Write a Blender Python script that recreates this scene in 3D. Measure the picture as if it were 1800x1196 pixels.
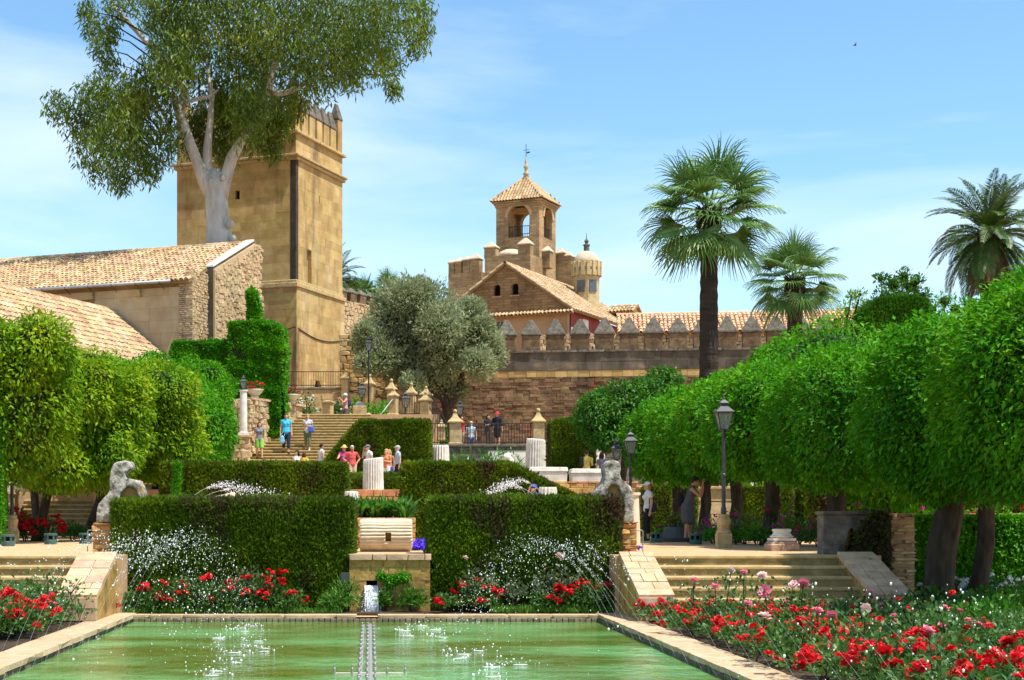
import bpy, bmesh, math, random
import numpy as np
from mathutils import Vector, Matrix, noise as mnoise
PI = math.pi
R = math.radians
random.seed(7)
rng = np.random.RandomState(11)
scene = bpy.context.scene
C = scene.collection
for o in list(bpy.data.objects):
    bpy.data.objects.remove(o)

# ------------------------------------------------------------ camera, sky, sun
EYE = 1.65
FPX, U0, V0 = 2800.0, 650.0, 910.0          # focal length in photo pixels, vanishing point of the pool
cam_d = bpy.data.cameras.new('camera')
cam = bpy.data.objects.new('camera', cam_d)
C.objects.link(cam)
cam.location = (0, 0, EYE)
cam.rotation_euler = (PI / 2, 0, 0)
cam_d.sensor_width = 36.0
cam_d.lens = FPX / 1800.0 * 36.0
cam_d.shift_x = (900 - U0) / 1800.0
cam_d.shift_y = (V0 - 598) / 1800.0
cam_d.clip_start = 0.1
cam_d.clip_end = 5000
scene.camera = cam

SUN = Vector((0.34, -0.23, 0.91)).normalized()
world = bpy.data.worlds.new('World')
scene.world = world
world.use_nodes = True
wt = world.node_tree
wt.nodes.clear()
w_out = wt.nodes.new('ShaderNodeOutputWorld')
w_bg = wt.nodes.new('ShaderNodeBackground')
w_sky = wt.nodes.new('ShaderNodeTexSky')
w_sky.sky_type = 'NISHITA'
w_sky.sun_disc = False
w_sky.sun_elevation = math.asin(SUN.z)
w_sky.sun_rotation = math.atan2(SUN.x, SUN.y)
w_sky.air_density = 1.0
w_sky.dust_density = 0.4
w_sky.ozone_density = 1.2
w_bg.inputs['Strength'].default_value = 0.15
w_tc = wt.nodes.new('ShaderNodeTexCoord')
w_map = wt.nodes.new('ShaderNodeMapping')
w_map.inputs['Scale'].default_value = (1.0, 1.0, 4.2)
w_map.inputs['Rotation'].default_value = (0, R(14), R(25))
w_n = wt.nodes.new('ShaderNodeTexNoise')
w_n.inputs['Scale'].default_value = 2.6
w_n.inputs['Detail'].default_value = 7
w_n.inputs['Roughness'].default_value = 0.52
w_n.inputs['Distortion'].default_value = 0.35
w_r = wt.nodes.new('ShaderNodeValToRGB')
w_r.color_ramp.elements[0].position = 0.40
w_r.color_ramp.elements[0].color = (0, 0, 0, 1)
w_r.color_ramp.elements[1].position = 0.72
w_r.color_ramp.elements[1].color = (0.72, 0.72, 0.72, 1)
w_mix = wt.nodes.new('ShaderNodeMixRGB')
w_mix.inputs['Color2'].default_value = (4.7, 5.2, 5.55, 1)      # thin cloud, in the sky texture's own units
w_hs = wt.nodes.new('ShaderNodeHueSaturation')
w_hs.inputs['Saturation'].default_value = 1.0
w_hs.inputs['Value'].default_value = 1.0
wl = wt.links.new
wl(w_tc.outputs['Generated'], w_map.inputs['Vector'])
wl(w_map.outputs['Vector'], w_n.inputs['Vector'])
wl(w_n.outputs['Fac'], w_r.inputs['Fac'])
wl(w_r.outputs['Color'], w_mix.inputs['Fac'])
wl(w_sky.outputs['Color'], w_hs.inputs['Color'])
w_tint = wt.nodes.new('ShaderNodeMixRGB')
w_tint.blend_type = 'MULTIPLY'
w_tint.inputs['Fac'].default_value = 1.0
w_tint.inputs['Color2'].default_value = (0.66, 0.85, 0.90, 1)
wl(w_hs.outputs['Color'], w_tint.inputs['Color1'])
wl(w_tint.outputs['Color'], w_mix.inputs['Color1'])
wl(w_mix.outputs['Color'], w_bg.inputs['Color'])
wl(w_bg.outputs['Background'], w_out.inputs['Surface'])

sun_d = bpy.data.lights.new('sun', 'SUN')
sun_d.energy = 4.8
sun_d.angle = R(0.5)
sun_d.color = (1.0, 0.94, 0.84)
sun = bpy.data.objects.new('sun', sun_d)
C.objects.link(sun)
sun.location = (30, -20, 60)
sun.rotation_euler = SUN.to_track_quat('Z', 'Y').to_euler()

scene.view_settings.view_transform = 'Standard'
scene.view_settings.look = 'None'
scene.view_settings.exposure = 0.70
scene.view_settings.gamma = 1.0
scene.view_settings.use_curve_mapping = False
scene.render.engine = 'CYCLES'
scene.cycles.use_denoising = True
scene.cycles.max_bounces = 6
scene.cycles.diffuse_bounces = 4
scene.cycles.glossy_bounces = 3
scene.cycles.transmission_bounces = 4
scene.cycles.transparent_max_bounces = 4


def at(u, v, Y):
    return Vector(((u - U0) / FPX * Y, Y, EYE + (V0 - v) / FPX * Y))


def ux(u, Y):
    return (u - U0) / FPX * Y


def vz(v, Y):
    return EYE + (V0 - v) / FPX * Y


# ------------------------------------------------------------ materials
MATS = {}


def _sock(n, name, val):
    if name in n.inputs:
        n.inputs[name].default_value = val


def mat(name, cols, scale=3.0, detail=6, rough=0.85, bump=0.25, bscale=None, bdist=0.02, var=0.0, hvar=0.0,
        stain=None, spec=0.25, transl=0.0, stretch=(1, 1, 1), objc=False, metal=0.0, brick=None, island=True, coat=0.0):
    """cols: list of (pos, rgb). stain: (rgb, (sx,sy,sz), lo, hi). var: brightness change per piece."""
    m = bpy.data.materials.new(name)
    m.use_nodes = True
    t = m.node_tree
    t.nodes.clear()
    N = t.nodes.new
    L = t.links.new
    out = N('ShaderNodeOutputMaterial')
    b = N('ShaderNodeBsdfPrincipled')
    b.inputs['Roughness'].default_value = rough
    _sock(b, 'Specular IOR Level', spec)
    _sock(b, 'Metallic', metal)
    _sock(b, 'Coat Weight', coat)
    if objc:
        co = N('ShaderNodeTexCoord').outputs['Object']
    else:
        co = N('ShaderNodeNewGeometry').outputs['Position']
    mp = N('ShaderNodeMapping')
    mp.inputs['Scale'].default_value = stretch
    L(co, mp.inputs['Vector'])
    no = N('ShaderNodeTexNoise')
    no.inputs['Scale'].default_value = scale
    no.inputs['Detail'].default_value = detail
    no.inputs['Roughness'].default_value = 0.62
    L(mp.outputs['Vector'], no.inputs['Vector'])
    rp = N('ShaderNodeValToRGB')
    el = rp.color_ramp.elements
    while len(el) > 1:
        el.remove(el[-1])
    for i, (p, c) in enumerate(cols):
        e = el[0] if i == 0 else el.new(p)
        e.position = p
        e.color = (c[0], c[1], c[2], 1)
    L(no.outputs['Fac'], rp.inputs['Fac'])
    col = rp.outputs['Color']
    bumph = None
    if brick:
        bk = N('ShaderNodeTexBrick')
        bk.inputs['Scale'].default_value = 1.0
        bk.inputs['Brick Width'].default_value = brick[0]
        bk.inputs['Row Height'].default_value = brick[1]
        bk.inputs['Mortar Size'].default_value = brick[2]
        bk.inputs['Mortar Smooth'].default_value = 0.2
        bk.inputs['Color1'].default_value = (0.72, 0.72, 0.72, 1)
        bk.inputs['Color2'].default_value = (1.15, 1.12, 1.08, 1)
        bk.inputs['Mortar'].default_value = (*brick[3], 1)
        # brick pattern wraps the wall: (x+y , z)
        sx = N('ShaderNodeSeparateXYZ')
        L(co, sx.inputs[0])
        ad = N('ShaderNodeMath')
        ad.operation = 'ADD'
        L(sx.outputs['X'], ad.inputs[0])
        L(sx.outputs['Y'], ad.inputs[1])
        cb = N('ShaderNodeCombineXYZ')
        L(ad.outputs[0], cb.inputs['X'])
        L(sx.outputs['Z'], cb.inputs['Y'])
        L(cb.outputs[0], bk.inputs['Vector'])
        mm = N('ShaderNodeMixRGB')
        mm.blend_type = 'MULTIPLY'
        mm.inputs['Fac'].default_value = 1
        L(col, mm.inputs['Color1'])
        L(bk.outputs['Color'], mm.inputs['Color2'])
        col = mm.outputs['Color']
        bumph = bk.outputs['Fac']
    if stain:
        if not isinstance(stain, list):
            stain = [stain]
        for k, (sc_, sv, lo, hi) in enumerate(stain):
            m2 = N('ShaderNodeMapping')
            m2.inputs['Scale'].default_value = sv
            m2.inputs['Location'].default_value = (3.7 * k + 1.3, 9.1 * k, 2.2 * k)
            L(co, m2.inputs['Vector'])
            n2 = N('ShaderNodeTexNoise')
            n2.inputs['Scale'].default_value = 1.0
            n2.inputs['Detail'].default_value = 5
            n2.inputs['Roughness'].default_value = 0.65
            L(m2.outputs['Vector'], n2.inputs['Vector'])
            mr = N('ShaderNodeMapRange')
            mr.inputs['From Min'].default_value = lo
            mr.inputs['From Max'].default_value = hi
            L(n2.outputs['Fac'], mr.inputs['Value'])
            mx = N('ShaderNodeMixRGB')
            mx.inputs['Color2'].default_value = (*sc_, 1)
            L(mr.outputs['Result'], mx.inputs['Fac'])
            L(col, mx.inputs['Color1'])
            col = mx.outputs['Color']
    if var or hvar:
        oi = N('ShaderNodeObjectInfo')
        rnd = oi.outputs['Random']
        if island:
            ge = N('ShaderNodeNewGeometry')
            a = N('ShaderNodeMath')
            a.operation = 'ADD'
            L(rnd, a.inputs[0])
            L(ge.outputs['Random Per Island'], a.inputs[1])
            fr = N('ShaderNodeMath')
            fr.operation = 'FRACT'
            L(a.outputs[0], fr.inputs[0])
            rnd = fr.outputs[0]
        hs = N('ShaderNodeHueSaturation')
        mv = N('ShaderNodeMapRange')
        mv.inputs['To Min'].default_value = 1 - var
        mv.inputs['To Max'].default_value = 1 + var
        L(rnd, mv.inputs['Value'])
        L(mv.outputs['Result'], hs.inputs['Value'])
        if hvar:
            mu = N('ShaderNodeMath')
            mu.operation = 'MULTIPLY'
            mu.inputs[1].default_value = 7.31
            L(rnd, mu.inputs[0])
            f2 = N('ShaderNodeMath')
            f2.operation = 'FRACT'
            L(mu.outputs[0], f2.inputs[0])
            mh = N('ShaderNodeMapRange')
            mh.inputs['To Min'].default_value = 0.5 - hvar
            mh.inputs['To Max'].default_value = 0.5 + hvar
            L(f2.outputs[0], mh.inputs['Value'])
            L(mh.outputs['Result'], hs.inputs['Hue'])
        L(col, hs.inputs['Color'])
        col = hs.outputs['Color']
    L(col, b.inputs['Base Color'])
    if bump > 0:
        nb = N('ShaderNodeTexNoise')
        nb.inputs['Scale'].default_value = bscale or scale * 5
        nb.inputs['Detail'].default_value = 8
        nb.inputs['Roughness'].default_value = 0.7
        L(mp.outputs['Vector'], nb.inputs['Vector'])
        hgt = nb.outputs['Fac']
        if bumph is not None:
            sb = N('ShaderNodeMath')
            sb.operation = 'SUBTRACT'
            L(hgt, sb.inputs[0])
            L(bumph, sb.inputs[1])
            hgt = sb.outputs[0]
        bp = N('ShaderNodeBump')
        bp.inputs['Strength'].default_value = bump
        bp.inputs['Distance'].default_value = bdist
        L(hgt, bp.inputs['Height'])
        L(bp.outputs['Normal'], b.inputs['Normal'])
    sh = b.outputs['BSDF']
    if transl > 0:
        tr = N('ShaderNodeBsdfTranslucent')
        L(col, tr.inputs['Color'])
        ms = N('ShaderNodeMixShader')
        ms.inputs['Fac'].default_value = transl
        L(sh, ms.inputs[1])
        L(tr.outputs['BSDF'], ms.inputs[2])
        sh = ms.outputs['Shader']
    L(sh, out.inputs['Surface'])
    MATS[name] = m
    return m


def plain(name, c, rough=0.6, spec=0.3, metal=0.0, var=0.0, bump=0.0):
    d = tuple(x * 0.85 for x in c)
    return mat(name, [(0.35, d), (0.65, c)], scale=9, detail=3, rough=rough, bump=bump, spec=spec, metal=metal, var=var, objc=True)


# ------------------------------------------------------------ things and parts
def tag(o, label=None, cat=None, group=None, kind=None):
    if label:
        o['label'] = label
    if cat:
        o['category'] = cat
    if group:
        o['group'] = group
    if kind:
        o['kind'] = kind
    return o


def thing(name, label, cat, loc=(0, 0, 0), rz=0.0, group=None):
    o = bpy.data.objects.new(name, None)
    C.objects.link(o)
    o.empty_display_size = 0.2
    o.location = loc
    o.rotation_euler = (0, 0, rz)
    return tag(o, label, cat, group)


def parent_w(o, p):
    """parent o (built in world coordinates) to p without moving it"""
    o.parent = p
    m = Matrix.Identity(4)
    q = p
    chain = []
    while q is not None:
        chain.append(q)
        q = q.parent
    for q in reversed(chain):
        m = m @ q.matrix_parent_inverse @ q.matrix_basis
    o.matrix_parent_inverse = m.inverted()


def link(name, me, m=None, parent=None, local=False, kind=None):
    o = bpy.data.objects.new(name, me)
    C.objects.link(o)
    if m is not None and len(me.materials) == 0:
        me.materials.append(m)
    if parent is not None:
        if local:
            o.parent = parent
        else:
            parent_w(o, parent)
    if kind:
        o['kind'] = kind
    return o


def copy_tree(o, parent=None):
    c = o.copy()
    C.objects.link(c)
    if parent is not None:
        c.parent = parent
    for ch in [x for x in CHILD.get(o.name, [])]:
        copy_tree(ch, c)
    return c


CHILD = {}


def index_children():
    CHILD.clear()
    for o in bpy.data.objects:
        if o.parent is not None:
            CHILD.setdefault(o.parent.name, []).append(o)


_o = 'first second third fourth fifth sixth seventh eighth ninth tenth eleventh twelfth thirteenth fourteenth fifteenth sixteenth seventeenth eighteenth nineteenth twentieth'.split()
ORD = _o + ['twenty-' + w for w in _o[:9]] + ['thirtieth'] + ['thirty-' + w for w in _o[:9]]


class MB:
    def __init__(s):
        s.v = []
        s.f = []

    def add(s, vs, fs):
        o = len(s.v)
        s.v += [tuple(x) for x in vs]
        s.f += [tuple(i + o for i in f) for f in fs]
        return s

    def hexa(s, p):
        return s.add(p, [(0, 3, 2, 1), (4, 5, 6, 7), (0, 1, 5, 4), (1, 2, 6, 5), (2, 3, 7, 6), (3, 0, 4, 7)])

    def box(s, x0, x1, y0, y1, z0, z1):
        return s.hexa([(x0, y0, z0), (x1, y0, z0), (x1, y1, z0), (x0, y1, z0), (x0, y0, z1), (x1, y0, z1), (x1, y1, z1), (x0, y1, z1)])

    def rbox(s, c, sx, sy, z0, z1, rz=0.0, top=1.0):
        ca, sa = math.cos(rz), math.sin(rz)
        p = []
        for z, k in ((z0, 1.0), (z1, top)):
            for a, b in ((-1, -1), (1, -1), (1, 1), (-1, 1)):
                x, y = a * sx / 2 * k, b * sy / 2 * k
                p.append((c[0] + x * ca - y * sa, c[1] + x * sa + y * ca, z))
        return s.hexa(p)

    def extr(s, poly, vec):
        n = len(poly)
        v = Vector(vec)
        a = [Vector(p) for p in poly]
        b = [p + v for p in a]
        fs = [tuple(range(n))[::-1], tuple(range(n, 2 * n))]
        for i in range(n):
            j = (i + 1) % n
            fs.append((i, j, n + j, n + i))
        return s.add(a + b, fs)

    def tube(s, pts, rad, n=8, caps=True):
        pts = [Vector(p) for p in pts]
        if not hasattr(rad, '__len__'):
            rad = [rad] * len(pts)
        vs, fs = [], []
        up = Vector((0.13, 0.21, 1)).normalized()
        prev = None
        for i, p in enumerate(pts):
            d = (pts[min(i + 1, len(pts) - 1)] - pts[max(i - 1, 0)]).normalized()
            if prev is None:
                a = d.cross(up)
                if a.length < 1e-3:
                    a = d.cross(Vector((1, 0, 0)))
                a.normalize()
            else:
                a = (prev - d * prev.dot(d)).normalized()
            prev = a
            b = d.cross(a)
            for k in range(n):
                t = 2 * PI * k / n
                vs.append(p + (a * math.cos(t) + b * math.sin(t)) * rad[i])
        for i in range(len(pts) - 1):
            for k in range(n):
                k2 = (k + 1) % n
                fs.append((i * n + k, i * n + k2, (i + 1) * n + k2, (i + 1) * n + k))
        if caps:
            fs.append(tuple(range(n))[::-1])
            fs.append(tuple(range((len(pts) - 1) * n, len(pts) * n)))
        return s.add(vs, fs)

    def lathe(s, prof, c=(0, 0, 0), n=12, flute=0.0, nfl=0, ph=0.0):
        vs, fs = [], []
        for r, z in prof:
            for k in range(n):
                t = 2 * PI * (k + ph) / n
                rr = r
                if flute and nfl:
                    rr = r * (1 - flute * (0.5 + 0.5 * math.cos(t * nfl)))
                vs.append((c[0] + rr * math.cos(t), c[1] + rr * math.sin(t), c[2] + z))
        m = len(prof)
        for i in range(m - 1):
            for k in range(n):
                k2 = (k + 1) % n
                fs.append((i * n + k, i * n + k2, (i + 1) * n + k2, (i + 1) * n + k))
        fs.append(tuple(range(n))[::-1])
        fs.append(tuple(range((m - 1) * n, m * n)))
        return s.add(vs, fs)

    def ball(s, c, r, n=8, sc=(1, 1, 1)):
        prof = []
        m = max(4, n // 2 + 1)
        vs, fs = [], []
        for i in range(m + 1):
            a = -PI / 2 + PI * i / m
            for k in range(n):
                t = 2 * PI * k / n
                vs.append((c[0] + r * sc[0] * math.cos(a) * math.cos(t), c[1] + r * sc[1] * math.cos(a) * math.sin(t), c[2] + r * sc[2] * math.sin(a)))
        for i in range(m):
            for k in range(n):
                k2 = (k + 1) % n
                fs.append((i * n + k, i * n + k2, (i + 1) * n + k2, (i + 1) * n + k))
        return s.add(vs, fs)

    def mesh(s, name, m=None, smooth=False):
        me = bpy.data.meshes.new(name)
        me.from_pydata(s.v, [], s.f)
        if smooth:
            me.shade_smooth()
        if m:
            me.materials.append(m)
        me.update()
        return me

    def build(s, name, m, parent=None, smooth=False, local=False, kind=None, bevel=0.0):
        me = s.mesh(name, m, smooth)
        if bevel:
            bm = bmesh.new()
            bm.from_mesh(me)
            bmesh.ops.remove_doubles(bm, verts=bm.verts, dist=1e-5)
            bmesh.ops.recalc_face_normals(bm, faces=bm.faces)
            es = [e for e in bm.edges if len(e.link_faces) == 2 and e.calc_face_angle(0) > 0.5]
            bmesh.ops.bevel(bm, geom=es, offset=bevel, segments=1, affect='EDGES', profile=0.6)
            bm.to_mesh(me)
            bm.free()
        return link(name, me, None, parent, local, kind)


def rough_up(me, amt, sc, seed=0.0):
    """push vertices about with noise, for weathered stone"""
    for v in me.vertices:
        p = v.co
        n = mnoise.noise_vector(Vector((p.x * sc + seed, p.y * sc, p.z * sc)))
        v.co = p + n * amt
    me.update()


def arr_mesh(name, V, Q, m, T=None, smooth=False):
    """mesh from numpy arrays: V (n,3), Q quads (k,4), T tris (j,3)"""
    V = np.asarray(V, dtype=np.float32)
    me = bpy.data.meshes.new(name)
    me.vertices.add(len(V))
    me.vertices.foreach_set('co', V.ravel())
    nq = 0 if Q is None else len(Q)
    nt = 0 if T is None else len(T)
    li = []
    if nq:
        li.append(np.asarray(Q, dtype=np.int32).ravel())
    if nt:
        li.append(np.asarray(T, dtype=np.int32).ravel())
    li = np.concatenate(li)
    me.loops.add(len(li))
    me.loops.foreach_set('vertex_index', li)
    st = np.concatenate([np.arange(nq) * 4, nq * 4 + np.arange(nt) * 3]).astype(np.int32)
    me.polygons.add(nq + nt)
    me.polygons.foreach_set('loop_start', st)
    if smooth:
        me.polygons.foreach_set('use_smooth', np.ones(nq + nt, dtype=bool))
    me.update(calc_edges=True)
    me.validate()
    if not smooth:
        me.shade_flat()
    me.materials.append(m)
    return me


def norm_(a):
    return a / np.maximum(np.linalg.norm(a, axis=1, keepdims=True), 1e-9)


def leaf_arrays(P, D, Nn, Ln, W, fold=0.0, droop=0.0):
    """diamond leaves: returns V (4n,3), Q (n,4)"""
    D = norm_(D)
    S = norm_(np.cross(D, Nn))
    Nn = norm_(np.cross(S, D))
    Ln = np.broadcast_to(np.asarray(Ln), (len(P),))[:, None]
    W = np.broadcast_to(np.asarray(W), (len(P),))[:, None]
    mid = P + D * Ln * 0.45
    tip = P + D * Ln - np.array([0, 0, 1.0]) * (Ln * droop)
    a = mid + S * W * 0.5 + Nn * W * fold
    b = mid - S * W * 0.5 + Nn * W * fold
    V = np.stack([P, a, tip, b], axis=1).reshape(-1, 3)
    Q = np.arange(len(P) * 4).reshape(-1, 4)
    return V, Q


def rand_dirs(n):
    return norm_(rng.normal(size=(n, 3)))


def leaf_mesh(name, P, D, Nn, Ln, W, m, fold=0.0, droop=0.0, extra=None):
    V, Q = leaf_arrays(P, D, Nn, Ln, W, fold, droop)
    if extra is not None:
        eV, eQ = extra
        Q = np.concatenate([Q, np.asarray(eQ) + len(V)])
        V = np.concatenate([V, np.asarray(eV)])
    return arr_mesh(name, V, Q, m)


# stone / tile templates ------------------------------------------------------
def unit_stone(seed, bev=0.05, wob=0.03):
    r = random.Random(seed)
    bm = bmesh.new()
    bmesh.ops.create_cube(bm, size=1.0)
    for v in bm.verts:
        v.co += Vector((r.uniform(-wob, wob), r.uniform(-wob, wob) * 0.6, r.uniform(-wob, wob)))
    bmesh.ops.bevel(bm, geom=list(bm.edges), offset=bev, segments=1, affect='EDGES', profile=0.6)
    bmesh.ops.triangulate(bm, faces=bm.faces)
    V = np.array([v.co[:] for v in bm.verts])
    bm.verts.index_update()
    T = np.array([[v.index for v in f.verts] for f in bm.faces])
    bm.free()
    return V, T


STONES = [unit_stone(i) for i in range(5)]
ASHLAR = [unit_stone(40 + i, 0.010, 0.004) for i in range(5)]
ROUGH = [unit_stone(20 + i, 0.12, 0.15) for i in range(8)]
TPL = {'stone': STONES, 'ashlar': ASHLAR, 'rough': ROUGH}
_tmesh = {}


def tmesh(kind, i, m, name):
    k = (kind, i, m.name, name)
    if k not in _tmesh:
        V, T = TPL[kind][i]
        _tmesh[k] = arr_mesh(name, V, None, m, T)
    return _tmesh[k]


def block_matrix(c, A, N, sx, sy, sz, Z=Vector((0, 0, 1))):
    m = Matrix.Identity(4)
    for r_ in range(3):
        m[r_][0] = A[r_] * sx
        m[r_][1] = N[r_] * sy
        m[r_][2] = Z[r_] * sz
        m[r_][3] = c[r_]
    return m


def put_blocks(blocks, name, m, parent, n_ind=300, kind='stone', stuff_name=None):
    """blocks: list of (centre, A, N, sx, sy, sz[, Z]). The first n_ind become parts, the rest one stuff part."""
    ts = TPL[kind]
    pinv = None
    for i, bl in enumerate(blocks[:n_ind]):
        c, A, N, sx, sy, sz = bl[:6]
        Z = bl[6] if len(bl) > 6 else Vector((0, 0, 1))
        o = bpy.data.objects.new(name, tmesh(kind, i % len(ts), m, name))
        C.objects.link(o)
        o.matrix_basis = block_matrix(c, A, N, sx, sy, sz, Z)
        if pinv is None:
            parent_w(o, parent)
            pinv = o.matrix_parent_inverse.copy()
        else:
            o.parent = parent
            o.matrix_parent_inverse = pinv
    rest = blocks[n_ind:]
    if rest:
        VV, TT = [], []
        k = 0
        for i, bl in enumerate(rest):
            c, A, N, sx, sy, sz = bl[:6]
            Z = bl[6] if len(bl) > 6 else Vector((0, 0, 1))
            V, T = ts[i % len(ts)]
            B = np.array([np.array(A) * sx, np.array(N) * sy, np.array(Z) * sz])
            VV.append(V @ B + np.array(c))
            TT.append(T + k)
            k += len(V)
        me = arr_mesh(stuff_name or name, np.concatenate(VV), None, m, np.concatenate(TT))
        link(stuff_name or name, me, None, parent, kind='stuff')


def wall_blocks(O, A, N, width, z0, z1, h, ln, thick=0.3, gap=0.012, openings=(), proud=0.02, hj=0.0, r=None):
    """courses of blocks on a wall; O front bottom-left corner seen from outside (z ignored)"""
    r = r or random.Random(5)
    out = []
    z = z0
    row = 0
    while z < z1 - 0.02:
        hh = h * (1 + r.uniform(-hj, hj))
        if z + hh > z1 - h * 0.35:
            hh = z1 - z
        segs = [(0.0, width)]
        for (a0, a1, b0, b1) in openings:
            if b0 < z + hh * 0.5 < b1:
                ns = []
                for s0, s1 in segs:
                    if a1 <= s0 or a0 >= s1:
                        ns.append((s0, s1))
                    else:
                        if a0 > s0:
                            ns.append((s0, a0))
                        if a1 < s1:
                            ns.append((a1, s1))
                segs = ns
        for s0, s1 in segs:
            a = s0
            first = True
            while a < s1 - 0.01:
                l = ln * r.uniform(0.65, 1.35)
                if first and row % 2:
                    l *= 0.6
                first = False
                if a + l > s1 - ln * 0.3:
                    l = s1 - a
                p = r.uniform(-proud, proud * 0.5)
                c = O + A * (a + l / 2) + N * (thick / 2 + p)
                out.append((Vector((c.x, c.y, z + hh / 2)), A, N, l - gap, thick, hh - gap))
                a += l
        z += hh
        row += 1
    return out


def arch_piece(mb, O, A, N, a0, a1, zs, zt, depth, n=8, zoff=0.0, pointed=False):
    """fills the two upper corners of an opening a0..a1 between arch springing zs and top zt"""
    w = (a1 - a0) / 2
    mid = (a0 + a1) / 2
    arc = []
    for i in range(n + 1):
        t = PI * i / n
        x = -w * math.cos(t)
        zz = math.sin(t)
        if pointed:
            zz = 1 - abs(math.cos(t)) ** 2.2
        arc.append((mid + x, zs + zz * (zt - zs) * 0.97))
    for i in range(n):
        (x0, y0), (x1, y1) = arc[i], arc[i + 1]
        pts = [O + A * x0 + N * zoff, O + A * x1 + N * zoff, O + A * x1 + N * zoff, O + A * x0 + N * zoff]
        zz = [y0, y1, zt + 0.001, zt + 0.001]
        mb.extr([(p.x, p.y, z) for p, z in zip(pts, zz)], N * depth)
# ------------------------------------------------------------ material list
M_tower = mat('ochre_ashlar', [(0.30, (0.31, 0.20, 0.072)), (0.55, (0.44, 0.305, 0.120)), (0.75, (0.53, 0.40, 0.185))], scale=1.1, rough=0.9, bump=0.5, bscale=9, bdist=0.03,
              var=0.15, hvar=0.010, stain=[((0.12, 0.085, 0.05), (0.9, 0.9, 0.10), 0.55, 0.76), ((0.50, 0.38, 0.20), (0.35, 0.35, 0.25), 0.52, 0.7)])
M_mortar = mat('lime_mortar', [(0.3, (0.30, 0.20, 0.09)), (0.7, (0.40, 0.28, 0.14))], scale=4, bump=0.3)
M_tower_core = mat('tower_mortar', [(0.3, (0.26, 0.16, 0.06)), (0.7, (0.36, 0.23, 0.09))], scale=3, bump=0.3)
M_greystone = mat('weathered_grey_stone', [(0.3, (0.06, 0.053, 0.043)), (0.5, (0.13, 0.116, 0.094)), (0.75, (0.23, 0.21, 0.175))], scale=5, rough=0.95, bump=0.6, bscale=22, bdist=0.03, var=0.10)
M_pierstone = mat('golden_pier_stone', [(0.3, (0.28, 0.19, 0.09)), (0.5, (0.42, 0.31, 0.15)), (0.75, (0.52, 0.41, 0.23))], scale=5, rough=0.92, bump=0.5, bscale=20, bdist=0.02, var=0.1,
                  stain=((0.55, 0.36, 0.03), (3, 3, 2), 0.60, 0.78))
M_brown = mat('brown_masonry', [(0.25, (0.10, 0.060, 0.034)), (0.5, (0.19, 0.122, 0.066)), (0.75, (0.28, 0.20, 0.12))], scale=1.6, detail=9, rough=0.95, bump=0.7, bscale=7, bdist=0.05, var=0.28, hvar=0.02,
              stain=[((0.06, 0.042, 0.026), (0.35, 0.35, 0.6), 0.47, 0.66), ((0.33, 0.10, 0.045), (0.25, 0.25, 0.4), 0.56, 0.7)])
M_darkstone = mat('soot_and_shade_stone', [(0.3, (0.045, 0.037, 0.028)), (0.55, (0.10, 0.085, 0.065)), (0.8, (0.17, 0.145, 0.11))], scale=1.5, detail=9, rough=0.95, bump=0.6, bscale=9, bdist=0.03, var=0.2,
                  stain=((0.26, 0.19, 0.11), (0.5, 0.5, 1.2), 0.60, 0.8), stretch=(1, 1, 0.5))  # real soot on the battlement wall, painted-in shade on the house buttress
M_soot = mat('black_weather_crust', [(0.3, (0.03, 0.025, 0.02)), (0.7, (0.075, 0.06, 0.045))], scale=2, rough=0.95, bump=0.4)
M_merlon = mat('merlon_stone', [(0.3, (0.08, 0.05, 0.028)), (0.55, (0.17, 0.112, 0.062)), (0.8, (0.28, 0.20, 0.12))], scale=3, detail=8, rough=0.95, bump=0.7, bscale=14, bdist=0.03, var=0.2,
               stain=((0.05, 0.04, 0.03), (1.2, 1.2, 1.6), 0.55, 0.75))
M_rubble = mat('sunlit_rubble', [(0.3, (0.36, 0.25, 0.13)), (0.55, (0.51, 0.38, 0.22)), (0.8, (0.62, 0.50, 0.33))], scale=4, detail=8, rough=0.95, bump=0.7, bscale=16, bdist=0.04, var=0.16, hvar=0.015)
M_brick = mat('old_tower_brick', [(0.3, (0.26, 0.17, 0.085)), (0.55, (0.40, 0.275, 0.145)), (0.8, (0.50, 0.37, 0.22))], scale=0.7, rough=0.95, bump=0.5, bscale=6, bdist=0.03,
              brick=(0.42, 0.17, 0.02, (0.75, 0.72, 0.68)), stain=((0.13, 0.09, 0.05), (0.4, 0.4, 0.3), 0.58, 0.8))
M_brick2 = mat('gable_brick', [(0.3, (0.24, 0.14, 0.065)), (0.55, (0.36, 0.225, 0.11)), (0.8, (0.44, 0.30, 0.16))], scale=0.9, rough=0.95, bump=0.5, bscale=6, bdist=0.03,
               brick=(0.5, 0.2, 0.03, (0.7, 0.66, 0.6)), stain=((0.10, 0.065, 0.04), (0.3, 0.3, 0.3), 0.58, 0.8))
M_brick_near = mat('pier_brick', [(0.3, (0.36, 0.18, 0.07)), (0.55, (0.52, 0.29, 0.11)), (0.8, (0.60, 0.40, 0.19))], scale=6, rough=0.95, bump=0.6, bscale=30, bdist=0.012, var=0.2, hvar=0.02,
                   stain=((0.16, 0.10, 0.06), (3, 3, 5), 0.58, 0.78))
M_slate_brick = mat('thin_brick_course', [(0.3, (0.28, 0.19, 0.11)), (0.55, (0.45, 0.33, 0.20)), (0.8, (0.58, 0.46, 0.31))], scale=6, rough=0.95, bump=0.6, bscale=30, bdist=0.012, var=0.25, hvar=0.02)
M_plaster = mat('ochre_plaster', [(0.3, (0.38, 0.23, 0.12)), (0.55, (0.50, 0.32, 0.17)), (0.8, (0.55, 0.38, 0.22))], scale=0.8, rough=0.92, bump=0.25, bscale=6,
                stain=((0.27, 0.17, 0.09), (0.5, 0.5, 0.15), 0.56, 0.8))
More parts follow.
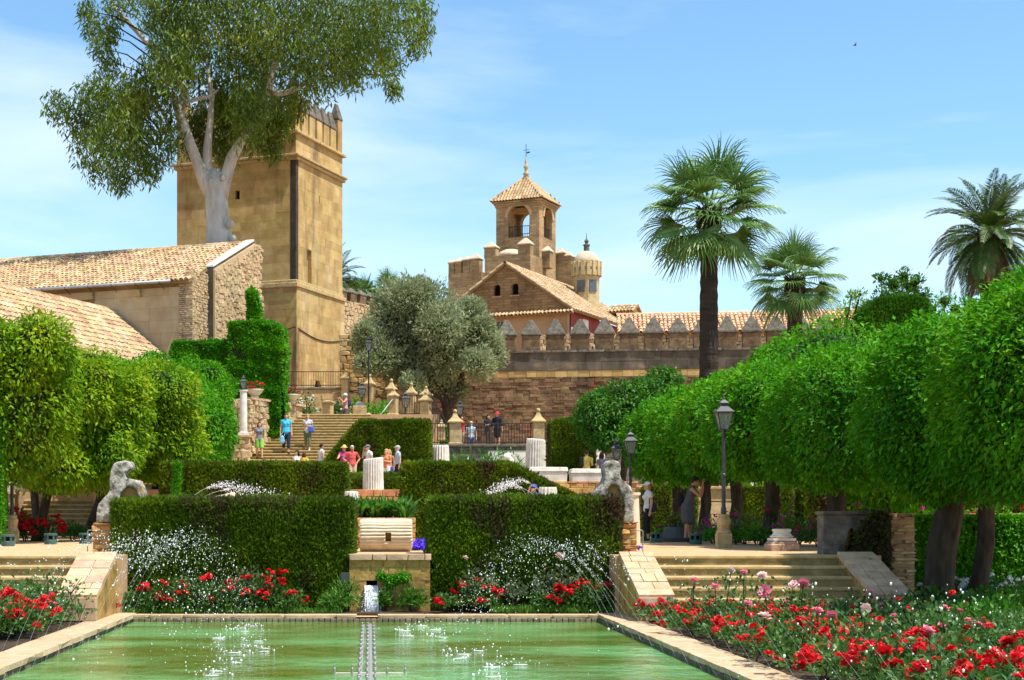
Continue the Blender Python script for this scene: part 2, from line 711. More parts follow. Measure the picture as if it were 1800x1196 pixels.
M_cream = mat('cream_block_plaster', [(0.3, (0.38, 0.265, 0.145)), (0.55, (0.49, 0.365, 0.215)), (0.8, (0.56, 0.44, 0.285))], scale=0.9, rough=0.92, bump=0.3, bscale=8, var=0.05,
              stain=((0.32, 0.23, 0.14), (0.4, 0.4, 0.2), 0.55, 0.8))
M_redplaster = mat('red_plaster', [(0.3, (0.20, 0.04, 0.035)), (0.7, (0.30, 0.065, 0.055))], scale=1, rough=0.9, bump=0.15)
M_white = mat('white_plaster', [(0.3, (0.62, 0.58, 0.52)), (0.7, (0.75, 0.72, 0.67))], scale=1, rough=0.9, bump=0.15)
M_greyplaster = mat('grey_render', [(0.3, (0.26, 0.22, 0.19)), (0.7, (0.36, 0.31, 0.27))], scale=1.2, rough=0.95, bump=0.2)
M_tile = mat('barrel_roof_tile', [(0.3, (0.30, 0.185, 0.095)), (0.5, (0.43, 0.295, 0.165)), (0.7, (0.54, 0.42, 0.27))], scale=1.3, detail=7, rough=0.9, bump=0.4, bscale=30, bdist=0.01, var=0.25, hvar=0.025,
             stain=[((0.46, 0.16, 0.07), (0.7, 0.7, 0.7), 0.60, 0.75), ((0.16, 0.12, 0.08), (2.2, 2.2, 2.2), 0.63, 0.82)])
M_tile_red = mat('red_roof_tile', [(0.3, (0.50, 0.25, 0.14)), (0.5, (0.62, 0.38, 0.22)), (0.7, (0.70, 0.50, 0.33))], scale=1.3, rough=0.9, bump=0.3, bscale=20, bdist=0.01, var=0.2, hvar=0.02)
M_tilebed = mat('tile_bed', [(0.3, (0.20, 0.12, 0.06)), (0.7, (0.30, 0.19, 0.10))], scale=3, bump=0.3)
M_dome = mat('dome_stone', [(0.3, (0.42, 0.33, 0.22)), (0.7, (0.60, 0.50, 0.37))], scale=2, rough=0.9, bump=0.3)
M_lichen = mat('lichen_stone', [(0.3, (0.36, 0.27, 0.13)), (0.7, (0.55, 0.44, 0.25))], scale=2.5, rough=0.92, bump=0.4, stain=((0.40, 0.29, 0.06), (1.5, 1.5, 1), 0.56, 0.76))
M_marble = mat('pale_marble', [(0.3, (0.50, 0.47, 0.41)), (0.55, (0.66, 0.63, 0.57)), (0.8, (0.76, 0.74, 0.69))], scale=3, rough=0.75, bump=0.35, bscale=18, bdist=0.015, objc=True,
               stain=((0.38, 0.31, 0.20), (2.5, 2.5, 1.2), 0.58, 0.8))
M_cream_marble = mat('cream_marble', [(0.3, (0.54, 0.45, 0.31)), (0.55, (0.68, 0.60, 0.45)), (0.8, (0.74, 0.68, 0.55))], scale=3, rough=0.8, bump=0.35, bscale=18, bdist=0.012, objc=True,
                     stain=((0.50, 0.33, 0.16), (2, 2, 2), 0.60, 0.8))
M_statue = mat('pitted_statue_stone', [(0.34, (0.06, 0.053, 0.042)), (0.46, (0.27, 0.245, 0.205)), (0.58, (0.52, 0.49, 0.43)), (0.8, (0.64, 0.61, 0.55))], scale=10, detail=8, rough=0.95, bump=1.0, bscale=22, bdist=0.05,
               stain=((0.36, 0.25, 0.11), (3, 3, 3), 0.60, 0.72))
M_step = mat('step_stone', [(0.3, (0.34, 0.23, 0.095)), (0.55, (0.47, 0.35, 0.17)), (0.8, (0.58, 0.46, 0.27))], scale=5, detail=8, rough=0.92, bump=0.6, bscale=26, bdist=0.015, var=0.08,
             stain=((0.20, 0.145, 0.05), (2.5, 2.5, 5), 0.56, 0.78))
M_riser = mat('mossy_shaded_riser_stone', [(0.3, (0.20, 0.145, 0.055)), (0.55, (0.31, 0.23, 0.10)), (0.8, (0.42, 0.32, 0.17))], scale=5, detail=8, rough=0.92, bump=0.6, bscale=26, bdist=0.015, stain=((0.15, 0.125, 0.045), (2.0, 2.0, 6), 0.50, 0.72))  # moss stain plus the risers' shade, put into a darker colour than the treads
M_coping = mat('pink_coping_stone', [(0.3, (0.36, 0.23, 0.135)), (0.55, (0.50, 0.34, 0.215)), (0.8, (0.59, 0.45, 0.32))], scale=4, detail=8, rough=0.92, bump=0.5, bscale=24, bdist=0.012, var=0.13, hvar=0.012,
               stain=((0.30, 0.21, 0.13), (3, 3, 3), 0.60, 0.8))
M_kerb = mat('kerb_stone', [(0.3, (0.35, 0.24, 0.135)), (0.55, (0.46, 0.335, 0.21)), (0.8, (0.53, 0.42, 0.285))], scale=5, detail=8, rough=0.9, bump=0.5, bscale=26, bdist=0.012, var=0.06,
             stain=((0.27, 0.19, 0.11), (1.5, 1.5, 1.5), 0.58, 0.8))
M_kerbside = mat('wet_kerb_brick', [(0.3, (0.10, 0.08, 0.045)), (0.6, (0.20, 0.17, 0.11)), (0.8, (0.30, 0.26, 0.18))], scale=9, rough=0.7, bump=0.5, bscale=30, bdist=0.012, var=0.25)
M_spout = mat('wet_spout_wall', [(0.28, (0.12, 0.075, 0.022)), (0.5, (0.36, 0.22, 0.06)), (0.75, (0.48, 0.33, 0.12))], scale=3.5, detail=9, rough=0.85, bump=0.7, bscale=14, bdist=0.03, var=0.10,
              stain=((0.07, 0.055, 0.02), (2.0, 2.0, 1.1), 0.54, 0.74))
M_gravel = mat('orange_gravel', [(0.3, (0.39, 0.22, 0.105)), (0.55, (0.52, 0.32, 0.165)), (0.8, (0.60, 0.41, 0.24))], scale=9, detail=9, rough=0.95, bump=0.5, bscale=90, bdist=0.01,
               stain=((0.46, 0.33, 0.22), (0.6, 0.9, 1), 0.52, 0.7))
M_soil = mat('garden_soil', [(0.3, (0.035, 0.024, 0.014)), (0.7, (0.08, 0.055, 0.032))], scale=6, rough=0.98, bump=0.8, bscale=40, bdist=0.03)
M_grass = mat('grass_blade', [(0.3, (0.05, 0.15, 0.012)), (0.7, (0.12, 0.27, 0.03))], scale=2, rough=0.6, bump=0, var=0.35, transl=0.3)
M_iron = plain('black_iron', (0.022, 0.022, 0.024), 0.55, 0.4, 0.3)
M_greyiron = plain('grey_painted_iron', (0.055, 0.06, 0.066), 0.5, 0.4, 0.2)
def glass_mat():
    m = bpy.data.materials.new('lantern_glass')
    m.use_nodes = True
    t = m.node_tree
    b = t.nodes['Principled BSDF']
    b.inputs['Base Color'].default_value = (0.42, 0.44, 0.42, 1)
    b.inputs['Roughness'].default_value = 0.1
    tr = t.nodes.new('ShaderNodeBsdfTransparent')
    tr.inputs['Color'].default_value = (0.86, 0.88, 0.86, 1)
    mx = t.nodes.new('ShaderNodeMixShader')
    mx.inputs['Fac'].default_value = 0.38
    t.links.new(tr.outputs[0], mx.inputs[1])
    t.links.new(b.outputs[0], mx.inputs[2])
    t.links.new(mx.outputs[0], t.nodes['Material Output'].inputs['Surface'])
    return m


M_glass = glass_mat()
M_dark = plain('dark_void', (0.012, 0.010, 0.008), 0.95, 0.05)
M_window = mat('dark_window_glass', [(0.3, (0.05, 0.06, 0.07)), (0.7, (0.09, 0.10, 0.12))], scale=1, rough=0.15, bump=0, spec=0.6)
M_zinc = mat('zinc_gutter', [(0.3, (0.30, 0.30, 0.31)), (0.7, (0.42, 0.42, 0.43))], scale=2, rough=0.5, bump=0.1, metal=0.3)
M_lamp_green = mat('green_painted_metal', [(0.3, (0.04, 0.085, 0.075)), (0.7, (0.07, 0.13, 0.115))], scale=12, rough=0.5, bump=0.1, objc=True)
M_bark = mat('dark_bark', [(0.3, (0.022, 0.016, 0.011)), (0.55, (0.055, 0.042, 0.030)), (0.8, (0.105, 0.085, 0.065))], scale=7, detail=9, rough=0.95, bump=0.9, bscale=20, bdist=0.03, stretch=(1, 1, 0.35))
M_palmbark = mat('palm_bark', [(0.3, (0.022, 0.017, 0.012)), (0.6, (0.05, 0.038, 0.028)), (0.8, (0.085, 0.066, 0.05))], scale=3, detail=8, rough=0.95, bump=1.0, bscale=6, bdist=0.06, stretch=(0.5, 0.5, 2.4))
M_euca = mat('pale_eucalyptus_bark', [(0.28, (0.24, 0.20, 0.165)), (0.45, (0.40, 0.375, 0.345)), (0.7, (0.54, 0.525, 0.505))], scale=1.6, detail=8, rough=0.8, bump=0.5, bscale=7, bdist=0.05, stretch=(1.3, 1.3, 0.4),
             stain=((0.22, 0.16, 0.11), (2.2, 2.2, 0.45), 0.64, 0.76))


def leafmat(name, c0, c1, c2, rough=0.45, spec=0.35, transl=0.40, var=0.3, nscale=0.9, brown=None):
    st = None
    if brown:
        st = brown
    return mat(name, [(0.30, c0), (0.52, c1), (0.75, c2)], scale=nscale, detail=4, rough=rough, bump=0, spec=spec, transl=transl, var=var, hvar=0.018, stain=st)


M_orange = leafmat('orange_tree_leaf', (0.032, 0.165, 0.003), (0.070, 0.270, 0.004), (0.150, 0.375, 0.008), rough=0.55, spec=0.16, nscale=0.55)
M_orange_y = leafmat('yellowing_orange_leaf', (0.060, 0.185, 0.004), (0.16, 0.30, 0.005), (0.34, 0.42, 0.010), rough=0.55, spec=0.16, nscale=0.8)
M_hedge = leafmat('cypress_hedge_leaf', (0.050, 0.100, 0.005), (0.098, 0.172, 0.007), (0.175, 0.260, 0.011), rough=0.6, spec=0.2, var=0.4, nscale=1.1,
                  brown=((0.085, 0.055, 0.034), (1.0, 1.0, 0.7), 0.52, 0.66))
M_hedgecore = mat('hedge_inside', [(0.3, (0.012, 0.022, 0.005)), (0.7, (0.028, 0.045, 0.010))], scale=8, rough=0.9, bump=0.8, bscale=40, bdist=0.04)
M_ivy = leafmat('bright_ivy_leaf', (0.035, 0.20, 0.004), (0.070, 0.29, 0.005), (0.13, 0.37, 0.008), rough=0.5, nscale=0.7)
M_olive = leafmat('olive_leaf', (0.19, 0.23, 0.11), (0.28, 0.33, 0.17), (0.38, 0.43, 0.26), rough=0.55, spec=0.25, nscale=0.6)
M_eucaleaf = leafmat('eucalyptus_leaf', (0.045, 0.092, 0.007), (0.105, 0.175, 0.012), (0.23, 0.30, 0.028), rough=0.5, nscale=0.35, var=0.4,
                     brown=((0.12, 0.085, 0.02), (0.5, 0.5, 0.5), 0.62, 0.78))
M_darkleaf = leafmat('dark_green_leaf', (0.024, 0.105, 0.003), (0.042, 0.165, 0.005), (0.085, 0.235, 0.008), rough=0.46, spec=0.35, nscale=0.8)
M_roseleaf = leafmat('rose_leaf', (0.036, 0.105, 0.014), (0.062, 0.155, 0.024), (0.11, 0.215, 0.04), rough=0.45, spec=0.4, nscale=2.0)
M_greyleaf = leafmat('grey_rose_leaf', (0.09, 0.135, 0.06), (0.13, 0.18, 0.085), (0.18, 0.23, 0.12), rough=0.5, nscale=2.0)
M_lily = leafmat('strap_leaf', (0.035, 0.13, 0.012), (0.06, 0.19, 0.018), (0.11, 0.27, 0.03), rough=0.35, spec=0.45, nscale=2.0)
M_palm = leafmat('fan_palm_leaf', (0.065, 0.160, 0.028), (0.115, 0.235, 0.050), (0.185, 0.320, 0.090), rough=0.42, spec=0.45, transl=0.2, nscale=0.8)
M_datepalm = leafmat('date_palm_leaf', (0.026, 0.068, 0.006), (0.050, 0.110, 0.010), (0.090, 0.155, 0.018), rough=0.42, spec=0.4, transl=0.2, nscale=0.8)
M_deadpalm = mat('dry_palm_leaf', [(0.3, (0.09, 0.06, 0.035)), (0.7, (0.20, 0.15, 0.085))], scale=2, rough=0.8, bump=0, var=0.3)
M_redfl = mat('red_petal', [(0.3, (0.52, 0.006, 0.010)), (0.7, (0.72, 0.016, 0.022))], scale=20, rough=0.5, bump=0, spec=0.2, transl=0.15, var=0.18)
M_pinkfl = mat('pink_petal', [(0.3, (0.72, 0.13, 0.24)), (0.7, (0.82, 0.36, 0.44))], scale=14, rough=0.5, bump=0, spec=0.2, transl=0.2, var=0.15)
M_palepink = mat('pale_pink_petal', [(0.3, (0.78, 0.50, 0.47)), (0.7, (0.85, 0.68, 0.62))], scale=14, rough=0.5, bump=0, spec=0.2, transl=0.2, var=0.1)
M_magfl = mat('magenta_petal', [(0.3, (0.36, 0.015, 0.16)), (0.7, (0.58, 0.05, 0.32))], scale=10, rough=0.5, bump=0, spec=0.2, transl=0.15, var=0.3)
M_whitefl = mat('white_petal', [(0.3, (0.74, 0.74, 0.70)), (0.7, (0.84, 0.84, 0.82))], scale=10, rough=0.5, bump=0, spec=0.2, transl=0.15, var=0.08)
M_bluefl = mat('violet_blue_petal', [(0.3, (0.06, 0.025, 0.52)), (0.7, (0.13, 0.06, 0.72))], scale=10, rough=0.5, bump=0, spec=0.2, var=0.3)
M_foam = mat('white_water', [(0.3, (0.80, 0.82, 0.84)), (0.7, (0.86, 0.88, 0.90))], scale=20, rough=0.2, bump=0, spec=0.4, transl=0.15)
M_steel = plain('dull_steel_pipe', (0.34, 0.33, 0.31), 0.5, 0.4, 0.4)


def water_mat():
    m = bpy.data.materials.new('green_pool_water')
    m.use_nodes = True
    t = m.node_tree
    b = t.nodes['Principled BSDF']
    L = t.links.new
    geo = t.nodes.new('ShaderNodeNewGeometry')
    n0 = t.nodes.new('ShaderNodeTexNoise')
    n0.inputs['Scale'].default_value = 0.55
    n0.inputs['Detail'].default_value = 4
    mp0 = t.nodes.new('ShaderNodeMapping')
    mp0.inputs['Scale'].default_value = (0.55, 1.0, 1)
    L(geo.outputs['Position'], mp0.inputs['Vector'])
    L(mp0.outputs['Vector'], n0.inputs['Vector'])
    rp = t.nodes.new('ShaderNodeValToRGB')
    rp.color_ramp.elements[0].position = 0.42
    rp.color_ramp.elements[0].color = (0.080, 0.140, 0.008, 1)
    rp.color_ramp.elements[1].position = 0.60
    rp.color_ramp.elements[1].color = (0.145, 0.355, 0.115, 1)
    L(n0.outputs['Fac'], rp.inputs['Fac'])
    L(rp.outputs['Color'], b.inputs['Base Color'])
    b.inputs['Roughness'].default_value = 0.06
    b.inputs['IOR'].default_value = 1.33
    _sock(b, 'Specular IOR Level', 0.5)
    mp = t.nodes.new('ShaderNodeMapping')
    mp.inputs['Scale'].default_value = (1.0, 0.8, 1.0)
    L(geo.outputs['Position'], mp.inputs['Vector'])
    na = t.nodes.new('ShaderNodeTexNoise')
    na.inputs['Scale'].default_value = 3.0
    na.inputs['Detail'].default_value = 5
    na.inputs['Roughness'].default_value = 0.6
    na.inputs['Distortion'].default_value = 0.6
    L(mp.outputs['Vector'], na.inputs['Vector'])
    bp = t.nodes.new('ShaderNodeBump')
    bp.inputs['Strength'].default_value = 0.35
    bp.inputs['Distance'].default_value = 0.10
    L(na.outputs['Fac'], bp.inputs['Height'])
    L(bp.outputs['Normal'], b.inputs['Normal'])
    return m


M_water = water_mat()
# ------------------------------------------------------------ levels of the garden (structure)
Z1, Z2, Z3, ZF, ZL, ZT = 1.0, 2.6, 2.95, 5.05, 6.70, 8.6
KX0, KX1 = -4.0, 3.87           # inner faces of the pool
KF = 26.9                       # inner face of the far kerb
WZ = -0.115                     # water level


def struct(name, mb, m, bevel=0.0):
    o = mb.build(name, m, None, bevel=bevel)
    o['kind'] = 'structure'
    return o


g = MB()
# big sheet with the pool cut out of it
for (x0, x1, y0, y1) in ((-900, KX0 - .02, -300, 2000), (KX1 + .02, 900, -300, 2000), (KX0 - .02, KX1 + .02, -300, 1.98), (KX0 - .02, KX1 + .02, KF + .02, 2000)):
    g.add([(x0, y0, -0.03), (x1, y0, -0.03), (x1, y1, -0.03), (x0, y1, -0.03)], [(0, 1, 2, 3)])
struct('ground', g, M_gravel)
g = MB()
g.box(KX0 - .3, KX1 + .3, 1.7, KF + .3, -1.2, -0.9)
struct('pool_floor', g, M_soil)
g = MB()
g.add([(KX0, 2, WZ), (KX1, 2, WZ), (KX1, KF, WZ), (KX0, KF, WZ)], [(0, 1, 2, 3)])
struct('pool_water', g, M_water)
# soil of the beds beside and beyond the pool, 4 mm and more above the ground sheet
g = MB()
g.box(KX1 + .55, 12, 8, 25.2, -0.2, 0.0)
g.box(8.7, 12, 25.2, 29.0, -0.2, 0.0)
g.box(-12, KX0 - .55, 8, 25.2, -0.2, 0.004)
g.box(-4.3, 4.2, KF + .37, 27.95, -0.2, 0.008)
struct('flower_bed_soil', g, M_soil)
g = MB()
g.box(10.1, 40, 24.0, 26.6, -0.1, 0.012)
struct('gravel_path', g, M_gravel)
# terrace one
g = MB()
g.box(-60, 9.0, 29.4, 60, -0.5, Z1)
g.box(9.0, 60, 30.45, 60, -0.5, Z1)
g.box(-9.5, -4.25, 27.25, 29.4, -0.5, Z1)
g.box(4.2, 8.75, 27.25, 29.4, -0.5, Z1)
g.box(-0.55, 1.35, 28.35, 29.4, -0.5, Z1)
struct('terrace_path', g, M_gravel)
g = MB()
g.box(-60, -9.4, 57.2, 120, 0, Z2)
g.box(-9.4, 60, 54.2, 62, 0, Z2)
g.box(-9.4, 60, 62, 120, 0, Z3)
struct('middle_terrace', g, M_gravel)
g = MB()
g.box(3.4, 60, 74.2, 140, 0, ZF)
struct('fence_terrace', g, M_gravel)
g = MB()
g.box(-40, 3.4, 78.0, 140, 0, ZL)
struct('stair_landing', g, M_gravel)
g = MB()
g.box(-40, -0.9, 87.0, 140, 0, ZT)
struct('tower_terrace', g, M_gravel)

# ------------------------------------------------------------ pool kerbs, stone by stone
def pool_kerb(label, stones, faces):
    t = thing('pool_kerb', label, 'kerb', (stones[0][0][0], stones[0][0][1], 0))
    put_blocks(stones, 'kerb_stone', M_kerb, t)
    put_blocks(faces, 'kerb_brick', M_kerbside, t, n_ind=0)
    return t


X_, Y_, Zv = Vector((1, 0, 0)), Vector((0, 1, 0)), Vector((0, 0, 1))
kr = random.Random(3)
for xs, lab in ((KX0 - .25, 'long pale stone pool edge on the left, beside the smaller rose bed'),
                (KX1 + .25, 'long pale stone pool edge on the right, beside the big red rose bed')):
    st, fc = [], []
    y = 2.0
    while y < KF + .3:
        l = kr.uniform(0.7, 1.15)
        st.append((Vector((xs, y + l / 2, -0.02)), X_, Y_, 0.50, l - .007, 0.07))
        y += l
    y = 12.0
    sgn = 1 if xs < 0 else -1
    while y < KF:
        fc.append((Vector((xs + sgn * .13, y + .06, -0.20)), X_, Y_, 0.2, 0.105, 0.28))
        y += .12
    pool_kerb(lab, st[::-1], fc)
st, fc = [], []
x = KX0 - .5
while x < KX1 + .5:
    l = min(kr.uniform(0.5, 0.9), KX1 + .5 - x + .01)
    for xa, xb in ((x, min(x + l, -0.22)), (max(x, 0.15), x + l)):      # leave the notch of the spout open
        if xb - xa > .03:
            st.append((Vector(((xa + xb) / 2, KF + .20, -0.028)), X_, Y_, xb - xa - .008, 0.36, 0.06))
            if xa == x and xb == x + l:
                break
    x += l
x = KX0
while x < KX1:
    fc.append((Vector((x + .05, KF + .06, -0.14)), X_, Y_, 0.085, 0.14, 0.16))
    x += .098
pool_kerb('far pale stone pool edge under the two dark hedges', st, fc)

g = MB()
g.box(-.26, .18, KF + .005, KF + .36, -.4, -.072)
g.build('notch_stone', M_spout, bpy.data.objects['pool_kerb.002'])
# spout wall in the middle, with its dark opening and falling water --------------------------------
SY = 27.95
t = thing('spout_wall', 'low ochre stone wall with a dark square water spout, between the two front hedges', 'wall', (0.4, SY, 0))
op = [(0.49, 0.68, 0.44, 0.60)]
op = [(0.30, 0.49, 0.44, 0.60)]
bl = wall_blocks(Vector((-0.36, SY, 0)), X_, Y_, 1.42, 0.0, 0.90, 0.15, 0.30, thick=.3, gap=.002, openings=op, proud=.012, hj=.3, r=random.Random(8))
put_blocks(bl, 'wall_stone', M_spout, t, kind='ashlar')
g = MB()
g.box(-0.36, 1.06, SY + .22, SY + .5, -.2, .9)
g.build('wall_core', M_spout, t)
g = MB()
g.box(-0.09, 0.16, SY - .03, SY + .3, .40, .445)
g.build('spout_lip', M_step, t, bevel=.008)
g = MB()
g.box(-0.07, .14, SY + .20, SY + .215, .45, .60)
g.build('spout_opening', M_dark, t)
bl = []
x = -0.37
while x < 1.05:
    l = min(kr.uniform(.22, .42), 1.08 - x)
    bl.append((Vector((x + l / 2, SY + .20, .955)), X_, Y_, l - .008, .50, .11))
    x += l
put_blocks(bl, 'coping_stone', M_coping, t, kind='stone')
# the falling water
V, Q = [], []
P = []
for i in range(1500):
    f = rng.rand() ** 0.8
    z = .46 - f * .56
    y = SY - .05 - .10 * math.sqrt(f) + rng.normal() * .02
    x = .035 + rng.normal() * (.060 + .03 * f)
    P.append((x, y, z))
P = np.array(P)
g = MB()
for i in range(20):
    xx = -.080 + i * .0115
    pts = [(xx + rng.normal() * .006, SY + .05, .452), (xx + rng.normal() * .006, SY - .05, .445), (xx, SY - .11, .33), (xx + rng.normal() * .01, SY - .15, .12), (xx + rng.normal() * .02, SY - .16, -.06)]
    g.tube(pts, [.010, .011, .011, .010, .012], 5)
o = tag(g.build('water_spout', M_foam, None, smooth=True), 'thin white stream of water falling from the wall spout to the pool', 'water stream')
me = leaf_mesh('water_drops', P, rand_dirs(len(P)), rand_dirs(len(P)), .028, .018, M_foam)
link('water_drops', me, None, o)

t = tag(thing('sign', None, None, (-.45, SY - .2, .62)), 'small grey information plate on the edge of the left front hedge by the spout', 'sign')
g = MB()
g.box(-.50, -.36, SY - .30, SY - .285, .52, .70)
g.build('plate', M_greyiron, t)
g = MB()
g.box(-.44, -.42, SY - .28, SY - .26, 0, .55)
g.build('post', M_iron, t)

# ------------------------------------------------------------ stairs either side of the pool
def stairs(label, x0, x1, yb, n, rise, run, zb, group=None, m=M_step, back=.6):
    t = thing('stone_staircase', label, 'staircase', ((x0 + x1) / 2, yb, zb), group=group)
    for i in range(n):
        g = MB()
        y = yb + i * run
        z = zb + i * rise
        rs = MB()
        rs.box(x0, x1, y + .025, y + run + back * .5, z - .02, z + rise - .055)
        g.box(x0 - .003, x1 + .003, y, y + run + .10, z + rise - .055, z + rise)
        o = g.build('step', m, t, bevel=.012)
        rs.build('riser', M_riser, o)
        rough_up(o.data, .006, 3.0, i)
    return t


def stair_wall(label, x0, x1, yt, yb, z_t, z_b, seed):
    """sloping flank wall with stone slabs on top"""
    t = thing('stair_wall', label, 'wall', ((x0 + x1) / 2, yb, 0))
    g = MB()
    g.extr([(x0 + .01, yt, 0), (x0 + .01, yt, z_t - .07), (x0 + .01, yb, z_b - .07), (x0 + .01, yb, 0)], (x1 - x0 - .02, 0, 0))
    g.build('flank', M_spout, t)
    r = random.Random(seed)
    Z = Vector((0, 0, 1))
    d = Vector((0, yt - yb, z_t - z_b))
    L_ = d.length
    d.normalize()
    nz = X_.cross(d)
    bl = []
    s = 0
    while s < L_ - .02:
        l = min(r.uniform(.26, .42), L_ - s)
        cuts = [0, r.uniform(.38, .62), 1] if r.random() < .75 else [0, 1]
        if r.random() < .3:
            cuts = [0, r.uniform(.25, .4), r.uniform(.6, .75), 1]
        for a, b in zip(cuts[:-1], cuts[1:]):
            w = (b - a) * (x1 - x0)
            c = Vector((x0 + (a + b) / 2 * (x1 - x0), yb, z_b - .035)) + d * (s + l / 2)
            bl.append((c, X_, d, w - .012, l - .014, .08 + r.uniform(0, .02), nz))
        s += l
    c = Vector(((x0 + x1) / 2, yb - .02, z_b * .5 - .04))
    for k, (a, b) in enumerate(((0, .5), (.5, 1))):
        bl.append((Vector((x0 + (a + b) / 2 * (x1 - x0), yb - .05, z_b - .12)), X_, Y_, (x1 - x0) * .5 - .01, .16, .16))
        bl.append((Vector((x0 + (a + b) / 2 * (x1 - x0), yb - .05, z_b - .30)), X_, Y_, (x1 - x0) * .5 - .01, .14, .2))
    put_blocks(bl, 'coping_slab', M_coping, t, kind='ashlar')
    return t


stairs('wide flight of ochre stone steps behind the pink roses, up to the right path', 4.86, 8.02, 25.3, 6, 1.0 / 6, .38, 0.0)
stairs('ochre stone steps at the left edge, behind the left rose bed', -9.2, -4.98, 25.3, 6, 1.0 / 6, .38, 0.0)
stair_wall('sloping stair wall of flat stone slabs next to the right front hedge', 4.26, 4.84, 27.3, 25.25, 1.06, .42, 1)
stair_wall('sloping stair wall of pink slabs on the right of the wide steps', 8.0, 8.62, 27.3, 25.25, 1.06, .42, 2)
stair_wall('sloping stair wall of pink slabs next to the left front hedge', -4.98, -4.32, 27.3, 25.25, 1.06, .42, 3)

# distant stairs on the left between the orange trees
stairs('pale stone steps in the shade of the left orange trees', -12.4, -8.6, 55.0, 10, .16, .30, 1.0)
t = thing('stair_side_wall', 'rough stone garden wall beside the steps under the left orange trees', 'wall', (-12.9, 55, 1))
g = MB()
g.box(-22, -12.45, 55.3, 56.5, .9, 2.55)
g.build('wall_core', M_mortar, t)
put_blocks(wall_blocks(Vector((-16.0, 55.28, 0)), X_, Y_, 3.55, 1.0, 2.45, .24, .38, thick=.2, gap=.02, proud=.04, hj=.25, r=random.Random(4)), 'wall_stone', M_rubble, t, kind='rough')
g = MB()
g.box(-22, -12.4, 55.1, 56.6, 2.45, 2.60)
g.build('coping', M_coping, t, bevel=.02)
# ------------------------------------------------------------ old buildings, turned against the garden axis
def axes(deg):
    c, s = math.cos(R(deg)), math.sin(R(deg))
    return Vector((c, -s, 0)), Vector((s, c, 0))


E1, E2 = axes(22)
Z_ = Vector((0, 0, 1))


def slab(mb, O, A, N, a0, a1, n0, n1, z0, z1):
    """box in a wall frame"""
    p = []
    for z in (z0, z1):
        for a, n in ((a0, n0), (a1, n0), (a1, n1), (a0, n1)):
            q = O + A * a + N * n
            p.append((q.x, q.y, z))
    return mb.hexa(p)


def half_tile():
    vs, fs = [], []
    n = 5
    for k, (s, rr) in enumerate(((0, 1.0), (1, 0.82))):
        for th in (1.0, 0.80):
            for i in range(n + 1):
                t = PI * i / n
                vs.append((s - 0.5, -math.cos(t) * rr * th, math.sin(t) * rr * th))
    m = n + 1
    for i in range(n):
        fs.append((i, i + 1, 2 * m + i + 1, 2 * m + i))        # outside
        fs.append((m + i + 1, m + i, i, i + 1)[::-1])          # lower end rim
    return vs, fs


_hv, _hf = half_tile()
HT_V = np.array(_hv)
HT_Q = np.array(_hf)
_tile_mesh = {}


def roof_plane(parent, P0, A, U, W, L_, sp=0.25, rl=0.40, rad=0.115, m=M_tile, n_ind=0, bed=M_tilebed, seed=1, drop=0.0, bed_t=0.12):
    """barrel tiles on a slope; P0 eave corner at the left seen from outside"""
    r = np.random.RandomState(seed)
    Nn = A.cross(U).normalized()
    g = MB()
    q = [P0, P0 + A * W, P0 + A * W + U * L_, P0 + U * L_]
    g.hexa([tuple(p - Nn * bed_t) for p in q] + [tuple(p) for p in q])
    g.build('roof_bed', bed, parent)
    cols = int(W / sp)
    rows = int(L_ / rl)
    B = []
    for j in range(rows):
        for i in range(cols):
            a = (i + .5) * W / cols + r.normal() * .012
            s = (j + .5) * L_ / rows - rl * .12 + r.normal() * .015
            c = P0 + A * a + U * s + Nn * (0.02 + r.uniform(0, .02))
            B.append(c)
    tilt = 0.05
    Ux = (U - Nn * tilt).normalized()      # lower end rides higher
    Nx = (Nn + U * tilt).normalized()
    key = m.name
    if key not in _tile_mesh:
        _tile_mesh[key] = arr_mesh('roof_tile', HT_V, HT_Q, m)
    pinv = None
    ind = B[:n_ind]
    for c in ind:
        o = bpy.data.objects.new('roof_tile', _tile_mesh[key])
        C.objects.link(o)
        yaw = r.normal() * .03
        o.matrix_basis = block_matrix(c, (Ux + A * yaw), (A - Ux * yaw) * -1, rl * 1.12, rad, rad, Nx)
        if pinv is None:
            parent_w(o, parent)
            pinv = o.matrix_parent_inverse.copy()
        else:
            o.parent = parent
            o.matrix_parent_inverse = pinv
    rest = B[n_ind:]
    if rest:
        VV, QQ = [], []
        k = 0
        for c in rest:
            yaw = r.normal() * .035
            M3 = np.array([np.array(Ux + A * yaw) * rl * 1.12, np.array((A - Ux * yaw) * -1) * rad, np.array(Nx) * rad])
            VV.append(HT_V @ M3 + np.array(c))
            QQ.append(HT_Q + k)
            k += len(HT_V)
        me = arr_mesh('roof_tiles', np.concatenate(VV), np.concatenate(QQ), m)
        link('roof_tiles', me, None, parent, kind='stuff')


def ridge_tiles(parent, P0, P1, m=M_tile, rad=.14, l=.42):
    d = (P1 - P0)
    n = max(2, int(d.length / l))
    d.normalize()
    S = d.cross(Z_).normalized()
    V, Q = [], []
    for i in range(n):
        c = P0 + (P1 - P0) * ((i + .5) / n)
        M3 = np.array([np.array(d) * l * 1.1, np.array(S) * rad, np.array(S.cross(d)) * rad])
        V.append(HT_V @ M3 + np.array(c))
        Q.append(HT_Q + i * len(HT_V))
    link('ridge_tiles', arr_mesh('ridge_tiles', np.concatenate(V), np.concatenate(Q), m), None, parent, kind='stuff')


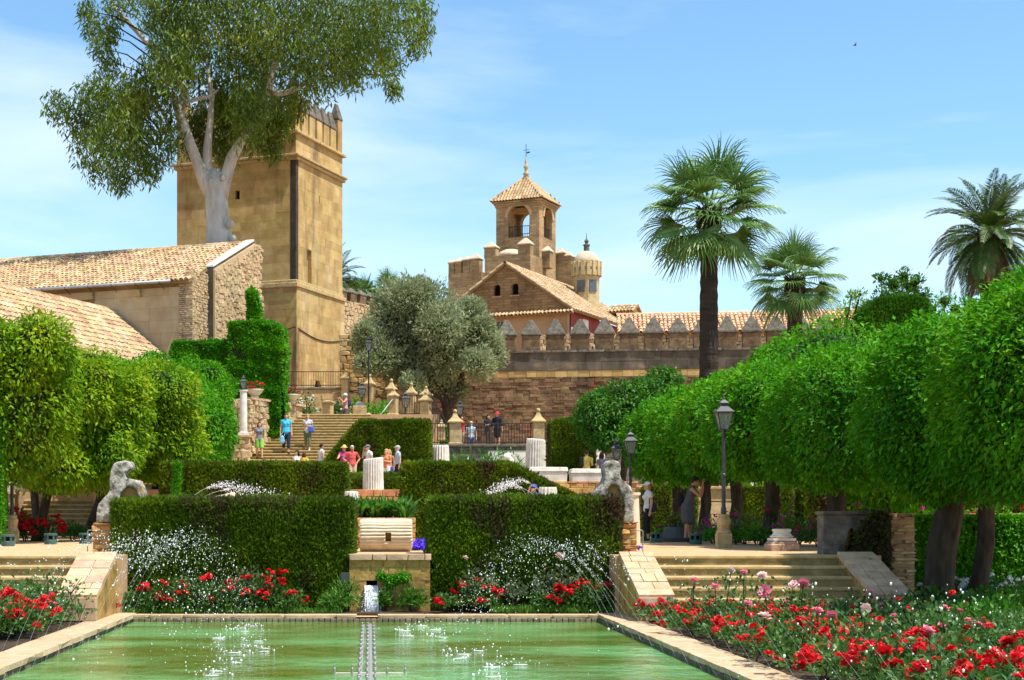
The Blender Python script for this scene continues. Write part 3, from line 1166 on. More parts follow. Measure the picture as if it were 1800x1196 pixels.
def merlon(parent, c, A, N, w, d, z0, z1, z2, over=.05, m=M_merlon, cap_m=M_greystone, ridge=0.0, name='merlon'):
    """upright block with a pyramid cap"""
    g = MB()
    slab(g, c, A, N, -w / 2, w / 2, -d / 2, d / 2, z0, z1)
    body = g.build(name, m, parent, bevel=.03)
    g = MB()
    W, D = w / 2 + over, d / 2 + over
    base = [c + A * a * W + N * b * D for a, b in ((-1, -1), (1, -1), (1, 1), (-1, 1))]
    lo = [(p.x, p.y, z1) for p in base]
    hi = [(p.x, p.y, z1 + .10) for p in base]
    g.hexa(lo + hi)
    k = .16
    top = [c + A * a * (W * k + ridge) + N * b * D * k for a, b in ((-1, -1), (1, -1), (1, 1), (-1, 1))]
    mid = [c + A * a * (W * .62 + ridge * .5) + N * b * D * .62 for a, b in ((-1, -1), (1, -1), (1, 1), (-1, 1))]
    h = z2 - z1 - .10
    g.hexa(hi + [(p.x, p.y, z1 + .10 + h * .45) for p in mid])
    g.hexa([(p.x, p.y, z1 + .10 + h * .45) for p in mid] + [(p.x, p.y, z2) for p in top])
    cap = g.build('merlon_cap', cap_m, body, bevel=.025)
    return body


# ---- the big square tower ---------------------------------------------------
TC = at(520, 910, 95)
TC.z = 0
TWL, TWR = 8.04, 7.12
ZS1, ZS2, ZS3 = 15.55, 23.15, 24.70
t = thing('stone_tower', 'tall square ochre stone tower with battlements behind the eucalyptus', 'tower', (TC.x - 2, TC.y + 5, ZT))
OL = TC - E1 * TWL
tower_blocks = []
r = random.Random(12)
opL = [(4.0, 4.3, 21.0, 21.65)]
# upper storey, left face first (shows largest); the black streak at the corner is its own column of stones
lb = wall_blocks(OL, E1, E2, TWL - .36, ZS1 + .3, ZS2 - .15, .5, .98, thick=.36, openings=opL, hj=.12, r=r, gap=.002, proud=.004)
rb = wall_blocks(TC + E1 * 0, E2, -E1, TWR, ZS1 + .3, ZS2 - .15, .5, .98, thick=.36, openings=[(1.66, 2.30, 15.9, 18.1), (3.47, 3.60, 20.8, 21.5)], hj=.12, r=r, gap=.002, proud=.004)
lower_l = wall_blocks(OL - E2 * .10 - E1 * .1, E1, E2, TWL + .2, 6.0, ZS1 - .15, .5, 1.0, thick=.36, hj=.12, r=r, gap=.002, proud=.004)
lower_r = wall_blocks(TC + E1 * .10, E2, -E1, TWR + .1, 6.0, ZS1 - .15, .5, 1.0, thick=.36, openings=[(2.35, 3.75, 6.0, 10.25)], hj=.12, r=r, gap=.002, proud=.004)
upl = wall_blocks(OL, E1, E2, TWL, ZS2 + .2, ZS3 - .1, .46, .95, thick=.36, hj=.1, r=r, gap=.002, proud=.004)
upr = wall_blocks(TC, E2, -E1, TWR, ZS2 + .2, ZS3 - .1, .46, .95, thick=.36, hj=.1, r=r, gap=.002, proud=.004)
put_blocks([b for b in lb if b[0].z > 14] + rb, 'ashlar_block', M_tower, t, 290, kind='ashlar')
put_blocks(lower_l + lower_r + upl + upr, 'ashlar_blocks', M_tower, t, 0, kind='ashlar')
put_blocks(wall_blocks(OL - E2 * .014 + E1 * (TWL - .36), E1, E2, .372, ZS1 + .3, ZS2 - .15, .47, .4, thick=.36, r=r, gap=.004, proud=.003), 'sooty_corner_stones', M_soot, t, 0, kind='ashlar')
g = MB()
for (z0, z1) in ((5.5, ZS3 + .1),):
    slab(g, OL, E1, E2, .33, TWL - .33, .33, TWR - .05, z0, z1)
g.build('tower_core', M_tower_core, t)
g = MB()
slab(g, OL, E1, E2, 3.9, 4.4, .30, .32, 20.9, 21.75)
slab(g, TC, E2, -E1, 1.55, 2.4, .30, .32, 15.8, 18.2)
slab(g, TC, E2, -E1, 3.4, 3.7, .30, .32, 20.7, 21.6)
slab(g, TC, E2, -E1, 2.2, 3.9, .12, .16, 6.0, 10.4)
g.build('dark_openings', M_dark, t)
g = MB()
arch_piece(g, TC, E2, -E1, 1.66, 2.30, 17.75, 18.11, .34, zoff=.01)
arch_piece(g, OL, E1, E2, 4.0, 4.3, 21.45, 21.66, .34, zoff=.01)
arch_piece(g, TC + E1 * .1, E2, -E1, 2.35, 3.75, 9.0, 10.26, .34, zoff=.01, pointed=True)
g.build('arch_stones', M_tower, t)
g = MB()
slab(g, TC, E2, -E1, 1.66, 2.30, .26, .298, 15.9, 17.9)      # blind infill of the tall niche
g.build('niche_infill', M_plaster, t)
for (z0, z1, p) in ((ZS1 - .15, ZS1 + .12, .20), (ZS1 + .12, ZS1 + .30, .10), (ZS2 - .15, ZS2 + .05, .16), (ZS2 + .05, ZS2 + .20, .26), (ZS3 - .1, ZS3 + .08, .2)):
    g = MB()
    slab(g, OL, E1, E2, -p, TWL + p, -p, TWR + p, z0, z1)
    g.build('string_course', M_pierstone, t, bevel=.03)
g = MB()
slab(g, OL, E1, E2, .15, TWL - .15, .15, TWR - .15, ZS3, ZS3 + .35)
g.build('parapet_base', M_tower, t)
n = 7
for side in range(4):
    w = TWL if side % 2 == 0 else TWR
    A, N = [(E1, E2), (E2, -E1), (E1, E2), (E2, -E1)][side]
    O = [OL, TC, OL + E2 * (TWR - .55), OL + E1 * .55][side]
    for i in range(n):
        a = .33 + (w - .66) * i / (n - 1)
        if side >= 2 and i in (0, n - 1):
            continue
        if side == 1 and i == 0:
            continue
        corner = i in (0, n - 1)
        c = O + A * a + N * .28
        merlon(t, c, A, N, .84 if not corner else .66, .55, ZS3 + .08, 26.1 if not corner else 26.9, 27.2 if not corner else 27.95, m=M_tower, cap_m=M_greystone, ridge=.15, over=.03)
g = MB()
pts = [OL - E2 * .14 + E1 * (TWL * f) + Z_ * (13.0 - .35 * math.sin(PI * ((f * 2) % 1))) for f in np.linspace(0.35, 1.0, 9)]
pts += [TC + E1 * .14 + E2 * (TWR * f) + Z_ * (12.95 - .4 * math.sin(PI * f)) for f in np.linspace(0.03, 1.0, 9)]
g.tube(pts, .03, 5)
g.build('hanging_cable', M_iron, t)

# ---- long house with tiled roof on the left -----------------------------------
EP = at(340, 490, 78)
HL = 17.0
t = thing('tiled_house', 'long cream house with barrel tile roof and gutter left of the stone tower', 'house', (EP.x - 6, EP.y + 4, ZL))
OW = EP - E1 * HL
OW = Vector((OW.x, OW.y, 0))
ze = EP.z
bl = wall_blocks(OW, E1, E2, HL - .8, 8.9, ze - .35, .62, 1.5, thick=.3, gap=.006, proud=.003, openings=[(10.6, 11.4, 11.75, 12.5)], r=random.Random(2))
put_blocks(bl, 'plaster_block', M_cream, t, 200, kind='ashlar')
g = MB()
slab(g, OW, E1, E2, 0, HL - .82, .27, 5.9, 6.0, ze + .1)
g.build('house_wall', M_cream, t)
g = MB()
slab(g, OW, E1, E2, HL - 3.4, HL - .8, -.012, .27, 6.0, 8.9)
g.build('grey_patch', M_greyplaster, t)
g = MB()
slab(g, OW, E1, E2, 10.6, 11.4, .25, .268, 11.75, 12.5)
g.build('window', M_window, t)
put_blocks(wall_blocks(OW + E1 * (HL - .8) - E2 * .06, E1, E2, .8, 7.0, ze - .1, .10, .34, thick=.4, gap=.018, proud=.02, r=random.Random(3)), 'quoin_bricks', M_slate_brick, t, 0)
EP0 = Vector((EP.x, EP.y, 0))
put_blocks(wall_blocks(EP0 - E2 * .06, E2, -E1, 1.6, 7.0, ze + .45, .15, .24, thick=.4, gap=.0, proud=.03, hj=.3, r=random.Random(4)), 'side_wall_stones', M_rubble, t, 0, kind='rough')
g = MB()
slab(g, OW, E1, E2, HL - .83, HL - .25, .3, 5.6, 6.0, ze + .2)
g.build('corner_core', M_mortar, t)
# big end buttress wall, its front shade painted in as dark stone, rubble on the sunny side
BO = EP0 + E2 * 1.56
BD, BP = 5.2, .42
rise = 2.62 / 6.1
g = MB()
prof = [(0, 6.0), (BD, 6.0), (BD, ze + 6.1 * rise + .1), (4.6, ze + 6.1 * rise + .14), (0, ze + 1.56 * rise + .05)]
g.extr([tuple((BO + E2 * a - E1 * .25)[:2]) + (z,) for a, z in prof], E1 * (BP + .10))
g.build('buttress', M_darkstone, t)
r = random.Random(9)
bl = []
z = 6.2
while z < ze + 6.1 * rise:
    h = r.uniform(.15, .26)
    a = .08
    while a < BD:
        l = r.uniform(.16, .42)
        if z + h < ze + rise * (1.56 + a) - .02:
            bl.append((BO + E2 * (a + l / 2) + E1 * (BP - .15 + r.uniform(-.04, .02)) + Z_ * (z + h / 2 + r.uniform(-.06, .06)), E2, -E1, l + .01, .3, h + .01))
        a += l
    z += h
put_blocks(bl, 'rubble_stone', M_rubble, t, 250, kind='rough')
g = MB()
g.extr([tuple((BO + E2 * a + E1 * (BP - .16)).xy) + (z,) for a, z in [(0, 6.0), (BD - .02, 6.0), (BD - .02, ze + 6.1 * rise), (4.6, ze + 6.1 * rise + .05), (0, ze + 1.56 * rise - .02)]], E1 * .105)
g.build('rubble_mortar', M_cream, t)
g = MB()
pr = [BO + E1 * (-.18) + Z_ * (ze + 1.56 * rise + .12), BO + E1 * (-.18) + E2 * 4.6 + Z_ * (ze + 6.16 * rise + .16)]
w_ = E1 * .46
g.hexa([tuple(pr[0]), tuple(pr[0] + w_), tuple(pr[1] + w_), tuple(pr[1])] + [tuple(p + Z_ * .09) for p in (pr[0], pr[0] + w_, pr[1] + w_, pr[1])])
g.build('white_rake_coping', M_marble, t)
Uh = (E2 * 6.1 + Z_ * 2.62).normalized()
Lh = math.hypot(6.1, 2.62) + .4
roof_plane(t, EP - E1 * HL - Uh * .42 + Z_ * .05, E1, Uh, HL - .05, Lh, sp=.26, rl=.42, rad=.125, n_ind=295, seed=4)
Ub = (-E2 * 6.1 + Z_ * 2.62).normalized()
rg = EP + E2 * 6.1 + Z_ * 2.72
g = MB()
q = [rg - E1 * HL, rg - E1 * 1.5, rg - E1 * 1.5 + E2 * 2 - Z_ * .86, rg - E1 * HL + E2 * 2 - Z_ * .86]
g.hexa([tuple(p - Z_ * .1) for p in q] + [tuple(p) for p in q])
g.build('rear_roof', M_tilebed, t)
ridge_tiles(t, rg - E1 * HL, rg + E1 * .1)
g = MB()
go = EP - E2 * .50 - Z_ * .13
g.tube([go - E1 * 11.8, go - E1 * 1.0], .085, 8)
g.build('gutter', M_zinc, t, smooth=True)
for i in range(8):
    g = MB()
    b = go - E1 * (1.6 + i * 1.35)
    g.tube([b + Z_ * .1 + E2 * .1, b - E2 * .11, b - Z_ * .12, b + E2 * .12 - Z_ * .10, b + E2 * .45 - Z_ * .32], .016, 4)
    g.build('gutter_bracket', M_iron, t)
for a in (3.2, 5.9, 8.9):
    g = MB()
    slab(g, OW, E1, E2, HL - a, HL - a + .28, -.16, .1, ze - .75, ze - .38)
    g.build('corbel', M_pierstone, t, bevel=.02)

# ---- lower tiled roof in front of it ------------------------------------------
LQ = at(195, 546, 79.6)
t = thing('tiled_shed', 'low outbuilding with a steep sunlit barrel tile roof above the left orange trees', 'house', (LQ.x - 3, LQ.y - 5, 3))
hd, hz = 4.6, 3.72
Ul = (-E1 * hd + Z_ * hz).normalized()
LL = math.hypot(hd, hz)
p0 = LQ - E2 * 13 + E1 * hd - Z_ * hz
roof_plane(t, p0, E2, Ul, 12.95, LL, sp=.26, rl=.42, rad=.125, n_ind=0, seed=6)
ridge_tiles(t, LQ - E2 * 13, LQ)
g = MB()
q = [LQ - E2 * 13, LQ, LQ - E1 * 4 - Z_ * 3.2, LQ - E2 * 13 - E1 * 4 - Z_ * 3.2]
g.hexa([tuple(p - Z_ * .1) for p in q] + [tuple(p) for p in q])
g.build('rear_roof', M_tilebed, t)
g = MB()
pz = LQ.z - hz
bq = LQ - E2 * 12.8
g.extr([tuple((LQ - E2 * 12.6 + E1 * (hd - .4)).xy) + (2.0,), tuple((LQ - E2 * 12.6 + E1 * (hd - .4)).xy) + (pz + .2,), tuple((LQ - E2 * 12.6).xy) + (LQ.z - .15,), tuple((LQ - E2 * 12.6 - E1 * 3.6).xy) + (LQ.z - 3.0,), tuple((LQ - E2 * 12.6 - E1 * 3.6).xy) + (2.0,)], E2 * 12.4)
g.build('shed_wall', M_cream, t)

# ---- gabled house with brick gable ---------------------------------------------
G1, G2 = axes(27)
GA = at(889, 463, 115)
gw, gd = 4.94, 3.45
t = thing('gabled_house', 'brick gabled house with two little arched windows and tiled roof below the bell tower', 'house', (GA.x, GA.y + 6, ZF))
gb = GA.z - gd
GP = Vector((GA.x, GA.y, 0))
ops = [(-.95, -.42), (.45, .98)]
zb0, zb1 = vz(520, 115), vz(499, 115)
g = MB()
th = .4
# gable wall built round its two windows
xs = [-gw, ops[0][0], ops[0][1], ops[1][0], ops[1][1], gw]


def gz(a):
    return GA.z - abs(a) / gw * gd - .05


def gpoly(poly):
    g.extr([tuple((GP + G1 * a).xy) + (z,) for a, z in poly], G2 * th)


gpoly([(xs[0], gb - .3), (xs[1], gb - .3), (xs[1], gz(xs[1])), (xs[0], gz(xs[0]))])
gpoly([(xs[2], gb - .3), (xs[3], gb - .3), (xs[3], gz(xs[3])), (0, GA.z - .05), (xs[2], gz(xs[2]))])
gpoly([(xs[4], gb - .3), (xs[5], gb - .3), (xs[5], gz(xs[5])), (xs[4], gz(xs[4]))])
for a0, a1 in ops:
    gpoly([(a0, gb - .3), (a1, gb - .3), (a1, zb0), (a0, zb0)])
    gpoly([(a0, zb1), (a1, zb1), (a1, gz(a1)), (a0, gz(a0))])
    arch_piece(g, GP, G1, G2, a0, a1, zb1 - .28, zb1, th)
g.build('gable_wall', M_brick2, t)
for a0, a1 in ops:
    g = MB()
    slab(g, GP, G1, G2, a0 - .05, a1 + .05, th - .08, th - .04, zb0 - .1, zb1 + .05)
    w = g.build('window', M_dark, t)
    g = MB()
    slab(g, GP, G1, G2, a0 - .1, a1 + .1, -.08, .06, zb0 - .10, zb0 - .002)
    g.build('sill', M_plaster, w)
g = MB()
slab(g, GP, G1, G2, -gw + .25, gw - .25, .02, .5, 5.0, gb - .30)
g.build('front_wall', M_plaster, t)
g = MB()
slab(g, GP, G1, G2, gw - .55, gw - .15, .5, 16, 5.0, gb - .25)
g.build('side_wall', M_redplaster, t)
for (a, b, z0, z1) in ((.5, 16.0, 5.0, gb - 1.35), (3.0, 4.2, gb - 1.35, gb - .5)):
    g = MB()
    slab(g, GP, G1, G2, gw - .2, gw - .13, a, b, z0, z1)
    g.build('white_panel', M_white, t)
g = MB()
slab(g, GP, G1, G2, -4.55, -3.6, -.0, .03, vz(600, 115), vz(567, 115))
g.build('window', M_dark, t)
g = MB()
a_ = ux(880, 114) - GA.x
slab(g, GP, G1, G2, a_ - .3, a_ + .35, -.0, .05, vz(600, 115), vz(566, 115))
w = g.build('window', M_window, t)
Ug = (-G1 * gw + Z_ * gd).normalized()
Lg = math.hypot(gw, gd)
roof_plane(t, GA + G1 * gw - Z_ * gd - Ug * .45 - G2 * .2, G2, Ug, 17.0, Lg + .45, sp=.27, rl=.46, rad=.13, n_ind=0, seed=8)
Ug2 = (G1 * gw + Z_ * gd).normalized()
roof_plane(t, GA - G1 * gw - Z_ * gd - Ug2 * .45 + G2 * 16.8, -G2, Ug2, 17.0, Lg + .45, sp=.4, rl=.6, rad=.19, n_ind=0, seed=9)
ridge_tiles(t, GA - G2 * .2 + Z_ * .03, GA + G2 * 16.8 + Z_ * .03)
# pent row of tiles across the foot of the gable
Up = (G2 * 1 + Z_ * .55).normalized()
roof_plane(t, GA - G1 * (gw + .3) - Z_ * (gd + .42) - G2 * .42, G1, Up, 2 * gw + .6, .55, sp=.27, rl=.5, rad=.13, n_ind=36, seed=10)

# ---- bell tower ------------------------------------------------------------------
B1, B2 = G1, G2
BC = at(948, 910, 132)
BC.z = 0
bw = 3.86
t = thing('bell_tower', 'square brick bell tower with open arches, tiled roof and weather vane', 'tower', (BC.x - 1, BC.y + 2, ZF))
bz = 28.0
tk = .55
BOL = BC - B1 * bw
faces = [(BOL, B1, B2, bw, 'front'), (BC, B2, -B1, bw, 'right'), (BC + B2 * bw, -B1, -B2, bw, 'back'), (BOL + B2 * bw, -B2, B1, bw, 'left')]
for (O, A, N, w, nm) in faces:
    g = MB()
    a0, a1 = (1.08, 2.98)
    zo0, zo1, zsp = 25.05, 27.72, 26.78
    e = 0.0 if nm in ('front', 'back') else tk
    slab(g, O, A, N, e, a0, 0, tk, 5, bz - .4)
    slab(g, O, A, N, a1, w - e, 0, tk, 5, bz - .4)
    if nm == 'right':
        l0, l1 = 1.35, 2.65
        slab(g, O, A, N, a0, a1, 0, tk, 23.75, zo0)
        slab(g, O, A, N, a0, l0, 0, tk, 5, 23.75)
        slab(g, O, A, N, l1, a1, 0, tk, 5, 23.75)
        slab(g, O, A, N, l0, l1, 0, tk, 5, 21.7)
        arch_piece(g, O, A, N, l0, l1, 23.1, 23.752, tk)
    else:
        slab(g, O, A, N, a0, a1, 0, tk, 5, zo0)
    slab(g, O, A, N, a0, a1, 0, tk, zo1, bz - .4)
    arch_piece(g, O, A, N, a0, a1, zsp, zo1, tk, n=12)
    g.build('tower_wall', M_brick, t)
    # projecting arch moulding
    g = MB()
    am, rr0, rr1 = (a0 + a1) / 2, .97, 1.24
    for i in range(12):
        t0, t1 = PI * i / 12, PI * (i + 1) / 12
        pts = [(am - rr * math.cos(tt), zsp - .02 + rr * math.sin(tt)) for rr, tt in ((rr0, t0), (rr1, t0), (rr1, t1), (rr0, t1))]
        g.extr([tuple((O + A * a - N * .07).xy) + (z,) for a, z in pts], N * .09)
    g.build('arch_moulding', M_plaster, t)
    g = MB()
    for k in range(10):
        a = a0 + (k + .5) * (a1 - a0) / 10
        q = O + A * a + N * .2
        g.box(q.x - .018, q.x + .018, q.y - .018, q.y + .018, zo0, zo0 + .92)
    q0, q1 = O + A * a0 + N * .2, O + A * a1 + N * .2
    g.tube([(q0.x, q0.y, zo0 + .92), (q1.x, q1.y, zo0 + .92)], .03, 4)
    g.build('balcony_railing', M_iron, t)
g = MB()
slab(g, BOL, B1, B2, tk, bw - tk, tk, bw - tk, 24.9, 25.04)
g.build('belfry_floor', M_brick, t)
g = MB()
slab(g, BOL, B1, B2, tk, bw - tk, tk, bw - tk, bz - .5, bz - .3)
g.build('belfry_ceiling', M_brick, t)
for (z0, z1, p) in ((bz - .4, bz - .22, .08), (bz - .22, bz - .06, .17), (bz - .06, bz + .10, .28)):
    g = MB()
    slab(g, BOL, B1, B2, -p, bw + p, -p, bw + p, z0, z1)
    g.build('cornice', M_brick, t, bevel=.03)
ap = BOL + B1 * bw / 2 + B2 * bw / 2 + Z_ * 30.45
for (O, A, N, w, nm) in faces:
    p = .36
    a = O - A * p - N * p + Z_ * (bz + .12)
    b = O + A * (w + p) - N * p + Z_ * (bz + .12)
    g = MB()
    g.add([tuple(a), tuple(b), tuple(ap)], [(0, 1, 2)])
    g.build('roof_slope', M_tilebed, t)
    U = ((ap - (a + b) / 2)).normalized()
    V, Q = [], []
    k = 0
    Wd = (b - a).length
    Ls = (ap - (a + b) / 2).length
    ncol = 17
    Nn = A.cross(U).normalized()
    for i in range(ncol):
        f = (i + .5) / ncol
        half = 1 - abs(f - .5) * 2
        s = 0.0
        while s < half * Ls - .1:
            c = a + (b - a) * f + U * (s + .2) + Nn * .02
            M3 = np.array([np.array(U) * .48, np.array(-A) * .105, np.array(Nn) * .105])
            V.append(HT_V @ M3 + np.array(c))
            Q.append(HT_Q + k)
            k += len(HT_V)
            s += .42
    link('roof_tiles', arr_mesh('roof_tiles', np.concatenate(V), np.concatenate(Q), M_tile), None, t, kind='stuff')
    ridge_tiles(t, a + Z_ * .04, ap, rad=.12)
g = MB()
g.lathe([(.26, 0), (.20, .25), (.30, .32), (.12, .5), (.16, .8), (.24, .95), (.10, 1.1), (.12, 1.3), (.05, 1.6), (.06, 1.7), (.02, 1.75)], ap - Z_ * .12, 10)
g.build('finial', M_lichen, t, smooth=True)
g = MB()
g.tube([ap + Z_ * 1.5, ap + Z_ * 2.75], .028, 5)
g.tube([ap + Z_ * 2.25 - B1 * .25, ap + Z_ * 2.25 + B1 * .28], .022, 4)
g.add([tuple(ap + Z_ * 1.95 + B1 * .05), tuple(ap + Z_ * 1.98 + B1 * .32), tuple(ap + Z_ * 2.1 + B1 * .34), tuple(ap + Z_ * 2.08 + B1 * .05),
       tuple(ap + Z_ * 1.95 + B1 * .05 + B2 * .02), tuple(ap + Z_ * 1.98 + B1 * .32 + B2 * .02), tuple(ap + Z_ * 2.1 + B1 * .34 + B2 * .02), tuple(ap + Z_ * 2.08 + B1 * .05 + B2 * .02)],
      [(0, 1, 2, 3), (4, 5, 6, 7), (0, 1, 5, 4), (1, 2, 6, 5), (2, 3, 7, 6), (3, 0, 4, 7)])
g.build('weather_vane', M_iron, t)


# ---- battlemented blocks round the bell tower ---------------------------------------
def battlement_block(label, u0, u1, vt, Y, depth, zlow, mer, A=B1, N=B2):
    """mer: list of (u, width m, v base, v cap, v apex)"""
    O = at(u0, 910, Y)
    O.z = 0
    k = (u1 - U0) / FPX
    w = (k * O.y - O.x) / (A.x - k * A.y)
    t = thing('battlement_block', label, 'battlement', (O.x, O.y, zlow))
    g = MB()
    slab(g, O, A, N, 0, w, 0, depth, zlow, vz(vt, Y))
    g.build('block_wall', M_brick, t)
    for (u, mw, vb, vc, va, dn) in mer:
        k = (u - U0) / FPX
        a = (k * O.y - O.x) / (A.x - k * A.y)
        merlon(t, O + A * a + N * dn, A, N, mw, .7, vz(vb, Y), vz(vc, Y), vz(va, Y), m=M_brick, cap_m=M_dome, over=.06)
    return t


battlement_block('low battlemented brick tower at the left of the bell tower, with four capped merlons', 788, 846, 482, 128, 6, 5.0,
                 [(793, .5, 490, 464, 456, .36), (805, .6, 490, 463, 453, .36), (819, .62, 490, 461, 452, .36), (834, .85, 490, 460, 448, .36), (844, .4, 490, 476, 468, 2.0)])
t = battlement_block('higher battlemented brick wall in front of the bell tower, with a small dome', 852, 932, 452, 125.5, 5, 5.0,
                     [(861, 1.0, 455, 437, 426, .36), (875, .45, 455, 444, 434, 2.5), (921, 1.05, 470, 436, 423, .36), (938, .7, 470, 441, 430, 3.0)])
g = MB()
c = at(898, 453, 127.5)
g.lathe([(1.1, 0), (1.05, .25), (.85, .45), (.5, .6), (.1, .66)], c, 14)
g.build('small_dome', M_dome, t, smooth=True)
battlement_block('battlemented brick wall between the bell tower and the domed turret', 974, 1012, 455, 136, 4, 5.0,
                 [(983, .95, 458, 447, 436, .36), (998, .55, 458, 453, 444, .36), (1016, .8, 456, 450, 440, 1.4)])

# ---- domed turret ------------------------------------------------------------------
c = at(1031, 910, 124)
c.z = 0
zf = lambda v: vz(v, 124)
t = thing('domed_turret', 'small round turret with pale dome, ring of stones and finial', 'turret', (c.x, c.y, ZF))
g = MB()
g.lathe([(1.0, 5), (1.0, zf(490)), (1.06, zf(489)), (1.06, zf(487))], c, 8)
g.build('drum', M_lichen, t)
g = MB()
g.lathe([(1.12, zf(487)), (1.14, zf(478)), (1.05, zf(477)), (1.05, zf(473)), (1.16, zf(472)), (1.16, zf(464)), (1.0, zf(462.5))], c, 16)
g.build('stone_ring', M_lichen, t)
for k in range(16):
    a = 2 * PI * k / 16
    g = MB()
    g.rbox((c.x + 1.1 * math.cos(a), c.y + 1.1 * math.sin(a)), .2, .26, zf(487), zf(461), a)
    g.build('ring_stone', M_lichen, t, bevel=.02)
g = MB()
dz = zf(464)
g.lathe([(1.0 * math.cos(x), dz + 1.0 * math.sin(x)) for x in np.linspace(0, PI / 2 - .05, 8)], c, 20)
g.build('dome', M_dome, t, smooth=True)
g = MB()
g.lathe([(.22, zf(443)), (.22, zf(433)), (.28, zf(432)), (.28, zf(430.5)), (.10, zf(429)), (.19, zf(424)), (.08, zf(421)), (.03, zf(419)), (.015, zf(410))], c, 10)
g.build('finial', M_greystone, t)
for k, uu in enumerate((1013, 1042)):
    a = -PI / 2 + (-.62, .40)[k]
    g = MB()
    q = c + Vector((math.cos(a), math.sin(a), 0)) * .93
    g.rbox((q.x, q.y), .12, .62, zf(516), zf(495), a)
    g.build('turret_window', M_window, t)

# ---- little arched roof lantern at the end of the gabled roof ----------------------------
c = at(1112, 910, 124)
c.z = 0
t = thing('arched_dormer', 'little tiled roof with a round arch at the right end of the gabled house', 'dormer', (c.x, c.y, 12))
ze2 = vz(548, 124)
Od = c - G1 * 1.3
g = MB()
slab(g, Od, G1, G2, 0, 1.3, 0, .3, 5, ze2)
slab(g, Od, G1, G2, 0, .3, .3, 2.6, 5, ze2)
slab(g, c, G2, -G1, 0, .35, 0, .3, 5, ze2 + .35)
slab(g, c, G2, -G1, 1.45, 1.8, 0, .3, 5, ze2 + .35)
slab(g, c, G2, -G1, .35, 1.45, 0, .3, ze2 - .15, ze2 + .35)
slab(g, c, G2, -G1, .35, 1.45, 0, .3, 5, ze2 - 1.9)
arch_piece(g, c, G2, -G1, .35, 1.45, ze2 - .7, ze2 - .148, .3)
g.build('dormer_wall', M_lichen, t)
Ud = (G2 * 1.0 + Z_ * .5).normalized()
roof_plane(t, Od - G1 * .8 - G2 * .35 + Z_ * (ze2 + .0), G1, Ud, 2.3, 1.5, sp=.26, rl=.45, rad=.125, seed=21)
Ud = (-G2 * 1.0 + Z_ * .5).normalized()
roof_plane(t, c + G1 * .2 + G2 * 2.1 + Z_ * ze2, -G1, Ud, 2.3, 1.4, sp=.26, rl=.45, rad=.125, seed=22)

# ---- long red tiled roof behind the battlements -------------------------------------------
W1, W2 = axes(8)
c = at(1085, 587, 103)
t = thing('long_tiled_building', 'long low building with orange tile roof and rubble wall behind the battlements', 'house', (c.x + 8, c.y + 3, ZF))
Wl = 19.0
O = Vector((c.x, c.y, 0))
ez = c.z
Ur = (W2 * 3.2 + Z_ * 1.45).normalized()
roof_plane(t, O - W2 * .3 + Z_ * ez, W1, Ur, Wl, 3.75, sp=.27, rl=.5, rad=.13, m=M_tile_red, seed=14)
ridge_tiles(t, O + W2 * 3.1 + Z_ * (ez + 1.6), O + W1 * Wl + W2 * 3.1 + Z_ * (ez + 1.6), m=M_tile_red)
g = MB()
slab(g, O, W1, W2, -5, Wl, .25, 6.2, 5.0, ez + .05)
g.build('building_wall', M_mortar, t)
bl = wall_blocks(O - W1 * 5, W1, W2, Wl + 5, 10.6, ez - .02, .26, .34, thick=.28, gap=.0, proud=.05, hj=.3, r=random.Random(31))
put_blocks(bl, 'rubble_stones', M_rubble, t, 0, kind='rough')

# ---- the long battlemented wall ---------------------------------------------------------------
P0 = Vector((ux(890, 92), 92, 0))
O = P0 - W1 * 6.4
WW = 25.0
zt = vz(617, 92)
t = thing('battlemented_wall', 'long dark brown garden wall with a row of pointed merlons', 'wall', (O.x + 12, O.y + 1, ZF))
r = random.Random(17)
put_blocks(wall_blocks(O, W1, W2, WW, 4.9, 9.72, .17, .5, thick=.3, gap=.006, proud=.04, hj=.35, r=r, openings=[(9.3, 9.5, 6.5, 6.7), (4.4, 4.58, 9.0, 9.2)]), 'wall_stones', M_brown, t, 0)
put_blocks([b for b in wall_blocks(O, W1, W2, WW, 9.72, 10.10, .38, .55, thick=.3, gap=.014, proud=.02, r=r)], 'block_course', M_tower, t, 60, kind='ashlar')
put_blocks(wall_blocks(O - W2 * .03, W1, W2, WW, 10.10, zt - .14, .5, 1.9, thick=.3, gap=.006, proud=.012, r=r), 'soot_stone', M_darkstone, t, 60, kind='ashlar')
g = MB()
slab(g, O, W1, W2, 0, WW, .2, 1.2, 4.5, zt - .12)
g.build('wall_core', M_mortar, t)
bl = []
a = 0
while a < WW:
    l = r.uniform(.9, 1.6)
    bl.append((O + W1 * (a + l / 2) + W2 * .5 + Z_ * (zt - .07), W1, W2, l - .01, 1.25, .14))
    a += l
put_blocks(bl, 'ledge_stone', M_greystone, t)
u = 890
while u < 1470:
    k = (u - U0) / FPX
    a = (k * O.y - O.x) / (W1.x - k * W1.y)
    c = O + W1 * a + W2 * .35
    merlon(t, c, W1, W2, 1.06 + r.uniform(-.03, .03), .55, zt, zt + .88, zt + 1.82 + r.uniform(-.06, .06), over=.06)
    u += 43.2
# lower, ochre stretch left of the olive
O2 = Vector((ux(597, 94), 94, 0))
t = thing('ochre_wall', 'ochre rubble wall between the stone tower and the olive tree', 'wall', (O2.x + 3, O2.y + 1, ZT))
w2 = 5.6
put_blocks(wall_blocks(O2, W1, W2, w2, 6.0, vz(588, 94), .26, .45, thick=.3, gap=.0, proud=.04, hj=.3, r=r), 'wall_stone', M_tower, t, 260, kind='rough')
g = MB()
slab(g, O2, W1, W2, 0, w2, .2, 1.0, 6.0, vz(588, 94) - .05)
g.build('wall_core', M_mortar, t)
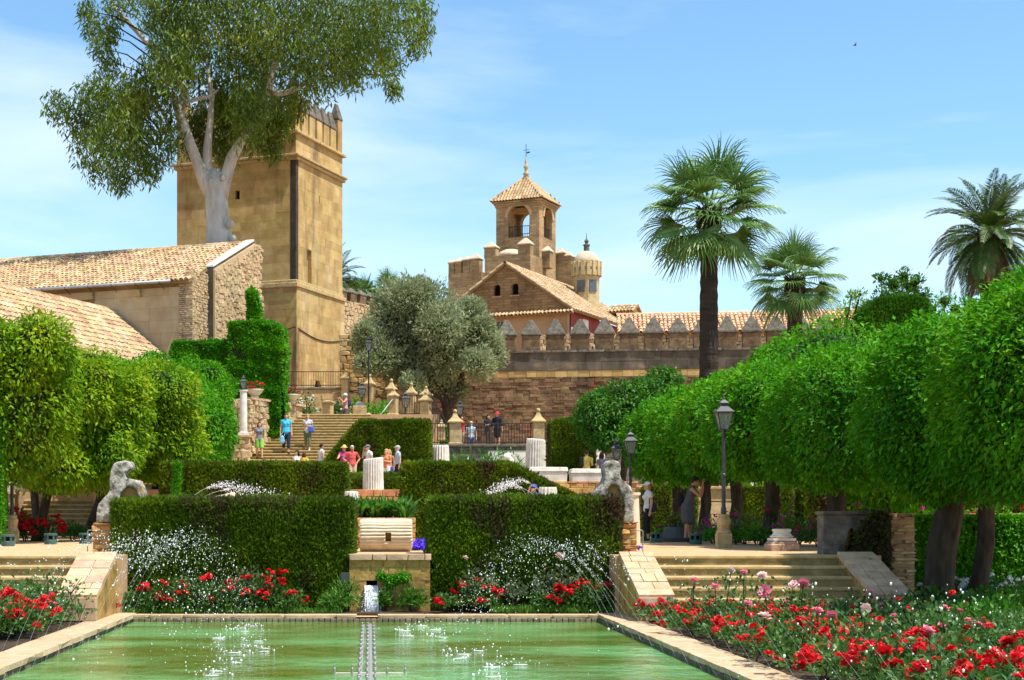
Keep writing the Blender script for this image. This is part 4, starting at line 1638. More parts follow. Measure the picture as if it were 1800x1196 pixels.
# receding wall with merlons right of the tower
d = Vector((.54, .84, 0)).normalized()
O3 = Vector((ux(601, 101.5), 101.5, 0))
nn = Vector((-d.y, d.x, 0))
zt3 = vz(527, 101.5)
t = thing('rear_battlement', 'receding battlemented wall seen just right of the stone tower', 'wall', (O3.x, O3.y, ZT))
put_blocks(wall_blocks(O3, d, nn, 12, 8, zt3, .26, .4, thick=.3, gap=.0, proud=.05, hj=.3, r=r), 'wall_stones', M_rubble, t, 0, kind='rough')
g = MB()
slab(g, O3, d, nn, 0, 12, .2, .9, 7, zt3)
g.build('wall_core', M_mortar, t)
for i in range(10):
    merlon(t, O3 + d * (.4 + i * 1.15) + nn * .35, d, nn, .72, .5, zt3 - .01, zt3 + .55, zt3 + .95, over=.03)
# ------------------------------------------------------------ walls, stairs, fences of the upper garden
# big staircase
t = thing('grand_staircase', 'broad pale stone staircase climbing towards the stone tower, with walkers on it', 'staircase', (-3, 70, Z3))
NS, SR, ST = 25, 0.15, .325
for i in range(NS):
    y = 70 + i * ST
    f = i / NS
    xl = -6.3 if y < 72.3 else (-5.7 if y < 73.3 else -5.75 + (y - 73.3) * .49)
    xr = 0.05
    z = Z3 + i * SR
    g = MB()
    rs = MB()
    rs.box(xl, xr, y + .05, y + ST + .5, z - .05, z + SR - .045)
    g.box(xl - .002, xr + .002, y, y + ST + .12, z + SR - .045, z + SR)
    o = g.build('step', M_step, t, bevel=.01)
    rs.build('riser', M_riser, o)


def stair_z(y):
    return Z3 + SR * (int((y - 70) / ST) + 1) if y >= 70 else Z3


# rubble wall left of the staircase
a0, a1 = Vector((-5.5, 73.2, 0)), Vector((-3.3, 78.0, 0))
d = (a1 - a0).normalized()
nn = Vector((-d.y, d.x, 0))
Lw = (a1 - a0).length
t = thing('rubble_wall', 'rough golden rubble wall with brick coping beside the broad staircase', 'wall', (-5, 72, Z3))
ztop = 7.08
rr = random.Random(6)
put_blocks(wall_blocks(a0, d, nn, Lw, Z3, ztop, .24, .30, thick=.5, gap=-.01, proud=.10, hj=.4, r=rr), 'rubble_stone', M_rubble, t, 300, kind='rough')
put_blocks(wall_blocks(Vector((-6.8, 73.15, 0)), X_, Y_, 1.35, Z3, ztop, .24, .30, thick=.4, gap=-.01, proud=.08, hj=.4, r=rr), 'end_stones', M_rubble, t, 0, kind='rough')
g = MB()
slab(g, a0, d, nn, 0.1, Lw, .05, 1.3, Z3, ztop - .03)
g.box(-6.8, -5.6, 73.4, 78, Z3, ztop - .03)
g.build('wall_core', M_mortar, t)
bl = []
a = 0
while a < Lw:
    bl.append((a0 + d * (a + .11) + nn * .22 + Z_ * (ztop + .05), d, nn, .20, .62, .11))
    a += .22
put_blocks(bl, 'coping_brick', M_coping, t)
# lower piece with the white column
t = thing('low_rubble_wall', 'low rubble wall with flat coping carrying the white lamp column', 'wall', (-6, 72.3, Z3))
zc = vz(765, 72.3)
put_blocks(wall_blocks(Vector((-7.8, 72.1, 0)), X_, Y_, 2.35, Z2, zc - .1, .23, .28, thick=.4, gap=-.01, proud=.08, hj=.4, r=rr), 'rubble_stone', M_rubble, t, 200, kind='rough')
put_blocks([b for b in wall_blocks(Vector((-5.46, 72.1, 0)), Vector((0, 1, 0)), Vector((-1, 0, 0)), 1.1, Z2, zc - .1, .23, .28, thick=.4, gap=-.01, proud=.08, hj=.4, r=rr)], 'side_stones', M_rubble, t, 0, kind='rough')
g = MB()
g.box(-7.8, -5.65, 72.3, 73.2, Z2, zc - .12)
g.build('wall_core', M_mortar, t)
g = MB()
g.box(-7.8, -5.40, 72.0, 73.2, zc - .12, zc)
g.build('coping', M_coping, t, bevel=.02)

# terrace walls under the tower
t = thing('terrace_wall', 'grey stone terrace wall below the tower railing', 'wall', (-3, 86.5, ZL))
x0, x1 = ux(470, 86.5), ux(607, 86.5)
put_blocks(wall_blocks(Vector((x0, 86.4, 0)), X_, Y_, x1 - x0, ZL - .2, ZT - .02, .34, .75, thick=.4, gap=.012, proud=.03, hj=.2, r=rr), 'wall_stone', M_pierstone, t, 120, kind='ashlar')
g = MB()
g.box(x0, x1, 86.35, 86.95, ZT - .02, ZT + .12)
g.build('coping', M_greystone, t, bevel=.03)


def railing(label, pts, h, m=M_iron, sp=.115, group=None, bar=.011, name='iron_railing'):
    """vertical bars between two rails along a polyline of base points"""
    t = thing(name, label, 'railing', pts[0], group=group)
    bars, top = MB(), MB()
    for p, q in zip(pts[:-1], pts[1:]):
        p, q = Vector(p), Vector(q)
        n = max(2, int((q - p).length / sp))
        for i in range(n):
            c = p + (q - p) * ((i + .5) / n)
            bars.box(c.x - bar, c.x + bar, c.y - bar, c.y + bar, c.z, c.z + h)
        for k in (h, .12):
            top.tube([p + Z_ * k, q + Z_ * k], .022, 4)
    bars.build('railing_bars', m, t)
    top.build('rails', m, t)
    return t


railing('thin dark railing on the terrace at the foot of the stone tower', [(ux(480, 86.6), 86.6, ZT + .12), (ux(605, 86.6), 86.6, ZT + .12)], .86, bar=.009, sp=.13)


def pier(label, u, Y, w, v0, vbody, vtop, group=None, m=M_pierstone, rz=0.0, flare=False):
    c = at(u, 910, Y)
    z0, z1, z2 = vz(v0, Y), vz(vbody, Y), vz(vtop, Y)
    t = thing('stone_pier', label, 'pier', (c.x, c.y, z0), group=group)
    g = MB()
    if flare:
        g.rbox(c, w * 2.0, w * 2.0, z0, z0 + .14, rz)
        g.rbox(c, w * 1.7, w * 1.7, z0 + .14, z0 + .34, rz, .75)
    else:
        g.rbox(c, w * 1.2, w * 1.2, z0, z0 + .12, rz)
    g.build('base', m, t, bevel=.02)
    g = MB()
    g.rbox(c, w, w, z0, z1, rz)
    g.build('shaft', m, t, bevel=.02)
    g = MB()
    g.rbox(c, w * 1.32, w * 1.32, z1, z1 + .09, rz)
    g.build('cap', m, t, bevel=.02)
    g = MB()
    h = z2 - z1 - .09
    r_ = w * .62
    # pyramidal bell shape then a ball
    prev = None
    prof = [(1.0, 0), (.78, .12), (.52, .28), (.36, .45), (.27, .58), (.25, .66)]
    for (k0, f0), (k1, f1) in zip(prof[:-1], prof[1:]):
        g.rbox(c, r_ * 2 * k0, r_ * 2 * k0, z1 + .09 + h * f0, z1 + .09 + h * f1, rz, k1 / k0)
    g.build('finial', m, t)
    g = MB()
    g.ball((c.x, c.y, z2 - h * .17), h * .18, 10, (1, 1, 1.05))
    g.build('ball', m, t, smooth=True)
    return t


RZ = R(-22)
grp = None
for lab, u, Y, w, v0, vb, vt in (
    ('golden stone pier with ball finial nearest the tower, end of the terrace railing', 608, 86.0, .40, 710, 667, 649),
    ('yellow lichened pier with ball finial, second along the ramp from the tower', 650, 85.0, .40, 722, 677, 658),
    ('golden pier with ball finial behind the flared front pier', 688, 84.2, .40, 725, 686, 666),
    ('pale golden pier with ball finial, between the flared pier and the olive shade', 723, 83.5, .40, 730, 693, 673),
    ('grey pier with ball finial in the olive shade above the dark hedge corner', 749, 82.5, .44, 735, 696, 679)):
    pier(lab, u, Y, w, v0, vb, vt, rz=RZ)
pier('weathered pier on a flared foot with steel handrail, above the square hedge', 692, 79.2, .40, 739, 698, 683, rz=RZ, flare=True)
pier('weathered pier at the right end of the square hedge top', 748, 79.0, .46, 739, 706, 689, rz=RZ)
pier('short golden pier with flat cap on the landing beside the white flower bush', 577, 79.3, .42, 742, 709, 703, rz=RZ)
pier('little stone finial peeping over the hedge by the stair head', 648, 78.6, .24, 745, 732, 724, rz=RZ)
pier('pale stone fence pier left of the iron fence', 800, 74.6, .55, 783, 744, 720)
pier('pale stone fence pier right of the iron fence', 946, 74.6, .52, 783, 743, 718)
pier('small shaded pier with finial below the stair railing, by the fence', 776, 76.5, .36, 775, 752, 738)
# ramp wall between the back piers
t = thing('ramp_wall', 'sloping ochre parapet wall between the ball finial piers', 'wall', (ux(680, 84.5), 84.5, ZL))
pl = [(608, 86.0, 690), (650, 85, 699), (688, 84.2, 706), (723, 83.5, 705), (749, 82.5, 711)]
g = MB()
for (ua, Ya, va), (ub, Yb, vb) in zip(pl[:-1], pl[1:]):
    p, q = Vector((ux(ua, Ya), Ya, 0)), Vector((ux(ub, Yb), Yb, 0))
    za, zb = vz(va, Ya), vz(vb, Yb)
    o_ = Vector((0, .35, 0))
    g.hexa([tuple(p + Z_ * 6.3), tuple(q + Z_ * 6.3), tuple(q + o_ + Z_ * 6.3), tuple(p + o_ + Z_ * 6.3), tuple(p + Z_ * za), tuple(q + Z_ * zb), tuple(q + o_ + Z_ * zb), tuple(p + o_ + Z_ * za)])
g.build('parapet', M_pierstone, t)
railing('dark wire mesh railing on the sloping parapet between the finial piers', [(ux(u, Y), Y + .12, vz(v, Y)) for u, Y, v in pl[:4]], .62, sp=.07, bar=.010)
railing('dark railing between the two weathered piers over the square hedge', [(ux(692, 79.1), 79.2, ZL), (ux(748, 79.0), 79.0, ZL)], 1.0, sp=.12)
g = MB()
g.tube([at(660, 741, 78.2), at(691, 701, 79.0)], .028, 6)
tag(g.build('handrail', M_zinc, None, smooth=True), 'slanting grey steel handrail up to the flared pier', 'handrail')

# retaining wall and iron fence in the middle
t = thing('retaining_wall', 'mottled grey and white retaining wall under the iron fence', 'wall', (9, 74, Z3))
put_blocks(wall_blocks(Vector((2.6, 73.9, 0)), X_, Y_, 12.5, Z3 - .1, ZF - .12, .45, .95, thick=.32, gap=.008, proud=.02, hj=.2, r=rr), 'wall_stone', M_greystone, t, 110, kind='ashlar')
g = MB()
g.box(5.5, 7.3, 73.87, 73.9, Z3, ZF - .3)
g.box(9.5, 10.9, 73.87, 73.9, Z3 + .2, ZF - .2)
g.build('old_plaster', M_white, t)
g = MB()
g.box(2.6, 15.1, 73.8, 74.3, ZF - .12, ZF)
g.build('coping', M_greystone, t, bevel=.02)
railing('black iron bar fence in front of the brown wall, visitors standing behind it', [(ux(748, 74.6), 74.6, ZF), (ux(795, 74.6), 74.6, ZF), (ux(805, 74.6), 74.6, ZF), (ux(940, 74.6), 74.6, ZF), (ux(952, 74.6), 74.6, ZF), (ux(1010, 74.6), 74.6, ZF)], 1.0, sp=.125, bar=.016, name='iron_fence')
railing('dark stair railing sloping down behind the square hedge to the fence', [(ux(753, 79), 79, 7.1), (ux(785, 76.8), 76.8, 5.3)], .95, sp=.12)

# low brick wall of the middle terrace on the right with stone troughs on it
t = thing('low_brick_wall', 'low rough brick wall under the two grey stone troughs', 'wall', (8, 53.8, Z1))
put_blocks(wall_blocks(Vector((ux(935, 53.9), 53.9, 0)), X_, Y_, 3.6, Z1, vz(846, 53.9), .17, .36, thick=.3, gap=.016, proud=.03, hj=.2, r=rr), 'brick', M_brick_near, t, 150)
g = MB()
g.box(ux(935, 53.9), ux(935, 53.9) + 3.6, 54.05, 54.22, Z1, Z2)
g.build('wall_core', M_mortar, t)
t = thing('planter_wall', 'low brown stone edge under the fluted column stump', 'wall', (0.4, 54, Z1))
bl = wall_blocks(Vector((-2.2, 53.9, 0)), X_, Y_, 4.6, Z1, Z2, .18, .42, thick=.3, gap=.016, proud=.03, hj=.2, r=rr)
put_blocks(bl, 'stone', M_brick_near, t, 200)

# stone garden wall with hedge boxes at the back of the right orange tree row
t = thing('garden_wall', 'golden stone garden wall behind the right row of orange trees', 'wall', (12, 52, Z1))
x0, x1 = ux(1120, 53.8), ux(1560, 53.8)
put_blocks(wall_blocks(Vector((x0, 53.6, 0)), X_, Y_, x1 - x0, Z1, Z2 + .02, .42, .8, thick=.4, gap=.015, proud=.03, hj=.2, r=rr), 'wall_stone', M_rubble, t, 100)
g = MB()
g.box(x0, x1, 53.5, 54.2, Z2 + .0, Z2 + .1)
g.build('coping', M_pierstone, t, bevel=.02)

# brick piers carrying the statues, and the piers at the right
def brick_pier(label, x, y, w, d, z0, z1, course, ln, m, kind='rough', gap=.014, proud=.02, sd=1):
    t = thing('brick_pier', label, 'pier', (x, y, z0))
    r_ = random.Random(sd)
    bl = []
    z = z0
    k = 0
    while z < z1 - .01:
        h = min(course * r_.uniform(.85, 1.15), z1 - z)
        cuts = [0, 1] if (k % 2 and ln > w * .8) else [0, r_.uniform(.42, .58), 1]
        for a, b in zip(cuts[:-1], cuts[1:]):
            bl.append((Vector((x - w / 2 + (a + b) / 2 * w + r_.uniform(-.008, .008), y + r_.uniform(-proud, proud * .4), z + h / 2)), X_, Y_, (b - a) * w - gap, d, h - gap))
        z += h
        k += 1
    put_blocks(bl, 'brick', m, t, 280, kind=kind)
    g = MB()
    g.box(x - w / 2 + .03, x + w / 2 - .03, y - d / 2 + .03, y + d / 2 - .03, z0, z1 - .02)
    g.build('mortar_core', M_mortar, t)
    return t


brick_pier('orange brick pier under the right headless statue', ux(1106, 28.2), 28.42, .33, .42, 1.0, vz(917, 28.2), .098, .33, M_brick_near, sd=3)
brick_pier('orange brick pier under the left headless statue', ux(178, 28.2), 28.42, .37, .42, 1.0, vz(919, 28.2), .098, .33, M_brick_near, sd=4)
brick_pier('tall pier of thin layered bricks left of the two dark trunks', ux(1583, 28.2), 28.3, .47, .5, 0.3, vz(907, 28.0), .064, .45, M_slate_brick, sd=5)

# marble faced corner block with a pointed recess
t = thing('carved_stone_block', 'upright grey carved stone block with pointed recess at the top of the right steps', 'stone block', (ux(1480, 28), 28.2, 1.0))
x0, x1, x2 = ux(1446, 28), ux(1493, 28), ux(1530, 28)
zt_ = vz(902, 28)
g = MB()
n = 8
apx = (x0 + .50, 1.0 + .47)
g.extr([(x0, 27.95, .9), (x0 + .36, 27.95, .9), (x0 + .40, 27.95, 1.2), (apx[0] - .05, 27.95, 1.42), (apx[0], 27.95, apx[1]), (apx[0], 27.95, zt_ - .03), (x0, 27.95, zt_ - .03)], (0, .4, 0))
g.extr([(apx[0], 27.95, zt_ - .03), (apx[0], 27.95, apx[1]), (apx[0] + .05, 27.95, 1.42), (x0 + .62, 27.95, 1.2), (x0 + .66, 27.95, .9), (x2, 27.95, .9), (x2, 27.95, zt_ - .03)], (0, .4, 0))
o = g.build('block', M_greystone, t, bevel=.012)
g = MB()
g.box(x0 - .03, x2 + .02, 27.90, 28.4, zt_ - .03, zt_ + .03)
g.build('top_slab', M_greystone, t, bevel=.012)
g = MB()
g.box(x0 + .3, x0 + .7, 28.2, 28.3, .9, 1.5)
g.build('recess_back', M_brick_near, t)

# ivy wall on the right, brick topped
t = thing('brick_topped_wall', 'garden wall with red brick coping hidden under ivy at the right edge', 'wall', (12, 30, 0))
put_blocks(wall_blocks(Vector((ux(1605, 30.3), 30.3, 0)), X_, Y_, 8, 0, 1.62, .24, .42, thick=.4, gap=.014, proud=.03, hj=.2, r=rr), 'wall_stone', M_rubble, t, 130)
bl = []
x = ux(1510, 30.3)
while x < 17:
    bl.append((Vector((x + .12, 30.5, 1.68)), X_, Y_, .225, .6, .09))
    x += .24
put_blocks(bl, 'coping_brick', M_brick_near, t)

# low planter wall for the strap leaved plants in the middle
t = thing('raised_bed', 'low brick raised bed behind the fallen column drum', 'planter', (.4, 34, Z1))
put_blocks(wall_blocks(Vector((ux(603, 34), 34.0, 0)), X_, Y_, 1.55, Z1, vz(910, 34), .105, .30, thick=.24, gap=.012, proud=.02, hj=.15, r=rr), 'brick', M_brick_near, t, 120)
g = MB()
g.box(ux(603, 34), ux(603, 34) + 1.55, 34.1, 35.6, Z1, vz(912, 34))
g.build('soil', M_soil, t)
# ------------------------------------------------------------ foliage helpers
def foliage(name, LV, LQ, m, core=None, core_m=None, parent=None, kind=None):
    V, Q = LV, LQ
    nl = len(Q)
    if core is not None:
        Q = np.concatenate([Q, core[1] + len(V)])
        V = np.concatenate([V, core[0]])
    me = arr_mesh(name, V, Q, m)
    if core is not None:
        me.materials.append(core_m or M_hedgecore)
        idx = np.zeros(len(Q), dtype=np.int32)
        idx[nl:] = 1
        me.polygons.foreach_set('material_index', idx)
    return link(name, me, None, parent, kind=kind)


def wobble(P, k, seed):
    r = np.random.RandomState(seed)
    s = np.zeros(len(P))
    for i in range(6):
        w = r.normal(size=3) * k * (1 + i * .5)
        s += np.sin(P @ w + r.uniform(0, 6.28)) / (1 + i * .6)
    return s / 2.6


def sphere_grid(c, rad, p=2.0, lump=None, n=14, zcut=None, k=1.0):
    V, Q = [], []
    m = n // 2 + 1
    th = np.linspace(-PI / 2 + .01, PI / 2 - .01, m)
    ph = np.arange(n) * 2 * PI / n
    D = np.array([[math.cos(a) * math.cos(b), math.cos(a) * math.sin(b), math.sin(a)] for a in th for b in ph])
    rr = (np.abs(D) ** p).sum(1) ** (-1 / p)
    P = D * rr[:, None]
    if lump is not None:
        P = P * (1 + lump(D))[:, None]
    P = P * np.array(rad) * k + np.array(c)
    if zcut is not None:
        P[:, 2] = np.maximum(P[:, 2], zcut)
    Q = np.array([(i * n + j, i * n + (j + 1) % n, (i + 1) * n + (j + 1) % n, (i + 1) * n + j) for i in range(m - 1) for j in range(n)])
    return P, Q


def blob_leaves(c, rad, n, L, W, p=2.0, lump_amt=.12, lump_k=3.0, seed=1, inner=.35, out=.5, rnd=.7, down=.35, fold=.12, droop=.0, zcut=None, up=0.0, holes=False):
    D0 = rand_dirs(n)
    rr = (np.abs(D0) ** p).sum(1) ** (-1 / p)
    lum = lump_amt * wobble(D0, lump_k, seed)
    P = D0 * (rr * (1 + lum) * (1 - inner * rng.rand(n) ** 2.2) * (1 + .13 * rng.rand(n) ** 9))[:, None] * np.array(rad) + np.array(c)
    if zcut is not None:
        low = P[:, 2] < zcut
        P[low, 2] = zcut + rng.rand(low.sum()) * .22 - .1
    if holes:
        kp = (wobble(D0, 6.5, seed + 9) < .62) | (rng.rand(n) < .30)
        P, D0, n = P[kp], D0[kp], int(kp.sum())
    No = norm_(D0 / np.array(rad))
    dr = norm_(No * out + rng.normal(size=(n, 3)) * rnd * .6 + np.array([0, 0, up - down]))
    Nn = norm_(No * .7 + rng.normal(size=(n, 3)) * .5 + np.array([0, 0, .8]))
    sz = np.clip(rng.normal(1, .22, n), .5, 1.6)
    return leaf_arrays(P, dr, Nn, L * sz, W * sz, fold, droop)


def cat(parts):
    V, Q, k = [], [], 0
    for v, q in parts:
        V.append(v)
        Q.append(q + k)
        k += len(v)
    return np.concatenate(V), np.concatenate(Q)


def tri_area_pts(poly, n):
    """random points in a simple polygon (x,z)"""
    poly = np.array(poly)
    lo, hi = poly.min(0), poly.max(0)
    out = []
    while sum(len(o) for o in out) < n:
        p = lo + rng.rand(n * 2, 2) * (hi - lo)
        ins = np.zeros(len(p), bool)
        j = len(poly) - 1
        for i in range(len(poly)):
            xi, zi = poly[i]
            xj, zj = poly[j]
            c = ((zi > p[:, 1]) != (zj > p[:, 1])) & (p[:, 0] < (xj - xi) * (p[:, 1] - zi) / (zj - zi + 1e-12) + xi)
            ins ^= c
            j = i
        out.append(p[ins])
    return np.concatenate(out)[:n]


def poly_area(poly):
    a = 0
    for i in range(len(poly)):
        x0, z0 = poly[i]
        x1, z1 = poly[(i + 1) % len(poly)]
        a += x0 * z1 - x1 * z0
    return abs(a) / 2


def hedge(label, poly, y0, y1, dens=2200, L=.085, W=.032, m=None, seed=1, disp=.055, cat_='hedge', group=None, back=True, up=.75, patches=True, name='hedge'):
    """clipped hedge: polygon in (x,z), front at y0, back at y1 (poly runs counter-clockwise seen from the camera)"""
    m = m or M_hedge
    parts = []

    def add(P, No, k=1.0):
        n = len(P)
        keep = (wobble(P, 2.3, seed + 5) < .78) | (rng.rand(n) < .22)
        P, No, n = P[keep], No[keep], int(keep.sum())
        dsp = disp * wobble(P, 1.6, seed) + rng.normal(size=n) * .018
        P = P + No * dsp[:, None]
        dr = norm_(No * .55 + np.array([0, 0, up]) + rng.normal(size=(n, 3)) * .42)
        Nn = norm_(No + rng.normal(size=(n, 3)) * .5)
        sz = np.clip(rng.normal(1, .25, n), .5, 1.7) * k
        parts.append(leaf_arrays(P, dr, Nn, L * sz, W * sz, .1))

    A = poly_area(poly)
    n = int(A * dens)
    q = tri_area_pts(poly, n)
    add(np.stack([q[:, 0], np.full(n, y0), q[:, 1]], 1), np.tile([0, -1.0, 0], (n, 1)))
    if back:
        nb = n // 4
        q = tri_area_pts(poly, nb)
        add(np.stack([q[:, 0], np.full(nb, y1), q[:, 1]], 1), np.tile([0, 1.0, 0], (nb, 1)), 1.8)
    zmin = min(z for x, z in poly)
    for i in range(len(poly)):
        (xa, za), (xb, zb) = poly[i], poly[(i + 1) % len(poly)]
        if za <= zmin + .01 and zb <= zmin + .01:
            continue
        l = math.hypot(xb - xa, zb - za)
        if l < 1e-3:
            continue
        n = max(30, int(l * (y1 - y0) * dens * .8))
        f, g_ = rng.rand(n), rng.rand(n)
        P = np.stack([xa + (xb - xa) * f, y0 + (y1 - y0) * g_, za + (zb - za) * f], 1)
        No = np.array([(zb - za) / l, 0, -(xb - xa) / l])
        add(P, np.tile(No, (n, 1)))
    for i in range(len(poly)):
        (xa, za), (xb, zb) = poly[i], poly[(i + 1) % len(poly)]
        if xb < xa - .05 and min(za, zb) > zmin + .05:         # upper edges get a fringe of young shoots
            n = int(abs(xb - xa) * 520 * (.085 / L) ** .5)
            f = rng.rand(n)
            P = np.stack([xa + (xb - xa) * f, y0 + rng.rand(n) * .16 - .03, za + (zb - za) * f - .03], 1)
            parts.append(leaf_arrays(P, rng.normal(size=(n, 3)) * .3 + np.array([0, -.25, 1]), rng.normal(size=(n, 3)) * .6 + np.array([0, -1, .4]), L * 1.1 * rng.uniform(.5, 1.2, n), W, .1))
    V, Q = cat(parts)
    # inner body
    cx = sum(x for x, z in poly) / len(poly)
    cz = sum(z for x, z in poly) / len(poly)
    ins = []
    for x, z in poly:
        dx, dz = cx - x, cz - z
        dl = math.hypot(dx, dz)
        ins.append((x + dx / dl * .07, z + (dz / dl * .07 if z > zmin + .01 else 0)))
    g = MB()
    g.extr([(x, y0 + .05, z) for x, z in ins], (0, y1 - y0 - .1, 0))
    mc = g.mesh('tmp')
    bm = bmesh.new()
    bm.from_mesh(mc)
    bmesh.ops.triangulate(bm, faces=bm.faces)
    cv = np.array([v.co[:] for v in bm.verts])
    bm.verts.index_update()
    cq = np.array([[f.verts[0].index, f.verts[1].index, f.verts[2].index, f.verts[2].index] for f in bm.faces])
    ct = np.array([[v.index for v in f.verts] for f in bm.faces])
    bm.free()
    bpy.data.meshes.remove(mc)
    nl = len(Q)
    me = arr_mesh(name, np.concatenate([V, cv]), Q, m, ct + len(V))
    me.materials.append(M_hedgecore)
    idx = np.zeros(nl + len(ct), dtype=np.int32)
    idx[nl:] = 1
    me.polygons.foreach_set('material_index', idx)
    o = link(name, me)
    return tag(o, label, cat_, group)


def prect(x0, x1, z0, z1):
    return [(x0, z0), (x1, z0), (x1, z1), (x0, z1)]


# ------------------------------------------------------------ clipped cypress hedges
YH = 28.02
hx = lambda u, Y=YH: ux(u, Y)
hz_ = lambda v, Y=YH: vz(v, Y)
hedge('big dark clipped cypress hedge left of the water spout, red roses at its foot', prect(hx(198), hx(616), 0, hz_(884)), YH, YH + 1.35, dens=3600, seed=2)
hedge('big dark clipped cypress hedge right of the water spout', [(hx(758), 0), (hx(1012), 0), (hx(1017), hz_(905)), (hx(1006), hz_(880)), (hx(758), hz_(880))], YH, YH + 1.35, dens=3600, seed=3)
hedge('narrow end block of clipped cypress hedge next to the orange brick pier', [(hx(1014), 0), (hx(1089), 0), (hx(1089), hz_(879)), (hx(1026), hz_(879)), (hx(1014), hz_(893))], YH - .03, YH + 1.30, dens=3200, seed=4)
Y2 = 45.0
hedge('long dark hedge behind the front left hedge, walkers standing behind it', prect(ux(285, Y2), ux(607, Y2), Z1, vz(818, Y2)), Y2, Y2 + 1.5, dens=1500, L=.11, W=.045, seed=5)
hedge('dark hedge with a long sloping right shoulder, behind the front right hedge', [(ux(711, Y2), Z1), (ux(1035, Y2), Z1), (ux(1035, Y2), vz(884, Y2)), (ux(1010, Y2), vz(872, Y2)), (ux(897, Y2), vz(817, Y2)), (ux(711, Y2), vz(817, Y2))], Y2, Y2 + 1.5, dens=1500, L=.11, W=.045, seed=6)
Y3 = 68.6
hedge('dark square hedge beside the stairs under the flared pier', prect(ux(652, Y3), ux(755, Y3), Z3, vz(741, Y3)), Y3, Y3 + 2.2, dens=1100, L=.13, W=.055, seed=7)
hedge('sloping clipped hedge following the right side of the broad staircase', [(ux(566, Y3 + .2), Z3), (ux(651, Y3 + .2), Z3), (ux(651, Y3 + .2), vz(740, Y3)), (ux(632, Y3 + .2), vz(741, Y3)), (ux(570, Y3 + .2), vz(815, Y3))], Y3 + .1, Y3 + 2.2, dens=1300, L=.13, W=.055, seed=8)
Y4 = 56.2
hedge('knee high box hedge behind the fluted column stump', prect(ux(606, Y4), ux(712, Y4), Z2, vz(843, Y4)), Y4, Y4 + .7, dens=2200, L=.09, W=.04, seed=9, m=M_ivy if False else M_hedge)
hedge('second low box hedge row behind the knee high one', prect(ux(600, 62), ux(716, 62), Z3, vz(836, 62)), 61.5, 62.1, dens=1500, L=.09, W=.04, seed=10)
hedge('dark clipped hedge block at the right end of the iron fence', prect(ux(974, 66), ux(1045, 66), Z3, vz(740, 66)), 66, 68, dens=1100, L=.13, W=.055, seed=11)
hedge('dark hedge along the terrace wall at the far right, behind the trunks', prect(ux(1440, 52.9), 46, Z1, 3.1), 52.6, 53.5, dens=420, L=.17, W=.085, seed=14)
hedge('narrow pale green clipped cypress in front of the left hedge', [(ux(302, 41), Z1), (ux(311, 41), Z1), (ux(314, 41), vz(815, 41)), (ux(306, 41), vz(815, 41))], 41, 41.2, dens=9000, L=.06, W=.028, seed=12, m=M_ivy, disp=.01)
hedge('tall clipped evergreen column cut by the left edge of the photograph', [(ux(-40, 38), Z1), (ux(-6, 38), Z1), (ux(3, 38), vz(740, 38)), (ux(3, 38), vz(655, 38)), (ux(-10, 38), vz(610, 38)), (ux(-40, 38), vz(600, 38))], 38, 38.8, dens=2200, L=.08, W=.035, seed=13, m=M_ivy)
# hedge boxes against the garden wall on the right
for i, (ua, ub, vt_, lab) in enumerate(((1135, 1178, 856, 'mossy clipped hedge block at the left end of the right garden wall'), (1205, 1222, 857, 'slim hedge block between two orange trunks on the garden wall'),
                                        (1312, 1345, 856, 'hedge block left of the thick trunk on the garden wall'), (1350, 1392, 850, 'taller hedge block on the garden wall beside the thick trunk'), (1410, 1450, 856, 'hedge block at the right end of the garden wall'))):
    hedge(lab, prect(ux(ua, 52.9), ux(ub, 52.9), Z1, vz(vt_, 52.9)), 52.8, 53.45, dens=1500, L=.09, W=.04, seed=20 + i)

# bright ivy hedges by the tiled house
Y5 = 75.5
hedge('bright green ivy covered block under the end of the tiled house', [(ux(303, Y5), ZL - 3), (ux(420, Y5), ZL - 3), (ux(428, Y5), vz(620, Y5)), (ux(424, Y5), vz(603, Y5)), (ux(304, Y5), vz(602, Y5))], Y5, Y5 + 2.2, dens=1000, L=.13, W=.08, m=M_ivy, seed=30, up=.1, disp=.17)
hedge('tall bright green ivy mass beside the stone tower, above the red flower bowls', [(ux(398, Y5), ZL - 3), (ux(494, Y5), ZL - 1), (ux(498, Y5), vz(610, Y5)), (ux(494, Y5), vz(578, Y5)), (ux(462, Y5), vz(568, Y5)), (ux(404, Y5), vz(571, Y5))], Y5 - .5, Y5 + 2.5, dens=1100, L=.13, W=.08, m=M_ivy, seed=31, up=.1, disp=.24)
hedge('slender ivy climbing the rubble buttress of the tiled house', [(ux(438, 81), 10), (ux(462, 81), 10), (ux(456, 81), vz(545, 81)), (ux(447, 81), vz(514, 81)), (ux(440, 81), vz(512, 81))], 80.6, 81.4, dens=1100, L=.14, W=.09, m=M_ivy, seed=32, up=.1, disp=.16)
hedge('leafy ivy curtain on the garden wall at the right edge', prect(ux(1606, 30.1), ux(1606, 30.1) + 7, 0, vz(911, 30.1)), 29.95, 30.25, dens=2600, L=.09, W=.055, m=M_ivy, seed=33, up=-.5, disp=.05, back=False, cat_='ivy', name='ivy')
hedge('green and brown creeper hanging beside the thin brick pier', [(ux(1495, 28), 1.0), (ux(1556, 28), .6), (ux(1556, 28), vz(903, 28)), (ux(1530, 28), vz(899, 28)), (ux(1508, 28), vz(925, 28))], 27.80, 28.5, dens=3200, L=.07, W=.035, m=leafmat('creeper_leaf', (0.05, 0.10, 0.012), (0.075, 0.06, 0.022), (0.10, 0.17, 0.02), nscale=3.0), seed=34, up=-.4, disp=.05, back=False, cat_='creeper', name='creeper')
